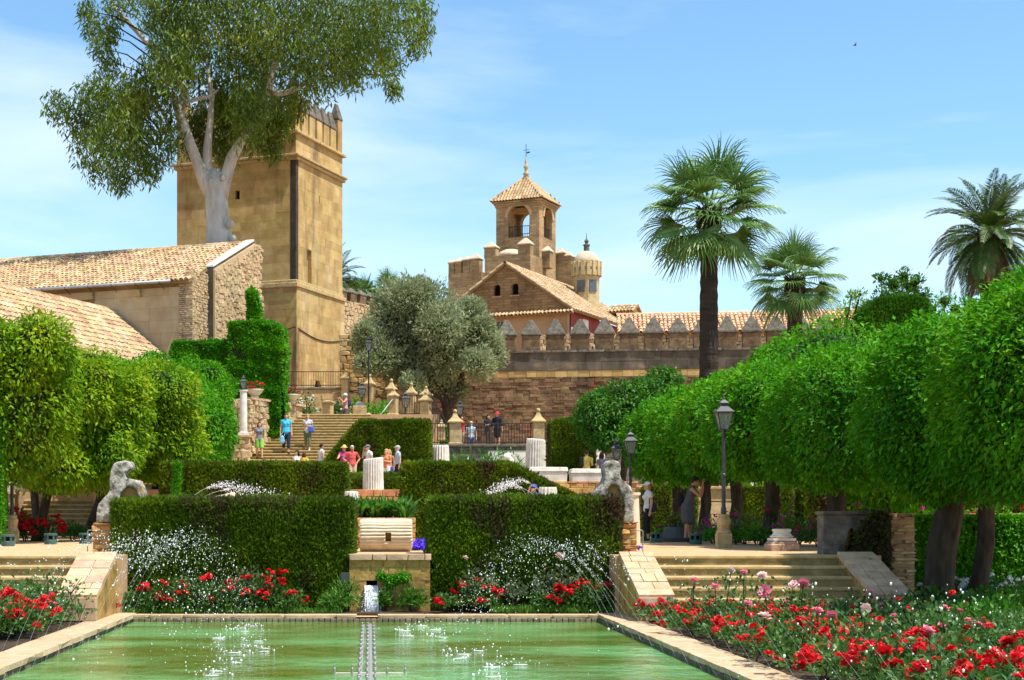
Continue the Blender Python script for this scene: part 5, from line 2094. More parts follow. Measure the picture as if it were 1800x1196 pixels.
hedge('ground creeper spilling down beside the right stair wall', [(ux(1525, 27), 0.1), (ux(1600, 27), 0.0), (ux(1600, 27), .35), (ux(1555, 27), .5), (ux(1525, 27), .95)], 26.9, 27.9, dens=2600, L=.07, W=.045, m=M_ivy, seed=35, up=.2, disp=.05, back=False, cat_='creeper', name='creeper')


# ------------------------------------------------------------ trees
def limb(g, pts, rad, n=8):
    g.tube(pts, rad, n)


def wavy(p, q, n, amp, r):
    out = []
    for i in range(n + 1):
        f = i / n
        a = amp * math.sin(PI * f)
        out.append(Vector(p).lerp(Vector(q), f) + Vector((r.uniform(-a, a), r.uniform(-a, a), 0)))
    return out


def tree(name, label, base, crown_c, rad, n, L, W, m, tr=.15, p=2.4, lump=.13, lump_k=2.6, seed=1, zcut=None, group=None, bark=None, core=.74, down=.4, extra_blobs=(), twin=False, inner=.35):
    base = Vector(base)
    r = random.Random(seed)
    t = thing(name, label, 'tree', base, group=group)
    g = MB()
    cc = Vector(crown_c)
    top = Vector((cc.x, cc.y, cc.z - rad[2] * .35))
    tp = wavy(base, top, 5, .05, r)
    tp[0] = base - Z_ * .1
    rr = [tr * 1.35, tr * 1.02, tr, tr * .95, tr * .85, tr * .6]
    limb(g, tp, rr, 10)
    for k in range(6):
        a = k * 1.05 + r.uniform(-.3, .3)
        s = tp[3 + k % 3]
        e = cc + Vector((math.cos(a) * rad[0] * .6, math.sin(a) * rad[1] * .6, r.uniform(-.2, .4) * rad[2]))
        limb(g, wavy(s, e, 3, .12, r), [tr * .55, tr * .42, tr * .28, tr * .12], 6)
    g.build('trunk', bark or M_bark, t, smooth=True)
    parts = [blob_leaves(cc, rad, n, L, W, p, lump, lump_k, seed, inner=inner, zcut=zcut, down=down, holes=True)]
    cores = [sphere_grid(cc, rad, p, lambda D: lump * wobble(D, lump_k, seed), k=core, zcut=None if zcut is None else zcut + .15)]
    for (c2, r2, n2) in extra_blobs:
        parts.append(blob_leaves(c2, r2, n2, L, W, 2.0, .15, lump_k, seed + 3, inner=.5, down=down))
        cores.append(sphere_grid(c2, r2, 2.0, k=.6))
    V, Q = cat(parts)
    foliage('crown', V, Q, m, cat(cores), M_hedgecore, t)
    return t


XR = 9.4
row = [(22.4, 'nearest clipped orange tree, filling the right edge', 0.0, 34000, .105, 2.0, 5.0),
       (26.3, 'clipped orange tree over the thick dark trunk on the right', 0.0, 34000, .105, 2.0, 4.85),
       (32.6, 'clipped orange tree above the square column base and stone block', Z1, 24000, .115, 2.3, 5.0),
       (37.2, 'clipped orange tree to the right of the tall lamp post', Z1, 18000, .12, 2.6, 5.12),
       (41.0, 'clipped orange tree just behind the tall lamp post', Z1, 16000, .125, 2.7, 5.25),
       (44.6, 'clipped orange tree above the woman taking a picture', Z1, 14000, .13, 2.75, 5.25),
       (49.1, 'farthest clipped orange tree of the right row, above the woman in the white cap', Z1, 14000, .135, 2.8, 5.2)]
for i, (Y, lab, zb, n, L, zc0, zc1) in enumerate(row):
    r = random.Random(40 + i)
    xo, rx_ = (XR + .22, 1.35) if i < 3 else (XR + .05, 1.5)
    tree('orange_tree', lab, (XR + r.uniform(-.1, .1), Y, zb), (xo, Y, (zc0 + zc1) / 2), (rx_ + r.uniform(-.05, .08), 1.95 if i != 2 else 2.6, (zc1 - zc0) / 2 + .03), int(n * 1.2), L, L * .46, M_orange, tr=.24 if i == 1 else (.17 if i < 4 else .15),
         p=2.6, lump=.14, lump_k=4.0, seed=50 + i, zcut=zc0 - .05, core=.76, down=.35, group='row of clipped orange trees on the right')
tree('orange_tree', 'orange tree with the slimmer second trunk at the right, in the back row', (10.75, 28.2, 0), (11.0, 28.2, 3.45), (1.6, 1.6, 1.4), 22000, .11, .05, M_orange, tr=.15, p=2.6, lump=.1, seed=70, zcut=2.15, core=.8, down=.7, group='row of clipped orange trees on the right')
for i, (u, v, Y, rx, rz_) in enumerate(((1395, 645, 60, 1.5, 1.0), (1460, 700, 44, 2.0, 2.0), (1560, 760, 36, 1.9, 1.7))):
    c = at(u, v, Y)
    lab = ('round orange tree top showing above the row, under the smaller fan palm', 'orange tree of the back row behind the thick trunk row', 'back row orange tree nearest the ivy wall')[i]
    tree('orange_tree', lab, (c.x, Y, Z1 if Y < 54 else Z2), c, (rx, rx, rz_), 9000, .15, .075, M_orange, tr=.14, seed=80 + i, core=.8, down=.6, group='back row of orange trees on the right')

# dark round tree left of the row
c = at(1105, 725, 58)
tree('dark_tree', 'dark rounded orange tree behind the row, in front of the brown wall', (ux(1090, 58), 58, Z2), c, (1.5, 1.6, 1.05), 9000, .14, .065, M_darkleaf, tr=.14, p=2.2, lump=.2, seed=91, core=.78, down=.6,
     extra_blobs=[(at(1050, 735, 57.5), (.85, 1.0, .95), 4500), (at(1165, 680, 58.5), (.75, .9, .75), 3500), (at(1075, 770, 57.2), (.9, .9, .45), 2800), (at(1135, 690, 57.8), (.9, .9, .55), 3000)])

# yellowish orange trees on the left
left = [(-2, 722, 39.5, 1.9, 1.85, 12000, 'yellow green orange tree cut by the left edge', 10, Z1),
        (108, 745, 43.5, 2.4, 1.75, 20000, 'yellow green orange tree behind the black lamp post on the left', 62, Z1),
        (205, 748, 50, 2.6, 1.95, 19000, 'yellow green orange tree in front of the shaded steps', 150, Z1),
        (280, 748, 56, 2.6, 1.95, 17000, 'bright green orange tree above the left headless statue', 262, Z1),
        (348, 765, 61, 1.3, 2.2, 11000, 'orange tree nearest the white lamp column', 280, Z2),
        (150, 690, 60, 2.5, 1.2, 9000, 'orange tree behind the left row, under the low tiled roof', 185, Z2),
        (318, 700, 66, 2.0, 1.6, 9000, 'orange tree below the ivy covered block', 350, Z3),
        (240, 705, 64, 2.2, 1.4, 9000, 'orange tree of the second row between the yellow green ones', 240, Z2),
        (40, 690, 52, 2.0, 1.5, 9000, 'second row orange tree near the left edge, under the tiled roof', 70, Z1)]
for i, (u, v, Y, rx, rz_, n, lab, ub, zb) in enumerate(left):
    c = at(u, v, Y)
    r = random.Random(i)
    ex = []
    for k in range(13):
        a = r.uniform(0, 6.28)
        e = r.uniform(-.8, 1.0)
        q = c + Vector((math.cos(a) * rx * .72, -abs(math.sin(a)) * rx * .78, e * rz_ * .82))
        q.z += r.uniform(-.15, .15)
        kk = r.uniform(.26, .5)
        ex.append((q, (rx * kk, rx * kk, rz_ * kk * .9), int(n * kk * .36)))
    tree('orange_tree', lab, (ux(ub, Y), Y, zb), c, (rx, rx, rz_), n, .115 + Y * .0008, .06, M_orange_y if i in (0, 1, 2, 5, 8) else M_orange, tr=.13, p=2.0, lump=.2, lump_k=3.8, seed=110 + i, core=.70, down=.45, extra_blobs=ex, inner=.45, group='orange trees on the left')

# big eucalyptus -----------------------------------------------------------------------
YE = 88.5
sE = FPX / YE
t = thing('eucalyptus', 'huge eucalyptus with pale trunk and drooping leaves in front of the stone tower', 'tree', at(386, 470, YE))
g = MB()


def pxl(pts, dy=0.0):
    return [at(u, v, YE + dy * k) for k, (u, v) in enumerate(pts)]


limb(g, pxl([(387, 520), (387, 470), (386, 432), (383, 395), (381, 355), (379, 325), (376, 300)]), [1.0, .92, .78, .64, .62, .64, .40], 14)
limb(g, pxl([(374, 345), (360, 318), (345, 282), (333, 250), (320, 215), (312, 188), (304, 160)], -.1), [0.471, 0.395, 0.334, 0.304, 0.274, 0.236, 0.182], 10)
limb(g, pxl([(317, 190), (330, 178), (350, 174), (368, 170), (384, 158)], -.2), [0.137, 0.122, 0.114, 0.0988, 0.0608], 7)
limb(g, pxl([(308, 172), (296, 162), (280, 168), (255, 178)], -.1), [0.137, 0.0912, 0.0684, 0.0304], 6)
limb(g, pxl([(375, 325), (364, 290), (364, 255), (370, 215), (372, 170), (362, 90)], .15), [0.342, 0.289, 0.228, 0.182, 0.137, 0.0608], 8)
limb(g, pxl([(388, 350), (396, 315), (407, 280), (422, 250), (441, 222), (458, 190), (470, 160), (482, 120), (492, 70), (505, 10)], -.12), [0.418, 0.35, 0.319, 0.274, 0.243, 0.228, 0.205, 0.182, 0.152, 0.0912], 10)
limb(g, pxl([(462, 158), (476, 158), (490, 164), (506, 161), (522, 154), (545, 143), (575, 120)], -.25), [0.182, 0.167, 0.167, 0.152, 0.137, 0.0912, 0.038], 8)
limb(g, pxl([(195, 5), (215, 30), (240, 55), (268, 85), (300, 125), (330, 165)], -.05), [0.076, 0.129, 0.152, 0.152, 0.152, 0.152], 8)
limb(g, pxl([(470, 150), (445, 90), (420, 20), (400, -40)], .2), [0.152, 0.137, 0.0912, 0.038], 7)
limb(g, pxl([(495, 60), (550, 20), (620, -20)], .1), [0.114, 0.0912, 0.038], 6)
for (u, v, k) in ((404, 395, .30), (370, 428, .34), (410, 420, .25), (372, 318, .2), (392, 312, .2)):
    q = at(u, v, YE - .55)
    g.ball(q, k * .8, 8, (1, .8, 1.1))
o = g.build('trunk', M_euca, t, smooth=True)
rough_up(o.data, .07, 1.3)
cl = [(95, 187, 24), (128, 200, 34), (165, 215, 40), (152, 250, 30), (200, 240, 48), (186, 290, 32), (205, 322, 20), (240, 270, 42), (268, 300, 22), (290, 245, 36), (235, 205, 44), (180, 152, 28), (160, 172, 30), (255, 160, 40), (215, 180, 38), (300, 190, 30),
      (165, 40, 22), (182, 85, 22), (150, 18, 18), (200, 15, 26), (205, 112, 22), (188, 62, 20),
      (275, 30, 36), (330, 60, 52), (300, 105, 45), (350, 120, 52), (400, 40, 58), (420, 110, 52), (385, 185, 40), (345, 205, 26), (398, 225, 34), (345, 20, 50), (285, 130, 40),
      (450, 30, 58), (500, 55, 58), (470, 120, 46), (442, 180, 40), (482, 200, 40), (500, 225, 24), (375, 255, 22), (402, 272, 20), (415, 225, 26),
      (560, 30, 58), (610, 60, 54), (650, 30, 54), (700, 25, 44), (742, 25, 26), (600, 108, 42), (650, 98, 44), (690, 105, 28), (688, 150, 18), (560, 122, 42), (532, 172, 26), (505, 210, 18), (520, 90, 52), (748, 55, 18), (725, 75, 22), (620, 135, 24),
      (335, 250, 24), (460, 235, 38), (430, 205, 40), (497, 195, 30), (478, 258, 20), (345, 225, 24), (352, 275, 16), (400, 180, 40), (300, -40, 55), (380, -60, 60), (470, -60, 60), (560, -50, 60), (650, -40, 50), (230, -30, 35), (430, -140, 70), (540, -130, 60), (340, -120, 50)]
parts = []
er = np.random.RandomState(5)
for (u, v, rp) in cl:
    ndup = 2 if rp > 34 else 1
    for k in range(ndup):
        beh = 300 < u < 530 and 140 < v < 300 and not (405 < u < 465 and v < 215)
        c = at(u + er.normal() * 5, v + er.normal() * 5, YE + 3.0 + er.uniform(-.8, .8) if beh else YE - 1.2 + er.uniform(-3.2, 3.2) * min(1.3, rp / 40))
        rr_ = rp / sE
        n = int(190 * rr_ ** 1.7) + 120
        n = int(n * 1.55)
        D0 = er.normal(size=(n, 3))
        D0 /= np.linalg.norm(D0, axis=1)[:, None]
        P = D0 * (rr_ * (.30 + .95 * er.rand(n) ** .8))[:, None] * np.array([.92, .92, 1.12]) + np.array(c)
        # sprays: several leaves hang from one twig point
        dr = np.stack([er.normal(size=n) * .45, er.normal(size=n) * .45, -1.0 + er.rand(n) * .7], 1)
        L = np.clip(er.normal(.32, .09, n), .15, .6)
        parts.append(leaf_arrays(P, dr, er.normal(size=(n, 3)), L, L * .24, .05))
V, Q = cat(parts)
foliage('crown', V, Q, M_eucaleaf, None, None, t)
g = MB()
for (u, v, rp) in cl:
    if 300 < u < 530 and 140 < v < 300:
        continue
    c = at(u, v, YE - 1.0)
    a = at(min(max(u, 300), 520), v + 60 if v < 250 else v - 20, YE - .3) if u < 560 else at(u - 60, v - 25, YE - .5)
    g.tube([a.lerp(c, .25), a.lerp(c, .65) + Vector((0, 0, .3)), c], [.06, .04, .015], 4)
g.build('twigs', M_bark, t, kind='stuff')

# olive tree ------------------------------------------------------------------------
YO = 87.3
t = thing('olive_tree', 'large silvery olive tree in front of the brown wall', 'tree', at(785, 760, YO))
g = MB()
limb(g, [at(788, 770, YO), at(786, 720, YO), at(778, 690, YO), at(760, 640, YO), at(740, 580, YO)], [.34, .26, .24, .2, .1], 10)
limb(g, [at(786, 720, YO), at(805, 690, YO), at(820, 630, YO), at(800, 570, YO)], [.22, .2, .16, .08], 8)
limb(g, [at(780, 700, YO), at(720, 660, YO), at(680, 610, YO)], [.25, .18, .08], 8)
g.build('trunk', M_bark, t, smooth=True)
cl = [(720, 525, 36), (690, 560, 42), (655, 600, 34), (755, 550, 46), (815, 565, 36), (852, 605, 32), (720, 605, 48), (780, 620, 48), (840, 640, 28), (700, 640, 36), (760, 665, 30), (800, 688, 22), (868, 628, 22), (645, 640, 20), (832, 542, 18), (690, 520, 26), (740, 515, 24), (775, 575, 42), (670, 625, 30), (730, 640, 32), (845, 580, 26), (725, 675, 20), (640, 585, 16)]
parts, cores = [], []
for (u, v, rp) in cl:
    c = at(u, v, YO - .5 + er.uniform(-1.2, 1.0))
    rr_ = rp / (FPX / YO)
    n = int(2400 * rr_ ** 1.6) + 200
    D0 = er.normal(size=(n, 3))
    D0 /= np.linalg.norm(D0, axis=1)[:, None]
    P = D0 * (rr_ * (1 + .26 * wobble(D0, 4.0, u)) * (1 - .5 * er.rand(n) ** 2) * (1 + .3 * er.rand(n) ** 8))[:, None] + np.array(c)
    dr = D0 * .8 + er.normal(size=(n, 3)) * .5 + np.array([0, 0, .35])
    L = np.clip(er.normal(.21, .05, n), .1, .4)
    parts.append(leaf_arrays(P, dr, D0 + er.normal(size=(n, 3)) * .7, L, L * .34, .05))
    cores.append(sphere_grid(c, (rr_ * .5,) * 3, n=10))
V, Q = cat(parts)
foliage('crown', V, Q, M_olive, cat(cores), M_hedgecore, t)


# loose bushes and tree tops at the far right -----------------------------------------
def clump_tree(name, label, clumps, Y, m, L, W, dens, base_v=640, cat_='tree', core=.5, up=.3, bare=0.0):
    c0 = at(clumps[0][0], base_v, Y)
    t = thing(name, label, cat_, c0)
    parts, cores = [], []
    g = MB()
    s = FPX / Y
    for (u, v, rp) in clumps:
        c = at(u, v, Y + er.uniform(-.8, .8))
        rr_ = rp / s
        n = int(dens * rr_ ** 1.6) + 60
        D0 = er.normal(size=(n, 3))
        D0 /= np.linalg.norm(D0, axis=1)[:, None]
        P = D0 * (rr_ * (1 - .7 * er.rand(n) ** 1.5))[:, None] + np.array(c)
        dr = D0 * .6 + er.normal(size=(n, 3)) * .6 + np.array([0, 0, up])
        Ls = np.clip(er.normal(L, L * .25, n), L * .4, L * 2)
        parts.append(leaf_arrays(P, dr, er.normal(size=(n, 3)), Ls, Ls * W, .06))
        if core:
            cores.append(sphere_grid(c, (rr_ * core,) * 3, n=8))
        g.tube([(c0.x, c0.y, c0.z), ((c.x + c0.x) / 2, (c.y + c0.y) / 2, (c0.z + c.z) / 2 - .2), tuple(c)], [.10, .07, .02], 5)
    g.build('stems', M_bark, t)
    V, Q = cat(parts)
    foliage('foliage', V, Q, m, cat(cores) if cores else None, M_hedgecore, t)
    return t


clump_tree('bushy_tree', 'loose leafy tree rising behind the clipped row left of the date palm', [(1570, 500, 22), (1600, 505, 20), (1555, 525, 22), (1622, 520, 14), (1590, 485, 14), (1548, 490, 10), (1580, 525, 26), (1612, 495, 12)], 70, M_darkleaf, .17, .45, 420)
clump_tree('bushy_tree', 'sparse yellow green bush in front of the end of the battlements', [(1470, 565, 20), (1490, 545, 18), (1505, 560, 24), (1480, 585, 24), (1520, 540, 16), (1512, 518, 10), (1460, 590, 18), (1497, 520, 8)], 68, M_orange_y, .15, .4, 330, core=.3)
clump_tree('bushy_tree', 'low bright bush below the date palm crown', [(1660, 530, 18), (1680, 545, 20), (1700, 535, 14), (1640, 545, 14)], 66, M_orange, .15, .4, 380)
hedge('flat topped dark conifer hedge behind the right orange trees', [(ux(1520, 66), 5), (ux(1640, 66), 5), (ux(1634, 66), vz(530, 66)), (ux(1600, 66), vz(522, 66)), (ux(1545, 66), vz(527, 66)), (ux(1524, 66), vz(545, 66))], 66, 67.5, dens=900, L=.14, W=.05, seed=77, m=M_darkleaf)


# palms ----------------------------------------------------------------------------------
def fan_frond_mesh(name, elev, seed, pet=1.15, fan=1.5, nseg=28):
    """fan leaf, in the x-z plane growing along +x, bending down under its weight"""
    r = np.random.RandomState(seed)
    V, Q = [], []
    # petiole
    e = elev
    p = np.array([0.0, 0, 0])
    pts = [p.copy()]
    for i in range(5):
        e -= .07 * math.cos(e)
        p = p + np.array([math.cos(e), 0, math.sin(e)]) * pet / 5
        pts.append(p.copy())
    for i in range(5):
        a, b = pts[i], pts[i + 1]
        k = len(V)
        w = .035 - .003 * i
        V += [a + [0, -w, 0], a + [0, w, 0], b + [0, w, 0], b + [0, -w, 0], a + [0, 0, .03], b + [0, 0, .03]]
        Q += [(k, k + 3, k + 5, k + 4), (k + 1, k + 4, k + 5, k + 2)]
    c = pts[-1]
    ax = np.array([math.cos(e), 0, math.sin(e)])
    nz = np.array([-math.sin(e), 0, math.cos(e)])
    sy = np.array([0, 1.0, 0])
    for i in range(nseg):
        f = (i + .5) / nseg * 2 - 1
        th = f * 1.75 + r.normal() * .03
        L = fan * (1 - .28 * abs(f) ** 1.5) * r.uniform(.92, 1.05)
        d = ax * math.cos(th) + sy * math.sin(th) + nz * .10
        side = np.cross(d, nz)
        side /= np.linalg.norm(side)
        w = .037
        q = c.copy()
        rows = []
        dd = d / np.linalg.norm(d)
        ns = 6
        for j in range(ns + 1):
            ww = w * (1, 1.15, 1.0, .8, .55, .3, .06)[j] * (.5 if j == 0 else 1)
            lift = nz * (.02 if j else 0)
            rows.append((q - side * ww, q + lift, q + side * ww))
            q = q + dd * L / ns
            if j >= 2:
                dd = dd + np.array([0, 0, -1.0]) * (.06 + (.13 if elev > .6 else .16) * (j - 1)) * r.uniform(.7, 1.3)
                dd /= np.linalg.norm(dd)
        k = len(V)
        for (a, b, cc_) in rows:
            V += [a, b, cc_]
        for j in range(ns):
            b0 = k + j * 3
            Q += [(b0, b0 + 1, b0 + 4, b0 + 3), (b0 + 1, b0 + 2, b0 + 5, b0 + 4)]
    return arr_mesh(name, np.array(V), np.array(Q), M_palm)


def pinnate_frond_mesh(name, elev, seed, L=3.1, nl=46, m=None):
    r = np.random.RandomState(seed)
    V, Q = [], []
    e = elev
    p = np.zeros(3)
    path, dirs = [p.copy()], []
    N = 16
    for i in range(N):
        dirs.append(e)
        p = p + np.array([math.cos(e), 0, math.sin(e)]) * L / N
        e -= (.055 + .035 * (i / N)) * (0.35 + abs(math.cos(e)))
        path.append(p.copy())
    dirs.append(e)
    for i in range(N):
        a, b = path[i], path[i + 1]
        k = len(V)
        w = .035 * (1 - i / N * .8)
        V += [a + [0, -w, 0], a + [0, w, 0], b + [0, w, 0], b + [0, -w, 0]]
        Q += [(k, k + 1, k + 2, k + 3)]
    for i in range(nl):
        f = .12 + .88 * i / nl
        j = min(N - 1, int(f * N))
        g_ = f * N - j
        c = path[j] * (1 - g_) + path[j + 1] * g_
        e = dirs[j]
        ax = np.array([math.cos(e), 0, math.sin(e)])
        nz = np.array([-math.sin(e), 0, math.cos(e)])
        ll = .48 * math.sin(PI * min(1, .18 + f * .8)) + .10
        for s in (-1, 1):
            d = ax * .75 + np.array([0, s * .85, 0]) + nz * .30 + np.array([0, 0, -.25]) + r.normal(size=3) * .06
            d /= np.linalg.norm(d)
            tip = c + d * ll + np.array([0, 0, -.10 * ll])
            m_ = c + d * ll * .4
            w = np.cross(d, nz)
            w = w / np.linalg.norm(w) * .024
            k = len(V)
            V += [c, m_ + w, tip, m_ - w]
            Q += [(k, k + 1, k + 2, k + 3)]
    return arr_mesh(name, np.array(V), np.array(Q), m or M_datepalm)


ELEV = [82, 66, 48, 30, 12, -8, -28, -48]
FAN = [[fan_frond_mesh('frond', R(e), 3 * i + k) for k in range(2)] for i, e in enumerate(ELEV)]
PIN = [[pinnate_frond_mesh('frond', R(e), 3 * i + k) for k in range(2)] for i, e in enumerate(ELEV)]
PIN_DEAD = [pinnate_frond_mesh('dry_frond', R(-52), 90 + k, m=M_deadpalm) for k in range(2)]


def palm(name, label, u, v, Y, base_z, sc, tr, fr, counts, seed, trunk_bend=0.0, thatch=.4, dead=0):
    r = random.Random(seed)
    top = at(u, v, Y)
    t = thing(name, label, 'palm tree', (top.x, Y, base_z))
    g = MB()
    pts, rad = [], []
    n = 40
    for i in range(n + 1):
        f = i / n
        z = base_z + (top.z - .15 - base_z) * f
        pts.append((top.x + trunk_bend * (1 - f) ** 2, Y, z))
        rad.append(tr * (1.25 - .3 * f) * (1 + .035 * (-1) ** i))
    g.tube(pts, rad, 12)
    o = g.build('trunk', M_palmbark, t)
    rough_up(o.data, .02, 3)
    # old leaf bases below the crown
    g = MB()
    for i in range(90):
        a = i * 2.399
        z = top.z - thatch * (i / 90.0) * 2.2
        c = Vector((top.x + math.cos(a) * tr * .85, Y + math.sin(a) * tr * .85, z))
        e = c + Vector((math.cos(a) * .22, math.sin(a) * .22, .30))
        g.tube([c, e], [.07, .03], 4)
    g.build('leaf_bases', M_palmbark, t)
    k = 0
    for ei, cnt in enumerate(counts):
        for j in range(cnt):
            az = k * 2.399963 + r.uniform(-.2, .2)
            me = fr[ei][r.randrange(2)]
            o = bpy.data.objects.new('frond', me)
            C.objects.link(o)
            s = sc * r.uniform(.88, 1.08)
            z = top.z + .15 - .06 * ei * sc
            rr_ = tr * (.2 + .09 * ei)
            o.matrix_basis = Matrix.Translation((top.x + math.cos(az) * rr_, Y + math.sin(az) * rr_, z)) @ Matrix.Rotation(az, 4, 'Z') @ Matrix.Rotation(r.uniform(-.35, .35), 4, 'X') @ Matrix.Rotation(r.uniform(-.22, .22), 4, 'Y') @ Matrix.Scale(s, 4)
            parent_w(o, t)
            k += 1
    for j in range(dead):
        az = j * 2.39 + .3
        o = bpy.data.objects.new('dry_frond', PIN_DEAD[j % 2])
        C.objects.link(o)
        s = sc * r.uniform(.65, .85)
        o.matrix_basis = Matrix.Translation((top.x + math.cos(az) * tr * .8, Y + math.sin(az) * tr * .8, top.z - .45)) @ Matrix.Rotation(az, 4, 'Z') @ Matrix.Rotation(.15 + r.uniform(-.1, .1), 4, 'Y') @ Matrix.Scale(s, 4)
        parent_w(o, t)
    return t


palm('fan_palm', 'tall fan palm with dark trunk, highest palm in front of the battlements', 1246, 372, 62, Z3, 1.08, .33, FAN, (3, 5, 6, 8, 8, 8, 8, 6), 1)
palm('fan_palm', 'shorter fan palm right of the tall one, its trunk before the last merlons', 1397, 492, 80, ZF, .97, .37, FAN, (3, 5, 6, 7, 7, 7, 6, 4), 2)
palm('date_palm', 'feathery date palm with hanging dry fronds at the right edge', 1738, 412, 84, ZF, 1.12, .42, PIN, (9, 11, 12, 13, 13, 13, 11, 9), 3, dead=26)
palm('date_palm', 'palm half hidden behind the right side of the stone tower', 588, 492, 112, ZT, .85, .35, PIN, (5, 5, 6, 7, 7, 6, 4, 2), 4)
palm('fan_palm', 'small distant palm top showing above the rear battlement', 640, 522, 118, ZT, .62, .3, FAN, (3, 4, 5, 5, 5, 4, 2, 0), 5)
palm('fan_palm', 'small distant palm behind the top of the olive tree', 682, 512, 116, ZT, .62, .3, FAN, (3, 4, 5, 5, 5, 4, 2, 0), 6)
clump_tree('bushy_tree', 'dark distant tree tops behind the rear battlement', [(612, 505, 10), (625, 502, 12), (650, 512, 10), (668, 515, 10)], 120, M_darkleaf, .25, .5, 120, base_v=560)


# ------------------------------------------------------------ flowers and low plants
def bloom_mesh(name, m, seed, rings=((4, 72, .62), (6, 45, .9), (7, 14, 1.0))):
    r = np.random.RandomState(seed)
    V, Q = [], []
    for n, el, s in rings:
        for i in range(n):
            a = 2 * PI * i / n + r.uniform(-.2, .2)
            e = R(el + r.uniform(-10, 10))
            d = np.array([math.cos(a) * math.cos(e), math.sin(a) * math.cos(e), math.sin(e)])
            sd = np.array([-math.sin(a), math.cos(a), 0])
            up = np.cross(d, sd) * -1
            k = len(V)
            w = s * .48
            V += [d * .12, d * s * .6 + sd * w - up * .06, d * s + up * .16 * r.uniform(-1, 1), d * s * .6 - sd * w - up * .06]
            Q += [(k, k + 1, k + 2, k + 3)]
    return arr_mesh(name, np.array(V), np.array(Q), m)


def cluster_mesh(name, m, seed, n=34):
    r = np.random.RandomState(seed)
    D0 = r.normal(size=(n, 3))
    D0[:, 2] = np.abs(D0[:, 2]) * .9 - .15
    D0 /= np.linalg.norm(D0, axis=1)[:, None]
    P = D0 * .72
    dr = np.cross(D0, r.normal(size=(n, 3)))
    V, Q = leaf_arrays(P - norm_(dr) * .3, dr, D0 + r.normal(size=(n, 3)) * .3, np.full(n, .62), np.full(n, .5), .15)
    return arr_mesh(name, V, Q, m)


BL_RED = [bloom_mesh('bloom', M_redfl, i) for i in range(3)] + [cluster_mesh('bloom', M_redfl, i) for i in range(2)]
BL_PINK = [bloom_mesh('bloom', M_pinkfl, 10 + i, ((4, 70, .6), (6, 48, .85), (8, 22, 1.0), (8, -8, .95))) for i in range(3)]
BL_PALE = [bloom_mesh('bloom', M_palepink, 20 + i, ((4, 70, .6), (6, 48, .85), (8, 22, 1.0), (8, -8, .95))) for i in range(2)]
BL_WHITE = [cluster_mesh('bloom', M_whitefl, 30 + i) for i in range(2)]
BL_MAG = [cluster_mesh('bloom', M_magfl, 40 + i) for i in range(3)]
BL_BLUE = [cluster_mesh('bloom', M_bluefl, 50)]


def add_blooms(t, pos, meshes, size, r, name='bloom', tilt=.5):
    pinv = None
    for p in pos:
        o = bpy.data.objects.new(name, meshes[r.randrange(len(meshes))])
        C.objects.link(o)
        s = size * r.uniform(.75, 1.25)
        o.matrix_basis = Matrix.Translation(p) @ Matrix.Rotation(r.uniform(0, 6.28), 4, 'Z') @ Matrix.Rotation(r.uniform(.0, tilt + .3), 4, 'X') @ Matrix.Rotation(r.uniform(0, 6.28), 4, 'Z') @ Matrix.Scale(s, 4)
        if pinv is None:
            parent_w(o, t)
            pinv = o.matrix_parent_inverse.copy()
        else:
            o.parent = t
            o.matrix_parent_inverse = pinv


def bush(name, label, base, rad, h, n, L, W, m, blooms=None, seed=1, group=None, cat_='bush', low=.12, up=.25, stems=8):
    """leafy bush: dome of leaves on thin stems. blooms: list of (meshes, count, size)"""
    r = random.Random(seed)
    base = Vector(base)
    t = thing(name, label, cat_, base, group=group)
    D0 = rand_dirs(n)
    D0[:, 2] = np.abs(D0[:, 2])
    rr = 1 + .28 * wobble(D0, 3.2, seed)
    P = D0 * (rr * (1 - .75 * rng.rand(n) ** 1.6))[:, None] * np.array([rad, rad, h - low]) + np.array(base) + np.array([0, 0, low])
    dr = norm_(D0 * .6 + rng.normal(size=(n, 3)) * .55 + np.array([0, 0, up]))
    Nn = norm_(D0 * .5 + np.array([0, 0, .8]) + rng.normal(size=(n, 3)) * .5)
    sz = np.clip(rng.normal(1, .25, n), .5, 1.6)
    V, Q = leaf_arrays(P, dr, Nn, L * sz, W * sz, .12)
    g = MB()
    tips = []
    for k in range(stems):
        a = r.uniform(0, 6.28)
        q = rad * r.uniform(.3, .85)
        e = base + Vector((math.cos(a) * q, math.sin(a) * q, h * r.uniform(.6, .95)))
        g.tube([base + Vector((math.cos(a) * .04, math.sin(a) * .04, -.02)), base.lerp(e, .5) + Z_ * .05, e], [.012, .009, .005], 4)
    g.build('stems', M_bark, t)
    foliage('foliage', V, Q, m, None, None, t)
    if blooms:
        for (meshes, cnt, size) in blooms:
            pos = []
            for k in range(cnt):
                if k % 4 and meshes is BL_RED and cnt > 6:
                    pos.append(pos[-(k % 4)] + Vector((r.uniform(-.11, .11), r.uniform(-.11, .11), r.uniform(-.05, .05))))
                    continue
                a = r.uniform(0, 6.28)
                e = r.uniform(.05, 1.0)
                d = Vector((math.cos(a) * math.sqrt(1 - e * e * .8), math.sin(a) * math.sqrt(1 - e * e * .8), e))
                w = 1 + .28 * float(wobble(np.array([d[:]]), 3.2, seed)[0])
                pos.append(base + Vector((d.x * rad * w, d.y * rad * w, low + d.z * (h - low) * w + .02)))
            add_blooms(t, pos, meshes, size, r)
    return t


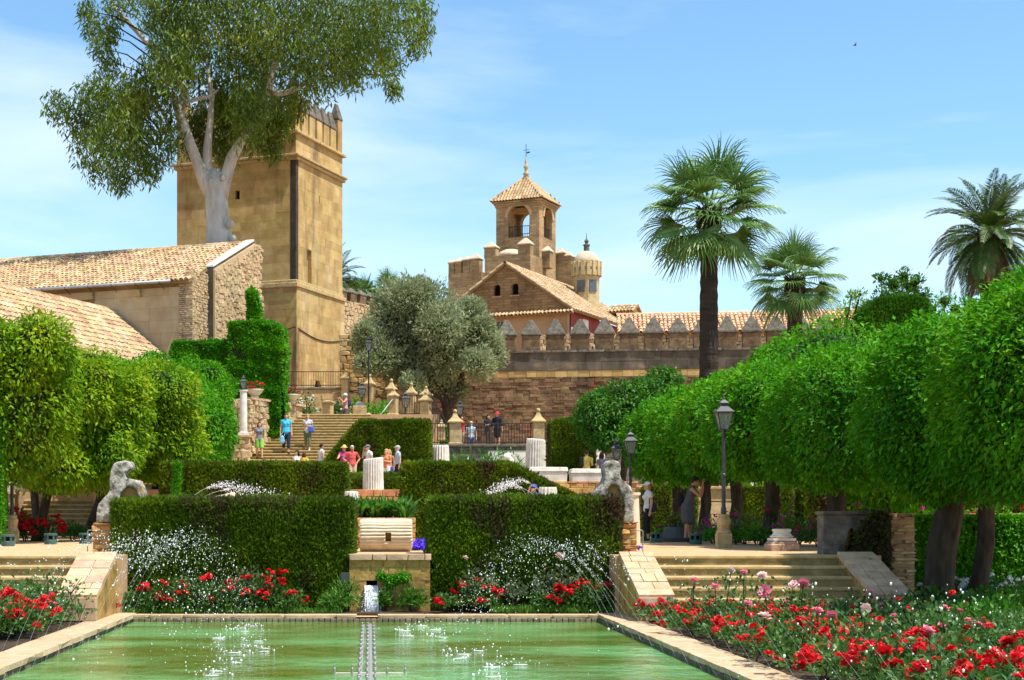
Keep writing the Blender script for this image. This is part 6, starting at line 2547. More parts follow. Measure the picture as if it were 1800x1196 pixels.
# right bed: red roses along the pool, taller pink roses behind
r = random.Random(99)
k = 0
y = 11.2
while y < 25.6:
    xx = 4.75
    while xx < .425 * y + .2 and xx < 8.6:
        k += 1
        X = xx + r.uniform(-.18, .18)
        Y = y + r.uniform(-.3, .3)
        z0 = 0.0
        red = X < 6.2 + (.5 if y < 16 else 0)
        far = y > 18.5
        dpt = 'steps end' if y > 21 else ('middle' if y > 15 else 'near end')
        side = 'by the pool' if X < 5.3 else ('second row in' if X < 6.2 else 'far from the pool')
        if red and r.random() < .93:
            cnt = r.choice((12, 20, 28, 32))
            bush('rose_bush', '%s flowering red rose bush, %s of the right bed, %s' % ('sparsely' if cnt < 12 else 'densely', dpt, side), (X, Y, z0), .52, r.uniform(.28, .38) if far else r.uniform(.38, .52), 620, .062, .042, M_roseleaf,
                 [(BL_RED, cnt, .066)], seed=k, group='red rose bushes in the right bed')
        else:
            hgt = r.uniform(.34, .55) if far else r.uniform(.55, .8)
            bl, col = [], 'leafy flowerless'
            if r.random() < .75:
                pk = r.random() < .6
                bl = [(BL_PINK if pk else BL_PALE, r.choice((1, 2, 3)), .062)]
                col = 'leafy pink' if pk else 'leafy pale'
            if r.random() < .35:
                bl.append((BL_RED, 5, .05))
                col = (col if bl[:-1] else 'leafy') + ' and red'
            bush('rose_bush', '%s rose bush, %s of the right bed, %s' % (col, dpt, side), (X, Y, z0), .55, hgt, 330 if far else 620, .066, .045, M_roseleaf, bl, seed=k, group='pink rose bushes in the right bed', up=.1)
        xx += r.uniform(.72, .92)
    y += .86
# named tall pink roses in front of the steps
US = (1308, 1220, 1285, 1340, 1345, 1412, 1315, 1257, 1522, 1630, 1437, 1344, 1395, 1462)
for i, (u, v, Y, ms) in enumerate(((1308, 1007, 22.5, BL_PINK), (1220, 1022, 23, BL_PINK), (1285, 1003, 23, BL_PALE), (1340, 1012, 22, BL_PALE), (1345, 1040, 20.5, BL_PINK), (1412, 1027, 22, BL_PINK), (1315, 1062, 19.5, BL_PINK),
                                   (1257, 1033, 21.5, BL_PINK), (1522, 1070, 16.5, BL_PALE), (1630, 1110, 14.2, BL_PINK), (1437, 1075, 18.5, BL_PINK), (1344, 1085, 18, BL_PALE), (1395, 1028, 22.3, BL_PALE), (1462, 1083, 17.5, BL_PINK))):
    p = at(u, v, Y)
    q = Vector((p.x + r.uniform(-.15, .15), Y + .1, 0))
    t = thing('rose_plant', 'tall stem with a ' + ('pale blush' if ms is BL_PALE else 'bright pink') + ' rose before the steps, ' + ORD[sorted(US).index(u)] + ' from the left', 'rose', q, group=('pink single stem roses', 'pale single stem roses')[ms is BL_PALE])
    g = MB()
    g.tube([q, q.lerp(p, .5) + Vector((.03, 0, 0)), p], [.012, .009, .006], 4)
    g.build('stem', M_bark, t)
    n = 90
    f = rng.rand(n)
    P = np.array(q) + (np.array(p) - np.array(q)) * (.3 + .66 * f[:, None]) + rng.normal(size=(n, 3)) * np.array([.13, .13, .05])
    me = leaf_mesh('leaves', P, rng.normal(size=(n, 3)) + np.array([0, 0, .1]), rng.normal(size=(n, 3)) + np.array([0, 0, 1]), .07, .048, M_roseleaf, .12)
    link('leaves', me, None, t)
    add_blooms(t, [p], ms, .085, r, tilt=.9)
# dark leafy shrubs behind, under the two trunks
for i, (X, Y, h) in enumerate(((8.2, 21.3, .55), (8.9, 22.2, .6), (7.6, 19.6, .6), (8.0, 20.4, .5), (9.5, 23.8, .6), (9.0, 24.9, .5), (10.2, 25.4, .45))):
    bush('shrub', ORD[i] + ' dark leafy shrub in the shade at the foot of the right trunks', (X, Y, 0), .75, h, 800, .08, .05, M_darkleaf, None, seed=300 + i, group='dark shrubs under the right trunks')
for i, (u, Y) in enumerate(((1668, 28.6), (1695, 28.9), (1655, 29.0), (1770, 28.4), (1795, 28.8), (1750, 28.7))):
    bush('white_flower_bush', ORD[i] + ' bush of white flowers at the foot of the ivy wall', (ux(u, Y), Y, 0), .35, .52, 420, .07, .045, M_roseleaf, [(BL_WHITE, 34, .06)], seed=320 + i, group='white flowers by the ivy wall')

# left bed
k = 0
for (u, v, Y) in ((20, 1120, 21.5), (60, 1110, 21.8), (100, 1090, 22.7), (130, 1085, 23.6), (40, 1095, 23.3), (-20, 1110, 21.4), (5, 1100, 22.4), (85, 1075, 24.3), (50, 1075, 24.6), (115, 1068, 25.0), (-10, 1080, 23.9), (20, 1068, 24.9), (80, 1100, 22.0)):
    k += 1
    X = min(ux(u, Y), -4.95)
    if k in (1, 2, 3, 4, 6, 7, 13):
        bush('rose_bush', ORD[k - 1] + ' low bush of red roses in the left bed beside the pool edge', (X, Y, 0), .52, r.uniform(.42, .58), 620, .062, .042, M_roseleaf, [(BL_RED, 24, .064)], seed=400 + k, group='red rose bushes in the left bed')
    else:
        bush('rose_bush', ORD[k - 1] + ' taller leafy rose bush with few pink blooms in the left bed', (X, Y, 0), .55, r.uniform(.6, .85), 620, .066, .045, M_roseleaf, [(BL_PINK if k % 2 else BL_PALE, 2, .055)], seed=400 + k, group='pink rose bushes in the left bed', up=.1)

# roses at the feet of the front hedges
for i, (u, h, cnt) in enumerate(((215, .30, 6), (245, .34, 7), (275, .5, 9), (310, .58, 12), (345, .55, 10), (380, .52, 9), (412, .55, 11), (445, .55, 9), (478, .58, 11), (508, .38, 8))):
    bush('rose_bush', ORD[i] + ' red rose bush from the left at the foot of the left front hedge', (ux(u, 27.5), 27.55 + r.uniform(-.08, .08), 0), .33, h + .05, 520, .055, .038, M_roseleaf, [(BL_RED, int(cnt * 1.7), .062)], seed=430 + i, group='red roses under the left hedge')
for i, (u, h, cnt) in enumerate(((783, .30, 6), (835, .52, 14), (855, .42, 9), (958, .34, 6), (990, .38, 7), (1020, .42, 9), (1050, .58, 10), (1072, .50, 5))):
    bush('rose_bush', ORD[i] + ' red rose bush from the left at the foot of the right front hedges', (ux(u, 27.5), 27.55 + r.uniform(-.08, .08), 0), .27, h + .05, 420, .055, .038, M_roseleaf, [(BL_RED, int(cnt * 1.7), .066)], seed=450 + i, group='red roses under the right hedge')
for i, (u, h, rad) in enumerate(((320, .66, .4), (440, .80, .28), (825, .72, .22), (855, .62, .2), (905, .58, .25), (960, .80, .32), (1000, .86, .30), (985, .6, .35))):
    bush('grey_rose_bush', ORD[i] + ' clump of grey green rose shoots from the left, before the front hedges', (ux(u, 27.75), 27.75, 0), rad, h, 230, .07, .05, M_greyleaf, None, seed=470 + i, group='grey green rose shoots', low=.25, stems=5)
for i, (u, v) in enumerate(((818, 981), (983, 979), (958, 1001))):
    p = at(u, v, 27.5)
    t = thing('rose_plant', ('small pale rose on a thin stem before the right front hedge', 'large pink rose on a thin stem before the right front hedge', 'tiny orange pink rosebud before the right front hedge')[i], 'rose', (p.x, 27.6, 0))
    g = MB()
    g.tube([(p.x + .03, 27.6, 0), (p.x + .05, 27.55, .5), p], [.009, .007, .004], 4)
    g.build('stem', M_bark, t)
    add_blooms(t, [p], BL_PALE if i != 1 else BL_PINK + BL_PALE, (.05, .10, .035)[i], r, tilt=1.0)


def grass(label, x0, x1, y0, y1, z, n, L, m=None):
    P = np.stack([x0 + rng.rand(n) * (x1 - x0), y0 + rng.rand(n) * (y1 - y0), np.full(n, z)], 1)
    dr = np.stack([rng.normal(size=n) * .35, rng.normal(size=n) * .35, np.ones(n)], 1)
    sz = np.clip(rng.normal(1, .3, n), .4, 1.8)
    me = leaf_mesh('grass', P, dr, rng.normal(size=(n, 3)) * np.array([1, 1, .2]), L * sz, L * .16 * sz, m or M_grass)
    o = link('grass', me)
    tag(o, label, 'grass', None, 'stuff')
    return o


grass('short bright grass strip at the foot of the right front hedge', ux(865, 27.3), ux(1080, 27.3), 27.3, 27.6, 0, 3200, .11)
grass('grass tufts at the foot of the left front hedge', ux(190, 27.3), ux(600, 27.3), 27.3, 27.5, 0, 2600, .10)
grass('grass and creeper beside the right stair wall', 8.65, 10.1, 25.2, 28, 0.0, 6500, .13)
for i, (u, v, rad, h, Y, lab) in enumerate(((606, 1070, .24, .6, 27.75, 'fern like weeds left of the water spout'), (588, 1072, .25, .35, 27.6, 'grass clump at the inner corner of the left front hedge'), (725, 1070, .26, .42, 27.75, 'dark weeds right of the water spout'), (676, 1065, .10, .36, 27.85, 'small weed tuft beside the falling water'))):
    bush('weed_clump', lab, (ux(u, Y), Y, 0), rad, h, 700, .09, .02, M_grass if i != 2 else M_darkleaf, None, seed=490 + i, cat_='weeds')
for i, (u, v, s) in enumerate(((688, 1022, .10), (706, 1015, .10), (670, 1013, .06))):
    c = at(u, v, 27.88)
    V, Q = blob_leaves(c, (s * 1.3, .08, s), 420, .05, .026, seed=i, inner=.8)
    o = foliage('wall_plant', V, Q, M_ivy)
    tag(o, ('tuft of green growing on the spout wall, lower one', 'tuft of green growing on the spout wall, right one', 'smallest tuft of green on the spout wall')[i], 'wall plant')

# strap leaved plants in the raised bed
V, Q = [], []
parts = []
for i in range(34):
    bx, by = ux(610, 34) + rng.rand() * 1.30, 34.3 + rng.rand() * 1.0
    n = 26
    a = rng.rand(n) * 6.28
    P = np.stack([np.full(n, bx), np.full(n, by), np.full(n, vz(912, 34))], 1) + rng.normal(size=(n, 3)) * .05
    tl = np.clip(rng.normal(.5, .25, n), .1, 1.2)
    dr = np.stack([np.cos(a) * tl, np.sin(a) * tl, np.ones(n)], 1)
    parts.append(leaf_arrays(P, dr, np.stack([np.cos(a), np.sin(a), -tl], 1) * -1, np.clip(rng.normal(.55, .12, n), .2, .75), .085, .08, .30))
V, Q = cat(parts)
o = foliage('strap_leaf_plant', V, Q, M_lily)
tag(o, 'bright green strap leaved lilies in the raised bed behind the fallen drum', 'plant')

# flowers under the right row and on the terraces
for i, (u, Y, zb, rad, h, m_, bl, lab) in enumerate((
    (1175, 45, Z1, .45, .55, M_roseleaf, [(BL_MAG, 10, .06)], 'magenta flowers at the left end of the right border'),
    (1240, 43, Z1, .5, .6, M_greyleaf, [(BL_MAG, 14, .075), (BL_RED, 3, .05)], 'magenta and red flowers behind the woman in the grey dress'),
    (1262, 41, Z1, .45, .45, M_greyleaf, [(BL_MAG, 10, .07)], 'grey leaved plant with magenta blooms left of the lamp base'),
    (1308, 39, Z1, .6, .75, M_roseleaf, [(BL_MAG, 12, .07), (BL_RED, 6, .05)], 'flower bush right of the tall lamp base'),
    (1332, 38, Z1, .5, .45, M_orange, None, 'bright green cushion plant left of the column base'),
    (1385, 37, Z1, .7, .85, M_orange, [(BL_RED, 6, .06), (BL_WHITE, 5, .05)], 'pale green flower bush behind the column base'),
    (1402, 36, Z1, .6, .65, M_roseleaf, [(BL_MAG, 20, .07)], 'deep purple flowers right of the column base'),
    (1440, 35, Z1, .5, .6, M_roseleaf, [(BL_MAG, 10, .06), (BL_RED, 4, .05)], 'mixed flowers left of the carved stone block'),
    (1350, 36.5, Z1, .5, .4, M_darkleaf, None, 'dark low plants in front of the right border'),
    (1290, 38.5, Z1, .5, .4, M_darkleaf, None, 'dark low plants beside the tall lamp base'),
    (1255, 39.5, Z1, .35, .32, M_ivy, None, 'small bright cushion left of the tall lamp base'),
    (1170, 43.6, Z1, .3, .3, M_ivy, None, 'small bright cushion beside the green flood light'),
    (1310, 50, Z2 - .1, .6, .5, M_orange, [(BL_WHITE, 14, .10)], 'pale pink flowers on top of the right garden wall'),
    (1210, 51, Z2 - .1, .7, .5, M_darkleaf, None, 'plants on the terrace above the garden wall'),
    (1500, 33, Z1, .5, .9, M_roseleaf, [(BL_MAG, 14, .06)], 'magenta flowers behind the carved stone block'),
    (1740, 33, Z1, .8, .95, M_orange, [(BL_RED, 6, .07), (BL_MAG, 6, .06)], 'red and magenta flowers above the brick coping at the right edge'),
    (1660, 33, Z1, .7, .85, M_orange, [(BL_MAG, 6, .06)], 'flowers above the brick coping between the trunks'))):
    bush('flower_bush', lab, (ux(u, Y), Y, zb), rad, h, 620, .08, .045, m_, bl, seed=510 + i)
for i, (u, Y, rad, h, cnt) in enumerate(((45, 44, .5, .75, 16), (80, 43.5, .55, .7, 18), (20, 44.5, .5, .85, 14), (5, 43, .4, .7, 12))):
    bush('geranium', ORD[i] + ' red geranium bush behind the left lamp base', (ux(u, Y), Y, Z1), rad, h, 420, .08, .06, M_roseleaf, [(BL_RED, cnt * 4, .09)], seed=540 + i, group='red geraniums on the left')
bush('shrub', 'dark plant at the foot of the shaded steps', (ux(128, 45), 45, Z1), .45, .5, 500, .10, .05, M_darkleaf, None, seed=550)
for i, (u, v, Y, rad, h, m_, bl, lab) in enumerate((
    (538, 738, 80, .75, 1.1, M_roseleaf, [(BL_WHITE, 22, .07)], 'white flowering bush left of the short pier'),
    (598, 736, 80.5, .6, .95, M_roseleaf, [(BL_WHITE, 16, .07)], 'white flowering bush right of the short pier'),
    (655, 738, 81, .9, .8, M_ivy, None, 'bright shrub under the sloping parapet'),
    (680, 730, 82, .6, .95, M_ivy, None, 'bright shrub behind the flared pier'),
    (625, 712, 83, .3, 1.2, M_ivy, None, 'slim climbing plant by the lantern'),
    (795, 770, 79, .6, 1.3, M_ivy, None, 'leafy plants behind the left fence pier'),
    (775, 745, 82, .8, 1.4, M_darkleaf, None, 'dark shrubs in the shade of the olive'))):
    p = at(u, v, Y)
    bush('shrub', lab, (p.x, Y, ZL if Y > 78 and p.x < 3.4 else ZF), rad, h, 520, .12, .08, m_, bl, seed=560 + i)
for i, (u, v, lab) in enumerate(((800, 815, 'low green strap leaves left below the iron fence'), (830, 817, 'low strap leaves with yellow green tips below the iron fence'), (860, 812, 'potted green plant below the iron fence'), (905, 817, 'strap leaved plant right of the pale stone fragment'))):
    p = at(u, v, 71)
    bush('plant', lab, (p.x, 71 + i * .2, Z3), .75, vz(v - 22, 71) - Z3, 420, .28, .06, M_lily, None, seed=580 + i)
bush('climber', 'bright climbing plant on the retaining wall', (ux(880, 73.4), 73.4, Z3), .45, 1.9, 520, .13, .08, M_ivy, None, seed=590)
# violet blue flower carpets
for i, (ua, ub, Y0, Y1, lab) in enumerate(((722, 775, 31.2, 33.0, 'carpet of violet blue flowers right of the fallen drum, nearer one'), (735, 775, 35.0, 37.0, 'carpet of violet blue flowers against the sloping hedge, farther one'), (606, 616, 31.0, 32.5, 'bit of violet blue flowers at the left hedge corner'))):
    x0, x1 = ux(ua, Y0), ux(ub, Y0)
    n = 1500 if i < 2 else 300
    P = np.stack([x0 + rng.rand(n) * (x1 - x0), Y0 + rng.rand(n) * (Y1 - Y0), Z1 + .03 + rng.rand(n) * .10], 1)
    me = leaf_mesh('blue_flowers', P, rng.normal(size=(n, 3)), rng.normal(size=(n, 3)), .07, .055, M_bluefl)
    tag(link('blue_flowers', me), lab, 'flowers', None, 'stuff')
# ------------------------------------------------------------ sculpting by union
def remesh(mb, vox, name, m, parent=None, smooth_it=4, local=False, disp=0.0, dsc=8.0):
    me = mb.mesh('tmp_sculpt')
    o = bpy.data.objects.new('tmp_sculpt', me)
    C.objects.link(o)
    md = o.modifiers.new('r', 'REMESH')
    md.mode = 'VOXEL'
    md.voxel_size = vox
    md.use_smooth_shade = True
    if smooth_it:
        ms = o.modifiers.new('s', 'SMOOTH')
        ms.iterations = smooth_it
        ms.factor = .5
    dg = bpy.context.evaluated_depsgraph_get()
    ne = bpy.data.meshes.new_from_object(o.evaluated_get(dg))
    bpy.data.objects.remove(o)
    bpy.data.meshes.remove(me)
    ne.name = name
    ne.materials.clear()
    ne.materials.append(m)
    if disp:
        rough_up(ne, disp, dsc)
    ne.shade_smooth()
    if parent is None and not local and False:
        pass
    return link(name, ne, None, parent, local)


# ------------------------------------------------------------ columns and fragments
def stump(label, u, Y, vb, vt, r_px, slant=0.0, nfl=18, m=M_marble, taper=.96, rz=0.0, name='column_stump', irregular=.02, tilt=0.0):
    s = FPX / Y
    c = at(u, vb, Y)
    r_ = r_px / s
    h = (vb - vt) / s
    t = thing(name, label, 'column', c)
    g = MB()
    n = nfl * 4
    prof = [(r_ * 1.0, 0), (r_, h * .05)] + [(r_ * (1 + (taper - 1) * f), h * f) for f in np.linspace(.1, .93, 7)] + [(r_ * taper * .99, h * .97), (r_ * taper * .93, h)]
    g.lathe(prof, (0, 0, 0), n, flute=.10, nfl=nfl)
    vs = []
    for (x, y, z) in g.v:
        f = z / h
        w = mnoise.noise(Vector((x * 3, y * 3, 1.3 + u))) * irregular * 6
        if f > .9:
            z += slant * x + w * h * .12
        x += tilt * z
        vs.append((x, y, z))
    g.v = vs
    o = g.build('shaft', m, t, local=True)
    rough_up(o.data, .008, 5)
    return t


stump('fluted marble column stump with hollow broken top standing among the group of visitors', 656, 55, 862, 806, 18.5, slant=.12, nfl=26)
stump('tall fluted column drum with flat worn top below the iron fence', 941, 69.5, 826, 772, 18.5, slant=-.08, nfl=24, m=M_marble, taper=.9, tilt=.02)
stump('fluted half drum next to the boy in the blue cap', 963, 44.5, 945, 857, 17, slant=.0, nfl=14, m=M_marble)
stump('small fluted drum with slanting top above the left front hedge', 395, 41.5, 925, 869, 19, slant=.22, nfl=16, m=M_cream_marble)
stump('bit of fluted column at the left of the strap leaved plants', 618, 37.5, 945, 864, 13, nfl=12, m=M_marble)
t = stump('rounded ribbed marble drum under the iron fence, left one', 774, 70.5, 845, 783, 17.5, nfl=20, m=M_marble, taper=.86)
for i, (u, vb, vt, Y, wa, wb, lab) in enumerate(((505, 930, 875, 42, 21, 13, 'pale stone slab end showing over the left front hedge'), (842, 930, 876, 42, 26, 16, 'pale stone slab end showing over the right front hedge'))):
    c = at(u, vb, Y)
    s = FPX / Y
    t = thing('stone_slab', lab, 'stone slab', c)
    g = MB()
    h = (vb - vt) / s
    g.hexa([(-wa / s, 0, 0), (wa / s, 0, 0), (wa / s, .6, 0), (-wa / s, .6, 0), (-wa / s, 0, h * .85), (wa / s, 0, h * .85), (wa / s, .6, h * .85), (-wa / s, .6, h * .85)])
    g.hexa([(-wa / s, 0, h * .85), (wa / s, 0, h * .85), (wa / s, .6, h * .85), (-wa / s, .6, h * .85), (-wb / s, .1, h), (wb / s, .1, h), (wb / s, .5, h), (-wb / s, .5, h)])
    g.build('slab', M_cream_marble, t, local=True)

# the big fallen drum ------------------------------------------------------------------
YD = 30.3
sD = FPX / YD
dl, dr_ = 90 / sD, 30.0 / sD
c = at(678, 970, YD)
c.z = Z1
t = thing('fallen_column_drum', 'big fluted column drum lying on its side, with a square socket cut in it', 'column', c)
g = MB()
nfl = 30
n = nfl * 5
prof = [(dr_ * .95, -dl / 2), (dr_, -dl / 2 + .03)] + [(dr_, x) for x in np.linspace(-dl / 2 + .08, dl / 2 - .06, 10)] + [(dr_ * .99, dl / 2 - .02), (dr_ * .95, dl / 2)]
g.lathe(prof, (0, 0, 0), n, flute=.085, nfl=nfl)
g.v = [(z + mnoise.noise(Vector((x * 4, y * 4, z))) * .02 * (abs(z) > dl / 2 - .05), x, y * .98 + dr_ * .96) for (x, y, z) in g.v]
o = g.build('drum', M_cream_marble, t, local=True)
rough_up(o.data, .007, 5)
bm = bmesh.new()
bm.from_mesh(o.data)
bmesh.ops.recalc_face_normals(bm, faces=bm.faces)
bm.to_mesh(o.data)
bm.free()
cut = MB()
cut.box(-.06 + .05, .05 + .05, -dr_ * 1.3, -dr_ + .22, dr_ * .62, dr_ * 1.12)
co = cut.build('cutter', M_cream_marble)
bpy.context.view_layer.update()
co.location = c
md = o.modifiers.new('b', 'BOOLEAN')
md.operation = 'DIFFERENCE'
md.solver = 'EXACT'
md.object = co
bpy.context.view_layer.update()
dg = bpy.context.evaluated_depsgraph_get()
ne = bpy.data.meshes.new_from_object(o.evaluated_get(dg))
o.modifiers.clear()
if len(ne.polygons) > 200:
    ne.materials.clear()
    ne.materials.append(M_cream_marble)
    o.data = ne
bpy.data.objects.remove(co)
g = MB()
g.box(-.02, .11, -dr_ + .21, -dr_ + .24, dr_ * .60, dr_ * 1.14)
g.build('socket', M_spout, t, local=True)

# stone troughs, fragment --------------------------------------------------------------
for (ua, ub, vt, vb, lab) in ((929, 999, 821, 848, 'grey white stone sarcophagus trough with lid, left one of two'), (1003, 1063, 824, 849, 'grey white stone sarcophagus trough, right one behind the statue')):
    Y = 54.0
    x0, x1, z0, z1 = ux(ua, Y), ux(ub, Y), vz(vb, Y), vz(vt, Y)
    t = thing('stone_trough', lab, 'trough', ((x0 + x1) / 2, Y, z0))
    g = MB()
    i_ = .03
    g.hexa([(x0 + .05, Y, z0), (x1 - .05, Y, z0), (x1 - .05, Y + .7, z0), (x0 + .05, Y + .7, z0), (x0 + i_, Y - .02, z1 - .16), (x1 - i_, Y - .02, z1 - .16), (x1 - i_, Y + .7, z1 - .16), (x0 + i_, Y + .7, z1 - .16)])
    o = g.build('trough', M_marble, t, bevel=.02)
    g = MB()
    g.hexa([(x0, Y - .05, z1 - .16), (x1, Y - .05, z1 - .16), (x1, Y + .73, z1 - .16), (x0, Y + .73, z1 - .16), (x0 + .06, Y - .02, z1), (x1 - .03, Y - .02, z1 - .01), (x1 - .03, Y + .7, z1 - .01), (x0 + .06, Y + .7, z1)])
    g.build('rim', M_marble, t, bevel=.02)
t = thing('stone_fragment', 'small pale carved stone fragment among the low plants', 'stone', at(889, 822, 70.5))
g = MB()
p = at(889, 822, 70.5)
for (dx, dz, r_) in ((-.1, .1, .22), (.1, .18, .22), (.05, .42, .2), (.22, .30, .16), (.12, .55, .12)):
    g.ball((p.x + dx, p.y, p.z + dz), r_, 8)
remesh(g, .05, 'fragment', M_marble, t, 2, disp=.03, dsc=6)

# statues on the brick piers ---------------------------------------------------------------
def statue(label, outline, recess, Y, c0, m=M_statue):
    t = thing('headless_statue', label, 'statue', at(c0, 918, Y))

    def sub(poly, y0, y1, g):
        g.extr([(ux(u, Y), Y + y0, vz(v, Y)) for u, v in poly], (0, y1 - y0, 0))
    g = MB()
    sub(outline, .05, .32, g)
    ring = outline[::-1] + [(u, min(v, 919)) for u, v in recess]
    sub(ring, -.10, .07, g)
    tmp = remesh(g, .018, 'torso', m, t, 8)
    bm = bmesh.new()
    bm.from_mesh(tmp.data)
    for _ in range(3):
        bmesh.ops.smooth_vert(bm, verts=bm.verts, factor=.5, use_axis_x=True, use_axis_y=True, use_axis_z=True)
    bm.to_mesh(tmp.data)
    bm.free()
    rough_up(tmp.data, .020, 5)
    rough_up(tmp.data, .007, 15)
    rough_up(tmp.data, .004, 40)
    tmp.data.shade_smooth()
    g = MB()
    k0, k1 = sum(u for u, v in recess) / len(recess), sum(v for u, v in recess) / len(recess)
    sub([(k0 + (u - k0) * 1.05, k1 + (v - k1) * 1.0) for u, v in [(u, min(v, 917)) for u, v in recess]], .012, .10, g)
    g.build('recess', M_spout, t)
    return t


YS = 28.32
statue('weathered headless stone statue with one arched shoulder on the left brick pier',
       [(171, 919), (171, 905), (174, 888), (183, 875), (191, 867), (195, 858), (194, 842), (197, 822), (205, 813), (220, 810), (231, 813), (234, 821), (230, 827), (222, 831), (222, 840), (231, 843), (244, 846), (252, 857), (256, 870), (256, 919)][::-1],
       [(212, 922), (211, 884), (214, 866), (223, 856), (233, 855), (241, 862), (246, 882), (246, 922)][::-1], YS, 212)
statue('pitted headless stone statue with an arched cloak on the right brick pier',
       [(1045, 919), (1043, 888), (1042, 868), (1050, 858), (1059, 851), (1063, 838), (1060, 822), (1066, 812), (1076, 809), (1085, 811), (1091, 820), (1089, 832), (1091, 841), (1101, 849), (1110, 858), (1112, 872), (1114, 896), (1113, 919)][::-1],
       [(1062, 922), (1064, 880), (1068, 858), (1075, 851), (1084, 854), (1091, 866), (1095, 890), (1094, 922)][::-1], YS, 1080)

# white shaft leaning behind the right statue ------------------------------------------------
t = thing('white_column', 'plain white column shaft just behind the right statue', 'column', at(1118, 962, 32))
t.location.z = Z1
g = MB()
h = vz(866, 32) - Z1
g.lathe([(.17, 0), (.15, .1), (.135, h * .5), (.115, h - .07), (.15, h - .05), (.15, h)], (-.06, 0, 0), 16)
g.build('shaft', M_cream_marble, t, local=True, smooth=False)

# square column base on the path --------------------------------------------------------------
YB = 31.0
sB = FPX / YB
t = thing('stone_plinth', 'square stone column base with round moulding standing on the gravel path', 'column base', (ux(1374, YB), YB, Z1))
g = MB()
g.rbox((0, 0), .57, .55, -.02, .14)
g.rbox((0, 0), .55, .53, .14, .20, top=.78)
o = g.build('plinth', mat('reddish_plinth_stone', [(0.3, (0.25, 0.16, 0.11)), (0.6, (0.42, 0.29, 0.20)), (0.8, (0.5, 0.38, 0.28))], scale=6, rough=.95, bump=.6, bscale=30, objc=True), t, local=True, bevel=.02)
g = MB()
g.rbox((0, 0), .45, .43, .20, .25)
g.lathe([(.20, .25), (.225, .27), (.225, .29), (.185, .31), (.165, .35), (.165, .37), (.185, .39), (.185, .42), (.15, .43)], (0, 0, 0), 20)
g.build('moulding', M_marble, t, local=True)

# white lamp column by the staircase ------------------------------------------------------------
def lantern_parts(t, z, k=1.0, glass=True, m=M_greyiron, x=0, y=0):
    """square tapered street lantern whose foot is at height z"""
    def fr(z0, z1, w0, w1):
        return [(x - w0, y - w0, z0), (x + w0, y - w0, z0), (x + w0, y + w0, z0), (x - w0, y + w0, z0), (x - w1, y - w1, z1), (x + w1, y - w1, z1), (x + w1, y + w1, z1), (x - w1, y + w1, z1)]
    a, b = .10 * k, .20 * k
    z1 = z + .08 * k
    z2 = z1 + .44 * k
    g = MB()
    g.lathe([(.035 * k, z), (.05 * k, z + .04 * k), (.10 * k, z1)], (x, y, 0), 8)
    for sx in (-1, 1):
        for sy in (-1, 1):
            g.tube([(x + sx * a, y + sy * a, z1), (x + sx * b, y + sy * b, z2)], .014 * k, 4)
    g.hexa(fr(z2 - .012 * k, z2 + .02 * k, b * 1.08, b * 1.08))
    g.hexa(fr(z1 - .012 * k, z1 + .012 * k, a * 1.1, a * 1.1))
    g.build('lantern_frame', m, t, local=True)
    g = MB()
    g.hexa(fr(z1 + .013 * k, z2 - .014 * k, a * .93, b * .95))
    g.build('lantern_glass', M_glass, t, local=True)
    g = MB()
    g.hexa(fr(z2 + .02 * k, z2 + .17 * k, b * 1.2, b * .42))
    g.hexa(fr(z2 + .17 * k, z2 + .25 * k, b * .40, b * .40))
    g.hexa(fr(z2 + .25 * k, z2 + .34 * k, b * .56, b * .16))
    g.build('lantern_roof', m, t, local=True)
    g = MB()
    g.lathe([(.03 * k, z2 + .33 * k), (.045 * k, z2 + .37 * k), (.02 * k, z2 + .42 * k), (.008 * k, z2 + .50 * k)], (x, y, 0), 8)
    g.build('lantern_finial', m, t, local=True)


t = thing('column_lamp', 'white round column carrying a black lantern beside the rubble wall', 'lamp', at(428, 764, 72.4))
g = MB()
g.rbox((0, 0), .46, .46, -.02, .08)
g.lathe([(.2, .08), (.175, .15), (.172, 1.0), (.16, 1.92), (.2, 1.97), (.2, 2.02)], (0, 0, 0), 18)
g.build('column', M_marble, t, local=True)
lantern_parts(t, 2.02, .72)


def lamp_post(label, u, Y, z0, v_top, k=1.0, base_h=.0, base=True, group=None, m=M_greyiron):
    x = ux(u, Y)
    t = thing('lamp_post', label, 'lamp post', (x, Y, z0), group=group)
    ztop = vz(v_top, Y) - z0
    zl = ztop - (.08 + .44 + .5) * k
    zb = base_h if base else 0
    if base:
        g = MB()
        g.rbox((0, 0), .30, .30, -.02, base_h * .42)
        g.lathe([(.155, base_h * .42), (.17, base_h * .46), (.13, base_h * .56), (.15, base_h * .72), (.165, base_h * .82), (.12, base_h * .9), (.14, base_h * .96), (.09, base_h)], (0, 0, 0), 12)
        g.build('stone_base', M_pierstone, t, local=True)
    g = MB()
    g.lathe([(.06, zb), (.06, zb + .12), (.045, zb + .16), (.042, zb + (zl - zb) * .45), (.055, zb + (zl - zb) * .46), (.055, zb + (zl - zb) * .49), (.04, zb + (zl - zb) * .5), (.034, zl - .1), (.055, zl - .06), (.03, zl)], (0, 0, 0), 10)
    g.build('post', m, t, local=True)
    lantern_parts(t, zl, k, m=m)
    return t


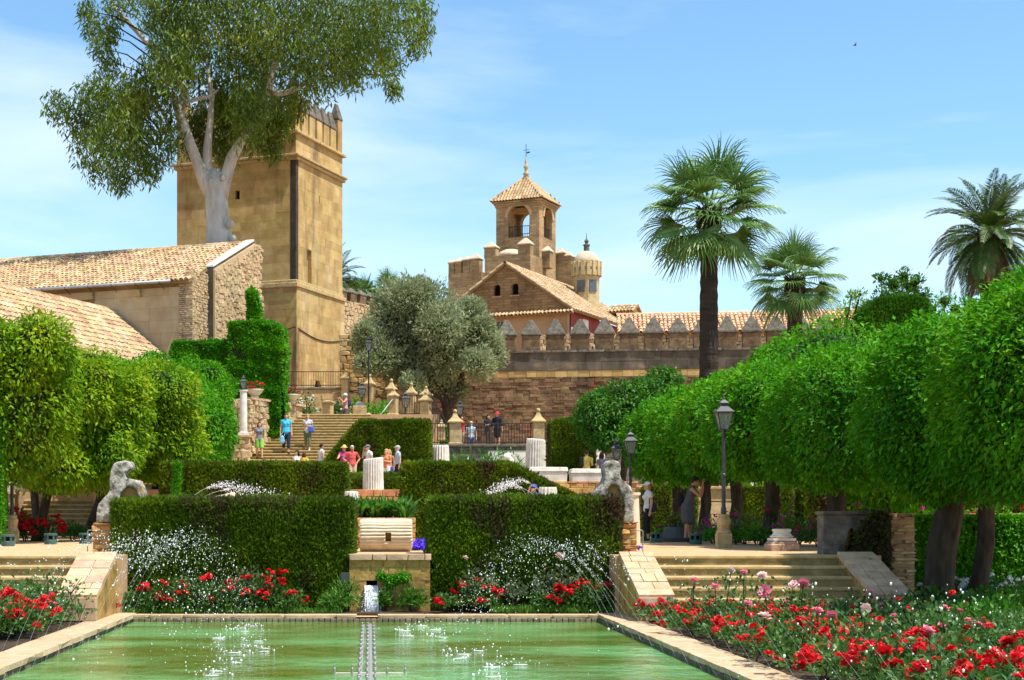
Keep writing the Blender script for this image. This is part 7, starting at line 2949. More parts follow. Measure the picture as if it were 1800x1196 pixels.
lamp_post('tall grey lamp post on an ochre stone base beside the gravel path', 1272, 34.0, Z1, 692, .82, .72)
lamp_post('shorter grey lamp post rising behind the white column and woman in the cap', 1108, 46, Z1, 752, .80, .6)
lamp_post('lamp post half hidden at the left end of the clipped row', 1084, 50, Z1, 768, .75, .6)
lamp_post('black lamp post on an ochre stone base before the left orange trees', 21, 39.5, Z1, 735, .82, .72)
lamp_post('lamp post behind the carved block, mostly hidden by leaves', 1467, 34.5, Z1, 790, .9, .5)
lamp_post('short lantern post among the shrubs below the tower piers, left one', 636, 82, ZL - 1, 667, 1.0, .3, base=False)
lamp_post('short lantern post right of the flared pier', 713, 81, ZL - 1, 684, 1.0, .3, base=False)
lamp_post('lantern standing high against the left edge of the olive tree', 648, 81.2, ZL, 588, .9, .3, base=False, m=M_iron)
lamp_post('dark lantern in the shade behind the left fence pier', 808, 79, ZF, 700, .9, .3, base=False, m=M_iron)

# green drum shaped flood lights on the ground ---------------------------------------------------
def drum_light(label, u, v, Y, group):
    t = thing('flood_light', label, 'ground light', (ux(u, Y), Y, Z1), group=group)
    g = MB()
    g.lathe([(.155, -.01), (.155, .10), (.14, .115)], (0, 0, 0), 16)
    g.build('body', M_lamp_green, t, local=True)
    g = MB()
    g.lathe([(.12, .115), (.12, .21)], (0, 0, 0), 12)
    g.build('lens_ring', M_dark, t, local=True)
    for k in range(6):
        a = k * PI / 3 + .2
        g = MB()
        g.rbox((.135 * math.cos(a), .135 * math.sin(a)), .03, .05, .11, .22, a)
        g.build('rib', M_lamp_green, t, local=True)
    g = MB()
    g.lathe([(.165, .215), (.165, .255), (.15, .265)], (0, 0, 0), 16)
    g.build('top_cap', M_lamp_green, t, local=True)
    return t


grp = 'green drum shaped ground lights'
drum_light('green drum shaped ground light by the woman in the white cap', 1154, 945, 41.5, grp)
drum_light('green drum shaped ground light at the feet of the woman in the grey dress', 1223, 950, 38.5, grp)
drum_light('green drum shaped ground light beside the left lamp base', 14, 960, 36, grp)
drum_light('green drum shaped ground light in front of the left red geraniums', 89, 955, 38.5, grp)
drum_light('green drum shaped ground light beside the left brick pier', 150, 952, 39.5, grp)

# black round planter behind the photographing woman
t = thing('planter', 'dark round basketwork planter behind the woman in the grey dress', 'planter', (ux(1191, 42.5), 42.5, Z1))
g = MB()
g.lathe([(.40, -.02), (.42, .1), (.40, .2), (.37, .35), (.34, .40), (.30, .40), (.28, .36)], (0, 0, 0), 20)
o = g.build('pot', M_greyiron, t, local=True)
bush('potted_flowers', 'small red flowers growing in the dark round planter', (ux(1191, 42.5), 42.5, Z1 + .38), .32, .35, 320, .07, .045, M_roseleaf, [(BL_RED, 4, .045)], seed=600)

# flower bowls on the rubble wall ----------------------------------------------------------------
for i, (u, vb, Y, rp, lab, fl, lab2) in enumerate(((448, 697, 73.9, 14.5, 'stone flower bowl on the rubble wall next to the white lamp column', BL_RED, 'red flowers filling the bowl next to the lamp column'),
                                          (512, 706, 77.0, 15, 'stone flower bowl at the far end of the rubble wall', BL_PINK + BL_RED, 'pink red flowers filling the bowl at the far end of the wall'))):
    s = FPX / Y
    c = at(u, vb, Y)
    c.z = ztop + .1
    t = thing('flower_bowl', lab, 'planter', c)
    r_ = rp / s
    g = MB()
    g.lathe([(r_ * .5, -.02), (r_ * .55, .06), (r_ * .45, .10), (r_ * .85, .25), (r_ * .98, .36), (r_ * 1.05, .37), (r_ * 1.05, .42), (r_ * .92, .42), (r_ * .85, .36)], (0, 0, 0), 20)
    g.build('bowl', M_cream_marble, t, local=True, smooth=False)
    bush('bowl_flowers', lab2, (c.x, c.y, c.z + .32), r_ * 1.0, .42, 300, .09, .06, M_roseleaf, [(fl, 34, .075)], seed=610 + i)
for i, (u, v, Y) in enumerate(((468, 697, 77.5), (482, 698, 78.5))):
    p = at(u, v, Y)
    bush('geranium', ('left', 'right')[i] + ' clump of red geraniums on the wall between the two flower bowls', (p.x, Y, ZL), .5, vz(676, Y) - ZL + .2, 380, .1, .07, M_roseleaf, [(BL_RED, 34, .085)], seed=620 + i, group='red geraniums between the bowls', low=.4)
t = tag(thing('white_post', None, None, at(495, 700, 76.8)), 'thin white post in front of the ivy by the tower', 'post')
g = MB()
g.lathe([(.05, -.6), (.045, 1.7), (.02, 1.72)], (0, 0, 0), 8)
g.build('pole', M_white, t, local=True)
t = thing('flood_light', 'dark round flood lamp below the left lantern on the stair terrace', 'flood lamp', at(633, 722, 80))
g = MB()
g.v = []
g.lathe([(.06, -.12), (.16, -.10), (.24, .0), (.26, .04), (.22, .05)], (0, 0, 0), 16)
o = g.build('housing', M_greyiron, t, local=True)
o.rotation_euler = (R(70), 0, R(25))
o.location = (0, 0, .2)
g = MB()
g.tube([(0, 0, -.4), (0, .05, .1)], .03, 6)
g.build('bracket', M_iron, t, local=True)
t = thing('stone_box', 'plain golden stone block on the landing by the flood lamp', 'stone block', at(632, 738, 79.5))
g = MB()
g.rbox((0, 0), .7, .5, -.3, vz(714, 79.5) - vz(738, 79.5))
g.build('block', M_pierstone, t, local=True, bevel=.03)

# white stone bits under the left trees
for i, (u, v, Y, lab) in enumerate(((38, 858, 56, 'white stone basin and rock half hidden by the left lamp post'), (76, 860, 56.5, 'pale stone trough end on the wall under the left trees'))):
    p = at(u, v, Y)
    p.z = Z2
    t = thing('stone_basin', lab, 'basin', p)
    g = MB()
    if i == 0:
        for (dx, dz, rr_) in ((-.25, .2, .3), (.1, .25, .32), (.4, .15, .25), (.3, .5, .2), (-.1, .5, .22)):
            g.ball((p.x + dx, p.y, p.z + dz), rr_, 10)
        remesh(g, .05, 'basin', M_marble, t, 3)
    else:
        g.hexa([(-.25, 0, 0), (.25, 0, 0), (.2, .6, 0), (-.2, .6, 0), (-.32, -.05, .42), (.35, -.05, .48), (.32, .65, .42), (-.3, .65, .42)])
        g.build('trough', M_marble, t, local=True, bevel=.03)
t = thing('stone_post', 'small golden stone post at the head of the shaded steps', 'post', at(161, 865, 58))
g = MB()
g.rbox((0, 0), .34, .34, -.1, .12)
g.lathe([(.17, .12), (.15, .16), (.16, .5), (.18, .55), (.12, .62), (.05, .75)], (0, 0, 0), 12)
g.build('post', M_pierstone, t, local=True)
# short railing posts beside the statues
for u, Y, lab in ((1130, 28.6, 'thin grey hoop rail with a violet ball flower beside the right brick pier'), (154, 28.6, 'thin grey hoop rail beside the left brick pier')):
    t = thing('hoop_rail', lab, 'rail', (ux(u, Y), Y, Z1))
    g = MB()
    sg = -1 if u > 600 else 1
    g.tube([(0, 0, -.02), (0, 0, .40), (sg * .02, 0, .42), (sg * .12, 0, .42)], .010, 6)
    g.build('rail', M_steel, t, local=True)
x_, y_ = ux(1123, 28.7), 28.7
t = thing('violet_flower', 'single round violet flower at the foot of the right brick pier', 'flower', (x_, y_, Z1))
add_blooms(t, [Vector((x_, y_, Z1 + .09))], BL_BLUE, .075, random.Random(1))
g = MB()
g.tube([(x_, y_, Z1), (x_, y_, Z1 + .06)], .006, 4)
g.build('stem', M_grass, t)

# pipe work in the middle of the pool -------------------------------------------------------------
t = thing('fountain_pipe', 'row of grey fountain nozzles along the middle of the pool', 'fountain', (0, 20, WZ))
g = MB()
g.tube([(0.0, 8, WZ - .015), (0.0, 26.3, WZ - .015)], .035, 8)
g.tube([(-.10, 8, WZ - .02), (-.10, 26.3, WZ - .02)], .025, 6)
g.build('main_pipe', M_steel, t)
nz = MB()
nz.lathe([(.035, -.05), (.035, .06), (.018, .07), (.018, .12), (.01, .13)], (0, 0, 0), 8)
nme = nz.mesh('nozzle', M_steel)
y = 9.0
while y < 26.2:
    for dx in (-.12, -.03, .06):
        o = bpy.data.objects.new('nozzle', nme)
        C.objects.link(o)
        o.location = (dx, y + dx * .3, WZ - .02)
        o.scale = (.7, .7, .8)
        parent_w(o, t)
    y += .72
for yy in (18.1, 14.2):
    g = MB()
    g.tube([(-.42, yy, WZ - .002), (.42, yy, WZ - .002)], .008, 6)
    g.build('cross_pipe', M_steel, t)
    for dx in (-.40, -.2, .2, .40):
        o = bpy.data.objects.new('nozzle', nme)
        C.objects.link(o)
        o.location = (dx, yy, WZ + .01)
        o.scale = (.42, .42, .7)
        parent_w(o, t)

# a bird in the sky
p = at(1503, 80, 140)
t = thing('bird', 'tiny dark bird flying high at the upper right', 'bird', p)
g = MB()
g.ball((0, 0, 0), .07, 8, (2.2, .8, .7))
g.add([(.06, 0, .02), (-.06, 0, .02), (-.02, -.32, .16), (.05, -.30, .15)], [(0, 1, 2, 3)])
g.add([(.06, 0, .02), (-.06, 0, .02), (-.02, .32, .16), (.05, .30, .15)], [(0, 1, 2, 3)])
g.add([(-.14, 0, 0), (-.26, .05, 0), (-.26, -.05, 0)], [(0, 1, 2)])
g.build('body', M_iron, t, local=True)

# ------------------------------------------------------------ water jets
def octa(P, r_):
    n = len(P)
    r_ = np.broadcast_to(np.asarray(r_), (n,))[:, None]
    ph = (1 + 5 ** .5) / 2
    off = np.array([[-1, ph, 0], [1, ph, 0], [-1, -ph, 0], [1, -ph, 0], [0, -1, ph], [0, 1, ph], [0, -1, -ph], [0, 1, -ph], [ph, 0, -1], [ph, 0, 1], [-ph, 0, -1], [-ph, 0, 1]]) / 1.9
    off[:, 2] *= 1.55
    V = (P[:, None, :] + off[None] * r_[:, :, None]).reshape(-1, 3)
    F = np.array([[0, 11, 5], [0, 5, 1], [0, 1, 7], [0, 7, 10], [0, 10, 11], [1, 5, 9], [5, 11, 4], [11, 10, 2], [10, 7, 6], [7, 1, 8], [3, 9, 4], [3, 4, 2], [3, 2, 6], [3, 6, 8], [3, 8, 9], [4, 9, 5], [2, 4, 11], [6, 2, 10], [8, 6, 7], [9, 8, 1]])
    T = (np.arange(n)[:, None, None] * 12 + F[None]).reshape(-1, 3)
    return V, T


def jet(label, p0, p1, apex, group, nd, dr, thick=.0045, name='water_jet', spread=.10, solid=.40):
    p0, p1 = Vector(p0), Vector(p1)
    jr = rng

    def pos(f):
        q = p0.lerp(p1, f)
        q.z = p0.z + (p1.z - p0.z) * f + 4 * (apex - p0.z) * f * (1 - f)
        return q
    g = MB()
    g.tube([pos(f) for f in np.linspace(0, solid, 9)], [thick * (1 - .5 * k / 8) for k in range(9)], 4)
    o = g.build(name, M_foam)
    tag(o, label, 'water jet', group)
    f = solid * .6 + (1 - solid * .6) * jr.rand(nd)
    P = np.array([pos(x)[:] for x in f])
    sp = spread * np.clip((f - .15), 0, 1)
    P = P + jr.normal(size=(nd, 3)) * sp[:, None]
    P = P[P[:, 2] > p1.z]
    V, T = octa(P, dr * np.clip(jr.lognormal(-.25, .45, len(P)), .4, 2.4))
    link('droplets', arr_mesh('droplets', V, None, M_foam, T, True), None, o, kind='stuff')
    return o


y = 5.6
while y < 26.4:
    ap = 1.28 + rng.normal() * .05
    jet(ORD[int(round((26.4 - y) / .8))] + ' thin water jet from the far end, arching off the right pool edge', (KX1 - .03, y, WZ), (1.3 + rng.normal() * .15, y + .25 + rng.normal() * .2, WZ), ap, 'water jets of the right pool edge', 150 if y > 19 else (22 if y > 8 else 60), .0048 if y > 19 else .0034, thick=.0012 if y > 19 else .0007, solid=.30, spread=.17 if y > 19 else .07)
    y += .80
y = 10.6
while y < 26.6:
    jet(ORD[int(round((26.6 - y) / .74))] + ' thin water jet from the far end, arching off the left pool edge', (KX0 + .03, y, WZ), (-1.8 + rng.normal() * .15, y + .25 + rng.normal() * .2, WZ), 1.36 + rng.normal() * .06, 'water jets of the left pool edge', 160 if y > 17 else 26, .0050 if y > 17 else .0045, thick=.0012 if y > 17 else .0007, solid=.30, spread=.18 if y > 17 else .08)
    y += .74
for i, (ua, ub, vt, v0, lab) in enumerate(((330, 470, 848, 880, 'fine water arc rising over the left front hedge'), (345, 505, 856, 880, 'lower fine water arc over the left front hedge'), (330, 440, 852, 882, 'third fine water arc over the left front hedge'), (965, 850, 842, 880, 'fine water arc rising over the right front hedge by the boy'), (950, 840, 852, 880, 'lower fine water arc over the right front hedge'), (930, 860, 846, 878, 'third fine water arc over the right front hedge'))):
    Y = 37.5 + i % 3 * .4
    p0, p1 = at(ua, v0, Y), at(ub, v0 + 5, Y)
    jet(lab, p0, p1, vz(vt, Y), 'water arcs of the upper basin', 300, .0075, thick=.004, spread=.12, solid=.5)
# splashes where the jets fall
k = 0
for (u, v) in ((418, 1110), (440, 1103), (400, 1122), (430, 1140), (405, 1165), (415, 1148), (380, 1188), (390, 1180), (448, 1128), (760, 1107), (745, 1100), (770, 1120), (728, 1118), (792, 1150), (845, 1145), (825, 1158), (870, 1190), (905, 1168), (860, 1172), (445, 1100), (452, 1145), (712, 1109)):
    Y = (EYE - WZ) * FPX / (v - V0)
    k += 1
    c = at(u + rng.normal() * 8, v, Y)
    n = 16
    P = np.stack([rng.normal(size=n) * .13, rng.normal(size=n) * .10, np.abs(rng.normal(size=n)) * .035 + .004], 1) + np.array([c.x, c.y, WZ])
    V, T = octa(P, .007 * np.clip(rng.lognormal(0, .5, n), .4, 2.5))
    # low patch of foam, with the flying drops above it
    g = MB()
    a, b = rng.normal() * .05, rng.normal() * .03
    g.ball((c.x + a, c.y + b, WZ + .002), .03 + rng.rand() * .035, 8, (1.8, .5, .10))
    g.ball((c.x + a + .03, c.y + b + .01, WZ + .002), .025 + rng.rand() * .03, 8, (1.6, .6, .10))
    o = g.build('splash', M_foam, smooth=True)
    tag(o, ORD[k - 1] + ' small white splash on the green pool where a jet falls', 'splash', 'splashes on the pool')
    link('droplets', arr_mesh('droplets', V, None, M_foam, T, True), None, o, kind='stuff')
# ------------------------------------------------------------ people
M_skin = mat('skin', [(0.3, (0.50, 0.27, 0.17)), (0.7, (0.60, 0.35, 0.23))], scale=8, rough=.55, bump=0, objc=True)
M_tan = mat('tanned_skin', [(0.3, (0.40, 0.19, 0.11)), (0.7, (0.50, 0.26, 0.155))], scale=8, rough=.55, bump=0, objc=True)
M_shoe = plain('dark_shoe', (0.025, 0.02, 0.018), .5)
M_eye = plain('dark_eye', (0.02, 0.015, 0.012), .3)
_cl = {}


def cloth(c):
    if c not in _cl:
        _cl[c] = mat('cloth', [(0.35, tuple(x * .82 for x in c)), (0.65, c)], scale=7, detail=4, rough=.85, bump=.25, bscale=26, bdist=.02, objc=True)
    return _cl[c]


def hand_into(g, wrist, d, side, k=1.0):
    """palm, four unequal curled fingers and a thumb"""
    d = d.normalized()
    s = side.normalized()
    n = d.cross(s).normalized()
    pc = wrist + d * .05 * k
    g.tube([wrist - d * .02, wrist + d * .03 * k, wrist + d * .085 * k], [.024 * k, .034 * k, .032 * k], 6)
    for i, (off, ln) in enumerate(((-.027, .066), (-.009, .075), (.009, .070), (.026, .055))):
        b = wrist + d * .085 * k + s * off * k
        m_ = b + d * ln * .55 * k + n * .006
        e = b + d * ln * .9 * k + n * .026 * k
        g.tube([b - d * .015, m_, e], [.0105 * k, .0095 * k, .008 * k], 5)
    b = wrist + d * .03 * k - s * .030 * k
    g.tube([b, b + d * .03 * k - s * .026 * k, b + d * .06 * k - s * .032 * k + n * .012], [.012 * k, .011 * k, .009 * k], 5)


def person(label, foot, height, face, top, bottom, skin=M_skin, hair=(0.05, 0.03, 0.02), hairlen='short', arms=('down', 'down'), step=0.0, lean=0.0, kind='trousers', sleeves='short',
           hat=None, bulk=1.0, shoes=None, headturn=0.0, headtilt=0.0, vox=.020, lower=None, female=False, group=None):
    """face: angle the person looks at, 0 = towards the camera, +90 = to the photo's right. Built facing -y."""
    foot = Vector(foot)
    t = thing('person', label, 'person', foot, R(face))
    S = height / 1.72
    b = bulk

    def P(x, y, z):
        return Vector((x, y, z)) * S

    # legs
    hipz = .90
    hw = .095 * (.95 + .05 * b)
    st = step
    hips = [Vector((-hw, 0, hipz)), Vector((hw, 0, hipz))]
    lift = [0.0, 0.0]
    feet = [Vector((-.10, st * .5, .075)), Vector((.10, -st * .5, .075))]
    if st:
        lift[0 if st > 0 else 1] = .06
    knees = []
    for i in (0, 1):
        f = feet[i]
        f.z += lift[i]
        k_ = hips[i].lerp(f, .48)
        k_.y -= .03 + abs(st) * (.10 if lift[i] else .03)
        knees.append(k_)
    # trunk, leaning about the hips
    ln = R(lean)

    def up(v):
        v = Vector(v)
        dz, dy = v.z - hipz, v.y
        return Vector((v.x, dy * math.cos(ln) - dz * math.sin(ln), hipz + dz * math.cos(ln) + dy * math.sin(ln)))
    sw = .185 if not female else .165
    pelvis, waist, chest, neck = up((0, 0, .93)), up((0, .005, 1.08)), up((0, .0, 1.30)), up((0, .01, 1.45))
    sh = [up((-sw, .01, 1.39)), up((sw, .01, 1.39))]
    hd = up((0, -.015, 1.585))
    ht = Matrix.Rotation(R(headturn), 3, 'Z') @ Matrix.Rotation(R(headtilt), 3, 'X')
    el, wr, hdir, hside = [], [], [], []
    for i, a in enumerate(arms):
        sgn = -1 if i == 0 else 1
        s_ = sh[i]
        if a == 'down':
            e = s_ + Vector((sgn * .06, .03, -.28))
            w = e + Vector((sgn * .015, -.05, -.25))
        elif a == 'swing':
            e = s_ + Vector((sgn * .06, .10, -.26))
            w = e + Vector((sgn * .02, -.02, -.25))
        elif a == 'front':
            e = s_ + Vector((sgn * .05, .02, -.28))
            w = e + Vector((-sgn * .14, -.19, .04))
        elif a == 'hip':
            e = s_ + Vector((sgn * .19, .08, -.22))
            w = e + Vector((-sgn * .15, -.10, -.16))
        elif a == 'camera':
            e = s_ + Vector((sgn * .03, -.20, -.19))
            w = Vector((sgn * .055, 0, 0)) + hd + ht @ Vector((0, -.19, -.03))
        elif a == 'mouth':
            e = s_ + Vector((sgn * .03, -.16, -.22))
            w = hd + ht @ Vector((sgn * .05, -.14, -.06))
        elif a == 'reach':
            e = s_ + Vector((sgn * .10, -.16, -.18))
            w = e + Vector((sgn * .06, -.22, -.04))
        elif a == 'phone':
            e = s_ + Vector((sgn * .08, -.20, -.16))
            w = e + Vector((-sgn * .08, -.14, .18))
        el.append(e)
        wr.append(w)
        hdir.append((w - e).normalized())
        hside.append(Vector((-sgn * .3, -1, .1)) if a in ('down', 'swing') else Vector((-sgn, -.2, .4)))

    def s3(v):
        return Vector(v) * S

    def tube(g, pts, rad, n=8):
        g.tube([s3(p) for p in pts], [r_ * S for r_ in rad], n)

    def ball(g, c, r_, sc=(1, 1, 1), n=10):
        g.ball(tuple(s3(c)), r_ * S, n, sc)

    def torso(g, e=0.0, low=True):
        # flattened trunk as stacked ellipsoids
        for c, r_, wx, wy in ((pelvis, .125, 1.28 * (b * .5 + .5), .98 * b), (pelvis.lerp(waist, .55), .118, 1.18 * b, .95 * b), (waist, .115, 1.12 * b, .92 * b), (waist.lerp(chest, .5), .122, 1.18 * (b * .6 + .4), .90 * b), (chest, .125, 1.26, .88), (chest.lerp(neck, .45), .105, 1.42, .80)):
            ball(g, c, r_ + e, (wx, wy, 1.05))
        if female:
            for sx in (-1, 1):
                ball(g, chest + Vector((sx * .065, -.085, -.035)), .058 + e)

    def arm(g, i, e=0.0, upto=2.0):
        s_, m_, w = sh[i], el[i], wr[i]
        pts = [s_.lerp(chest, .3), s_, s_.lerp(m_, .5), m_, m_.lerp(w, .4), w]
        rad = [.06, .058, .049, .040, .040, .027]
        n = 6 if upto >= 2 else (3 if upto < 1 else 5)
        pts, rad = pts[:n], [r_ * (.85 + .15 * b) + e for r_ in rad[:n]]
        tube(g, pts, rad)

    def leg(g, i, e=0.0, to=1.0, wide=0.0):
        h_, k_, f = hips[i], knees[i], feet[i]
        pts = [h_ + Vector((0, 0, .03)), h_.lerp(k_, .4), k_, k_.lerp(f, .30), k_.lerp(f, .7), f]
        rad = [.098, .083, .058, .056, .042, .036]
        if to < .6:
            pts, rad = pts[:3], rad[:3]
            rad[-1] += wide
        elif to < .9:
            pts, rad = pts[:5], rad[:5]
            rad[-1] += wide
        rad = [r_ * (.75 + .25 * b) + e for r_ in rad]
        tube(g, pts, rad)

    g = MB()
    torso(g)
    for i in (0, 1):
        arm(g, i)
        leg(g, i)
        f = feet[i]
        tube(g, [f + Vector((0, .03, -.035)), f + Vector((0, -.06, -.04)), f + Vector((0, -.16, -.052))], [.036, .040, .026])
        gg = g
        hand_into(gg, s3(wr[i]), hdir[i], hside[i], S * 1.05)
    tube(g, [neck - Vector((0, 0, .05)), neck + Vector((0, -.005, .05)), hd - Vector((0, 0, .04))], [.058, .052, .050])
    ball(g, hd + Vector((0, .012, .03)), .098, (.80, .98, 1.0), 12)
    ball(g, hd + ht @ Vector((0, -.030, -.035)), .075, (.80, .85, 1.05), 12)
    tube(g, [hd + ht @ Vector((0, -.085, .012)), hd + ht @ Vector((0, -.118, -.028))], [.011, .018], 6)
    ball(g, hd + ht @ Vector((0, -.082, -.095)), .026)
    for sx in (-1, 1):
        ball(g, hd + ht @ Vector((sx * .078, .012, -.012)), .026, (.45, .75, 1.15), 8)
    remesh(g, vox * S * .8, 'body', skin, t, 2, local=True)
    # eyes and mouth
    g = MB()
    for sx in (-1, 1):
        ball(g, hd + ht @ Vector((sx * .032, -.088, .012)), .011, (1.2, .6, .8), 6)
    g.build('eyes', M_eye, t, local=True)
    g = MB()
    ball(g, hd + ht @ Vector((0, -.100, -.063)), .018, (1.3, .45, .35), 8)
    g.build('mouth', M_tan, t, local=True)
    # top
    if top is not None:
        g = MB()
        torso(g, .016)
        if sleeves != 'none':
            for i in (0, 1):
                arm(g, i, .014 if sleeves == 'short' else .012, .9 if sleeves == 'short' else 1.9)
        else:
            for i in (0, 1):
                tube(g, [sh[i].lerp(chest, .45), sh[i].lerp(neck, .35)], [.05, .045])
        if kind != 'dress':
            ball(g, pelvis + Vector((0, .0, -.03)), .135, (1.25 * (b * .5 + .5), 1.0 * b, .7))
        if kind == 'dress':
            pts = [waist, pelvis, hips[0].lerp(hips[1], .5) + Vector((0, 0, -.12)), knees[0].lerp(knees[1], .5) + Vector((0, 0, .06))]
            for j in range(9):
                f = j / 8
                a = pts[1].lerp(pts[3], f)
                ball(g, a, .166 + .016 * f, (1.24, 1.02, .8))
        remesh(g, vox * S, 'dress' if kind == 'dress' else 'shirt', cloth(top), t, 3, local=True)
    if bottom is not None and kind != 'dress':
        g = MB()
        ball(g, pelvis + Vector((0, 0, -.02)), .134, (1.24 * (b * .5 + .5), 1.0 * b, .75))
        to = {'trousers': 1.0, 'capri': .8, 'shorts': .5, 'skirt': .5}[kind]
        for i in (0, 1):
            leg(g, i, .020 if kind != 'shorts' else .028, to, .012 if kind == 'shorts' else .008)
        if kind == 'skirt':
            a, c_ = pelvis, knees[0].lerp(knees[1], .5)
            for j in range(8):
                ball(g, a.lerp(c_, j / 7 * .95), .145, (1.15, .95, .8))
        remesh(g, vox * S, 'skirt' if kind == 'skirt' else ('shorts' if kind == 'shorts' else 'trousers'), cloth(bottom), t, 3, local=True)
    # shoes
    for i in (0, 1):
        g = MB()
        f = feet[i]
        tube(g, [f + Vector((0, .045, -.038)), f + Vector((0, -.06, -.042)), f + Vector((0, -.175, -.052))], [.040, .046, .030])
        o = g.build('shoe', cloth(shoes) if shoes else M_shoe, t, local=True, smooth=True)
    # hair
    if hair is not None:
        g = MB()
        ball(g, hd + ht @ Vector((0, .028, .042)), .104, (.84, .98, .98), 12)
        ball(g, hd + ht @ Vector((0, -.02, .085)), .075, (.95, .95, .6), 10)
        if hairlen in ('long', 'mid'):
            l_ = .17 if hairlen == 'mid' else .27
            for sx in (-1, 0, 1):
                tube(g, [hd + ht @ Vector((sx * .065, .035, .03)), hd + ht @ Vector((sx * .075, .045, -.06)), hd + ht @ Vector((sx * .07, .055, -l_))], [.045, .048, .030])
        remesh(g, .014 * S, 'hair', cloth(hair), t, 1, local=True)
    if hat:
        kind_h, hc = hat
        g = MB()
        c_ = hd + Vector((0, .012, .058))
        if kind_h in ('cap', 'flat_cap'):
            ball(g, c_, .108, (.86, 1.02, .80 if kind_h == 'cap' else .6), 14)
            br = [c_ + ht @ Vector((0, -.07, .0)), c_ + ht @ Vector((0, -.13, -.012)), c_ + ht @ Vector((0, -.185, -.03))]
            for dx in (-.045, -.015, .015, .045):
                tube(g, [p + ht @ Vector((dx, abs(dx) * .5, 0)) for p in br], [.020, .018, .012], 6)
        else:
            ball(g, c_ + Vector((0, 0, .02)), .108, (.86, .98, .85), 14)
            prof = [(.10, -.012), (.17, -.035), (.175, -.03), (.10, .01)]
            q = s3(c_ + Vector((0, 0, .01)))
            g.lathe([(r_ * S, z * S) for r_, z in prof], tuple(q), 18)
        remesh(g, .014 * S, kind_h if kind_h != 'scarf' else 'head_scarf', cloth(hc), t, 1, local=True)
    return t, S, wr, hd


def bag(label, p, size, c, strap_to=None, name='shoulder_bag'):
    t = thing(name, label, 'bag', p)
    g = MB()
    w, d, h = size
    for dx, dz in ((-.2, -.16), (.2, -.16), (0, -.2), (-.14, .14), (.14, .14), (0, .2)):
        if True:
            g.ball((dx * w, 0, dz * h), .33 * w, 8, (1, d / w, h / w))
    remesh(g, .03, 'bag_body', cloth(c), t, 3, local=True)
    if strap_to is not None:
        g = MB()
        s = Vector(strap_to) - Vector(p)
        g.tube([(-w * .35, 0, h * .4), tuple(s * .6 + Vector((-.03, -.03, 0))), tuple(s), tuple(s * .55 + Vector((.05, .05, 0))), (w * .35, 0, h * .4)], .012, 5)
        g.build('strap', cloth(c), t, local=True)
    return t


def pz(u, Y, z):
    return Vector((ux(u, Y), Y, z))


WHITE, OFFW = (.74, .74, .74), (.66, .64, .60)
# the two women on the right path
person('woman in white cap, white top and knee length black trousers, looking left', pz(1139, 44.8, Z1), 1.66, -82, WHITE, (.012, .013, .02), hair=(.32, .17, .07), hairlen='mid', hat=('cap', (.8, .8, .82)), kind='capri', arms=('down', 'down'), female=True, vox=.016, step=.06, headturn=-8)
bag('navy shoulder bag at the hip of the woman in the white cap', pz(1147, 44.6, Z1 + .92), (.24, .12, .26), (.03, .032, .06), strap_to=pz(1140, 44.7, Z1 + 1.38))
t, S, wr, hd = person('woman in sleeveless grey dress bending forward to take a photograph', pz(1208, 41.2, Z1), 1.74, 72, (.085, .085, .088), None, skin=M_tan, hair=(.03, .018, .012), hairlen='short', kind='dress', sleeves='none', arms=('camera', 'camera'), lean=17, female=True, vox=.016, headtilt=6, step=.08)
mw = t.matrix_basis @ ((wr[0] + wr[1]) / 2 * S)
ct = thing('camera', 'small black camera held up by the woman in the grey dress', 'camera', mw, R(72))
g = MB()
g.rbox((0, -.02), .13, .06, -.035, .05)
g.build('camera_body', M_iron, ct, local=True, bevel=.008)
g = MB()
g.tube([(0, -.04, .005), (0, -.15, .005)], [.033, .038], 12)
g.build('lens', M_iron, ct, local=True)
bag('black backpack worn by the woman in the grey dress', pz(1196, 41.3, Z1 + 1.12), (.22, .16, .34), (.02, .02, .022), strap_to=pz(1206, 41.2, Z1 + 1.42), name='backpack')

# boy in the upper basin garden
person('boy in blue cap and blue white shirt drinking, beyond the right front hedge', pz(939, 42.5, Z1 + .02), 1.52, -50, (.05, .10, .42), (.10, .11, .2), hat=('cap', (.05, .08, .32)), arms=('mouth', 'down'), vox=.018, headtilt=-8)

# walkers on the staircase
def on_stairs(u, Y):
    return pz(u, Y, stair_z(Y - .05))


t, S, wr, hd = person('woman in grey patterned top and lime green shorts coming down the stairs', on_stairs(456, 72.9), 1.74, 12, (.20, .19, .22), (.24, .50, .09), hair=(.16, .05, .025), hairlen='long', kind='shorts', arms=('down', 'swing'), step=.30, female=True)
t, S, wr, hd = person('woman in turquoise t-shirt and navy cropped trousers coming down the stairs', on_stairs(503, 73.4), 1.86, 8, (.06, .42, .66), (.02, .028, .06), hair=(.10, .05, .03), kind='capri', arms=('down', 'down'), step=.22, bulk=1.22, female=True)
bag('light blue shoulder bag hanging at the side of the woman in turquoise', on_stairs(496, 73.2) + Vector((0, 0, .78)), (.24, .12, .40), (.22, .50, .66), strap_to=on_stairs(504, 73.4) + Vector((0, 0, 1.38)))
t, S, wr, hd = person('woman in pale patterned blouse and olive trousers carrying a blue bag down the stairs', on_stairs(541, 73.9), 1.70, -6, (.58, .52, .54), (.13, .15, .075), hair=(.45, .30, .16), kind='capri', arms=('front', 'front'), step=.26, bulk=1.14, female=True, shoes=(.6, .6, .6))
bag('bright blue handbag carried by the woman in the pale blouse', on_stairs(547, 73.7) + Vector((0, 0, .98)), (.30, .14, .32), (.06, .13, .48), strap_to=on_stairs(543, 73.8) + Vector((0, 0, 1.36)))
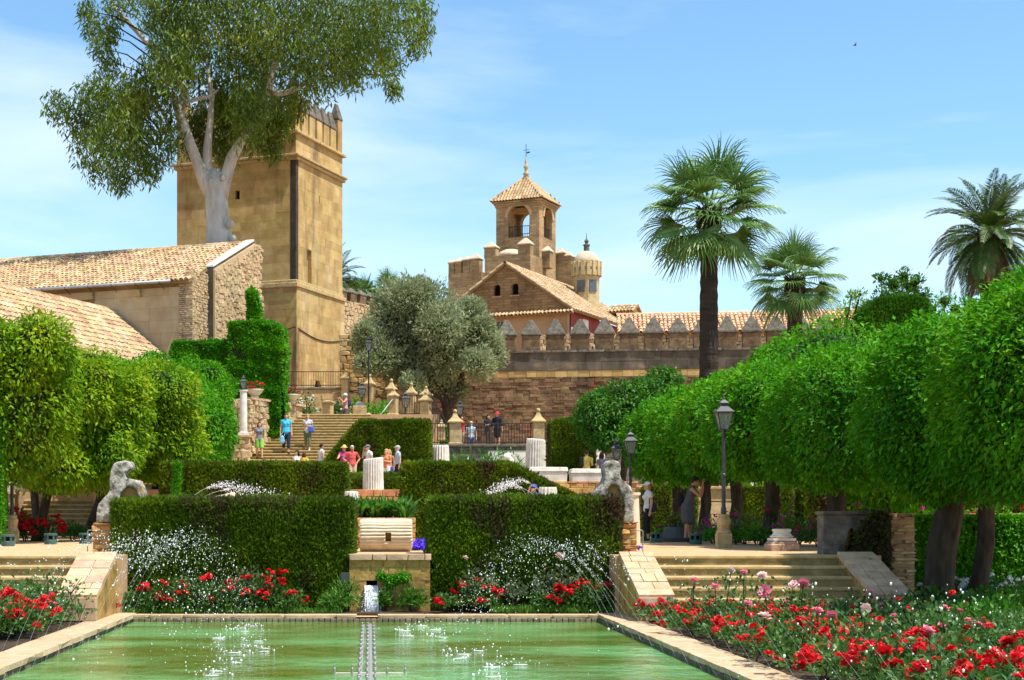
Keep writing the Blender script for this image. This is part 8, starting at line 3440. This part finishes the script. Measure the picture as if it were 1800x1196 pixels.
person('person in blue sun hat seen over the stair head, holding a phone up', pz(607, 78.6, ZL - .55), 1.62, -70, (.62, .30, .26), (.1, .1, .12), hat=('sun_hat', (.40, .55, .66)), arms=('phone', 'phone'), hair=None)
bag('dark blue backpack on the person in the sun hat', pz(613, 78.65, ZL - .55 + 1.15), (.26, .18, .40), (.03, .04, .09), name='backpack')

# people behind the long hedge and round the stump
G0 = Z3
person('dark haired woman in white sleeveless top seen over the long hedge', pz(522, 69.5, G0), 1.64, 10, WHITE, (.1, .1, .12), hair=(.03, .015, .012), hairlen='mid', sleeves='none', female=True, headturn=-60)
person('woman in yellow top with long brown hair seen over the long hedge', pz(535, 68.9, G0), 1.54, 150, (.70, .50, .08), (.2, .2, .2), hair=(.10, .045, .025), hairlen='long', female=True)
person('dark haired man in white shirt seen over the long hedge', pz(565, 70.5, stair_z(70.5)), 1.66, 120, WHITE, (.05, .05, .06), hair=(.02, .015, .012), bulk=1.1)
person('black haired woman in grey blouse at the left of the group', pz(590, 70.2, stair_z(70.2)), 1.64, 60, (.22, .20, .24), (.1, .1, .1), hair=(.012, .010, .010), hairlen='mid', female=True)
person('woman in straw hat and magenta blouse stretching her arm', pz(605, 67.6, G0), 1.76, 10, (.42, .04, .20), (.35, .27, .20), hair=(.1, .05, .03), hat=('straw_hat', (.66, .46, .16)), arms=('reach', 'down'), female=True, bulk=1.1)
person('white haired man in coral shirt and beige trousers', pz(619, 66.2, G0), 1.70, 20, (.55, .09, .09), (.52, .42, .32), skin=M_tan, hair=(.62, .60, .56), arms=('hip', 'hip'), bulk=1.15)
person('man in dark cap and white polo shirt behind the column stump', pz(650, 67.6, G0), 1.80, -60, WHITE, (.1, .1, .1), hair=(.2, .18, .16), hat=('flat_cap', (.10, .10, .11)), arms=('mouth', 'down'), bulk=1.1, lean=8)
person('blond woman in orange white patterned blouse and white trousers', pz(679, 66.8, G0), 1.58, -25, (.62, .22, .10), (.72, .72, .72), hair=(.55, .36, .15), hairlen='mid', arms=('front', 'front'), female=True, bulk=1.1)
person('person in royal blue trousers standing behind the blond woman', pz(684, 67.8, G0), 1.6, -20, (.5, .2, .12), (.04, .08, .42), hair=(.5, .32, .14), hairlen='mid', arms=('down', 'down'), female=True)
person('man in grey flat cap, light blue shirt and dark trousers facing left', pz(699, 66.9, G0), 1.73, -75, (.42, .58, .74), (.018, .02, .032), hair=(.5, .48, .46), hat=('flat_cap', (.32, .32, .31)), arms=('down', 'down'), bulk=1.1)

# visitors behind the iron fence and under the dark tree
person('person in long dark coat and red head scarf behind the iron fence', pz(874, 76.4, ZF), 1.66, 160, (.018, .018, .03), (.02, .02, .028), hair=None, hat=('scarf', (.55, .03, .06)), kind='skirt', sleeves='long', arms=('down', 'down'))
person('person in black clothes behind the iron fence, left of the red scarf', pz(858, 76.0, ZF), 1.52, 30, (.02, .02, .022), (.05, .045, .04), hair=(.02, .015, .012), hairlen='mid', sleeves='long', arms=('front', 'down'))
person('white haired man in light blue shirt sitting low behind the iron fence', pz(828, 76.2, ZF - .42), 1.62, -10, (.45, .58, .74), (.06, .08, .2), hair=(.6, .58, .55), arms=('front', 'down'))
person('person in red top behind the iron fence beside the left pier', pz(811, 76.4, ZF - .05), 1.55, 40, (.45, .03, .05), (.5, .4, .3), hair=(.04, .02, .015), hairlen='mid', female=True)
person('person in yellow green top with black backpack under the dark tree', pz(1031, 62.5, Z3 - .35), 1.70, 165, (.50, .42, .10), (.40, .42, .58), hair=(.04, .025, .02), arms=('front', 'front'))
bag('black backpack of the person in the yellow green top', pz(1024, 62.5, Z3 + .88), (.28, .2, .42), (.02, .02, .024), name='backpack')
person('person in grey top beside the yellow green one, under the dark tree', pz(1058, 62.2, Z3 - .4), 1.66, 140, (.16, .16, .22), (.10, .10, .16), hair=(.03, .02, .015), hairlen='mid', female=True)
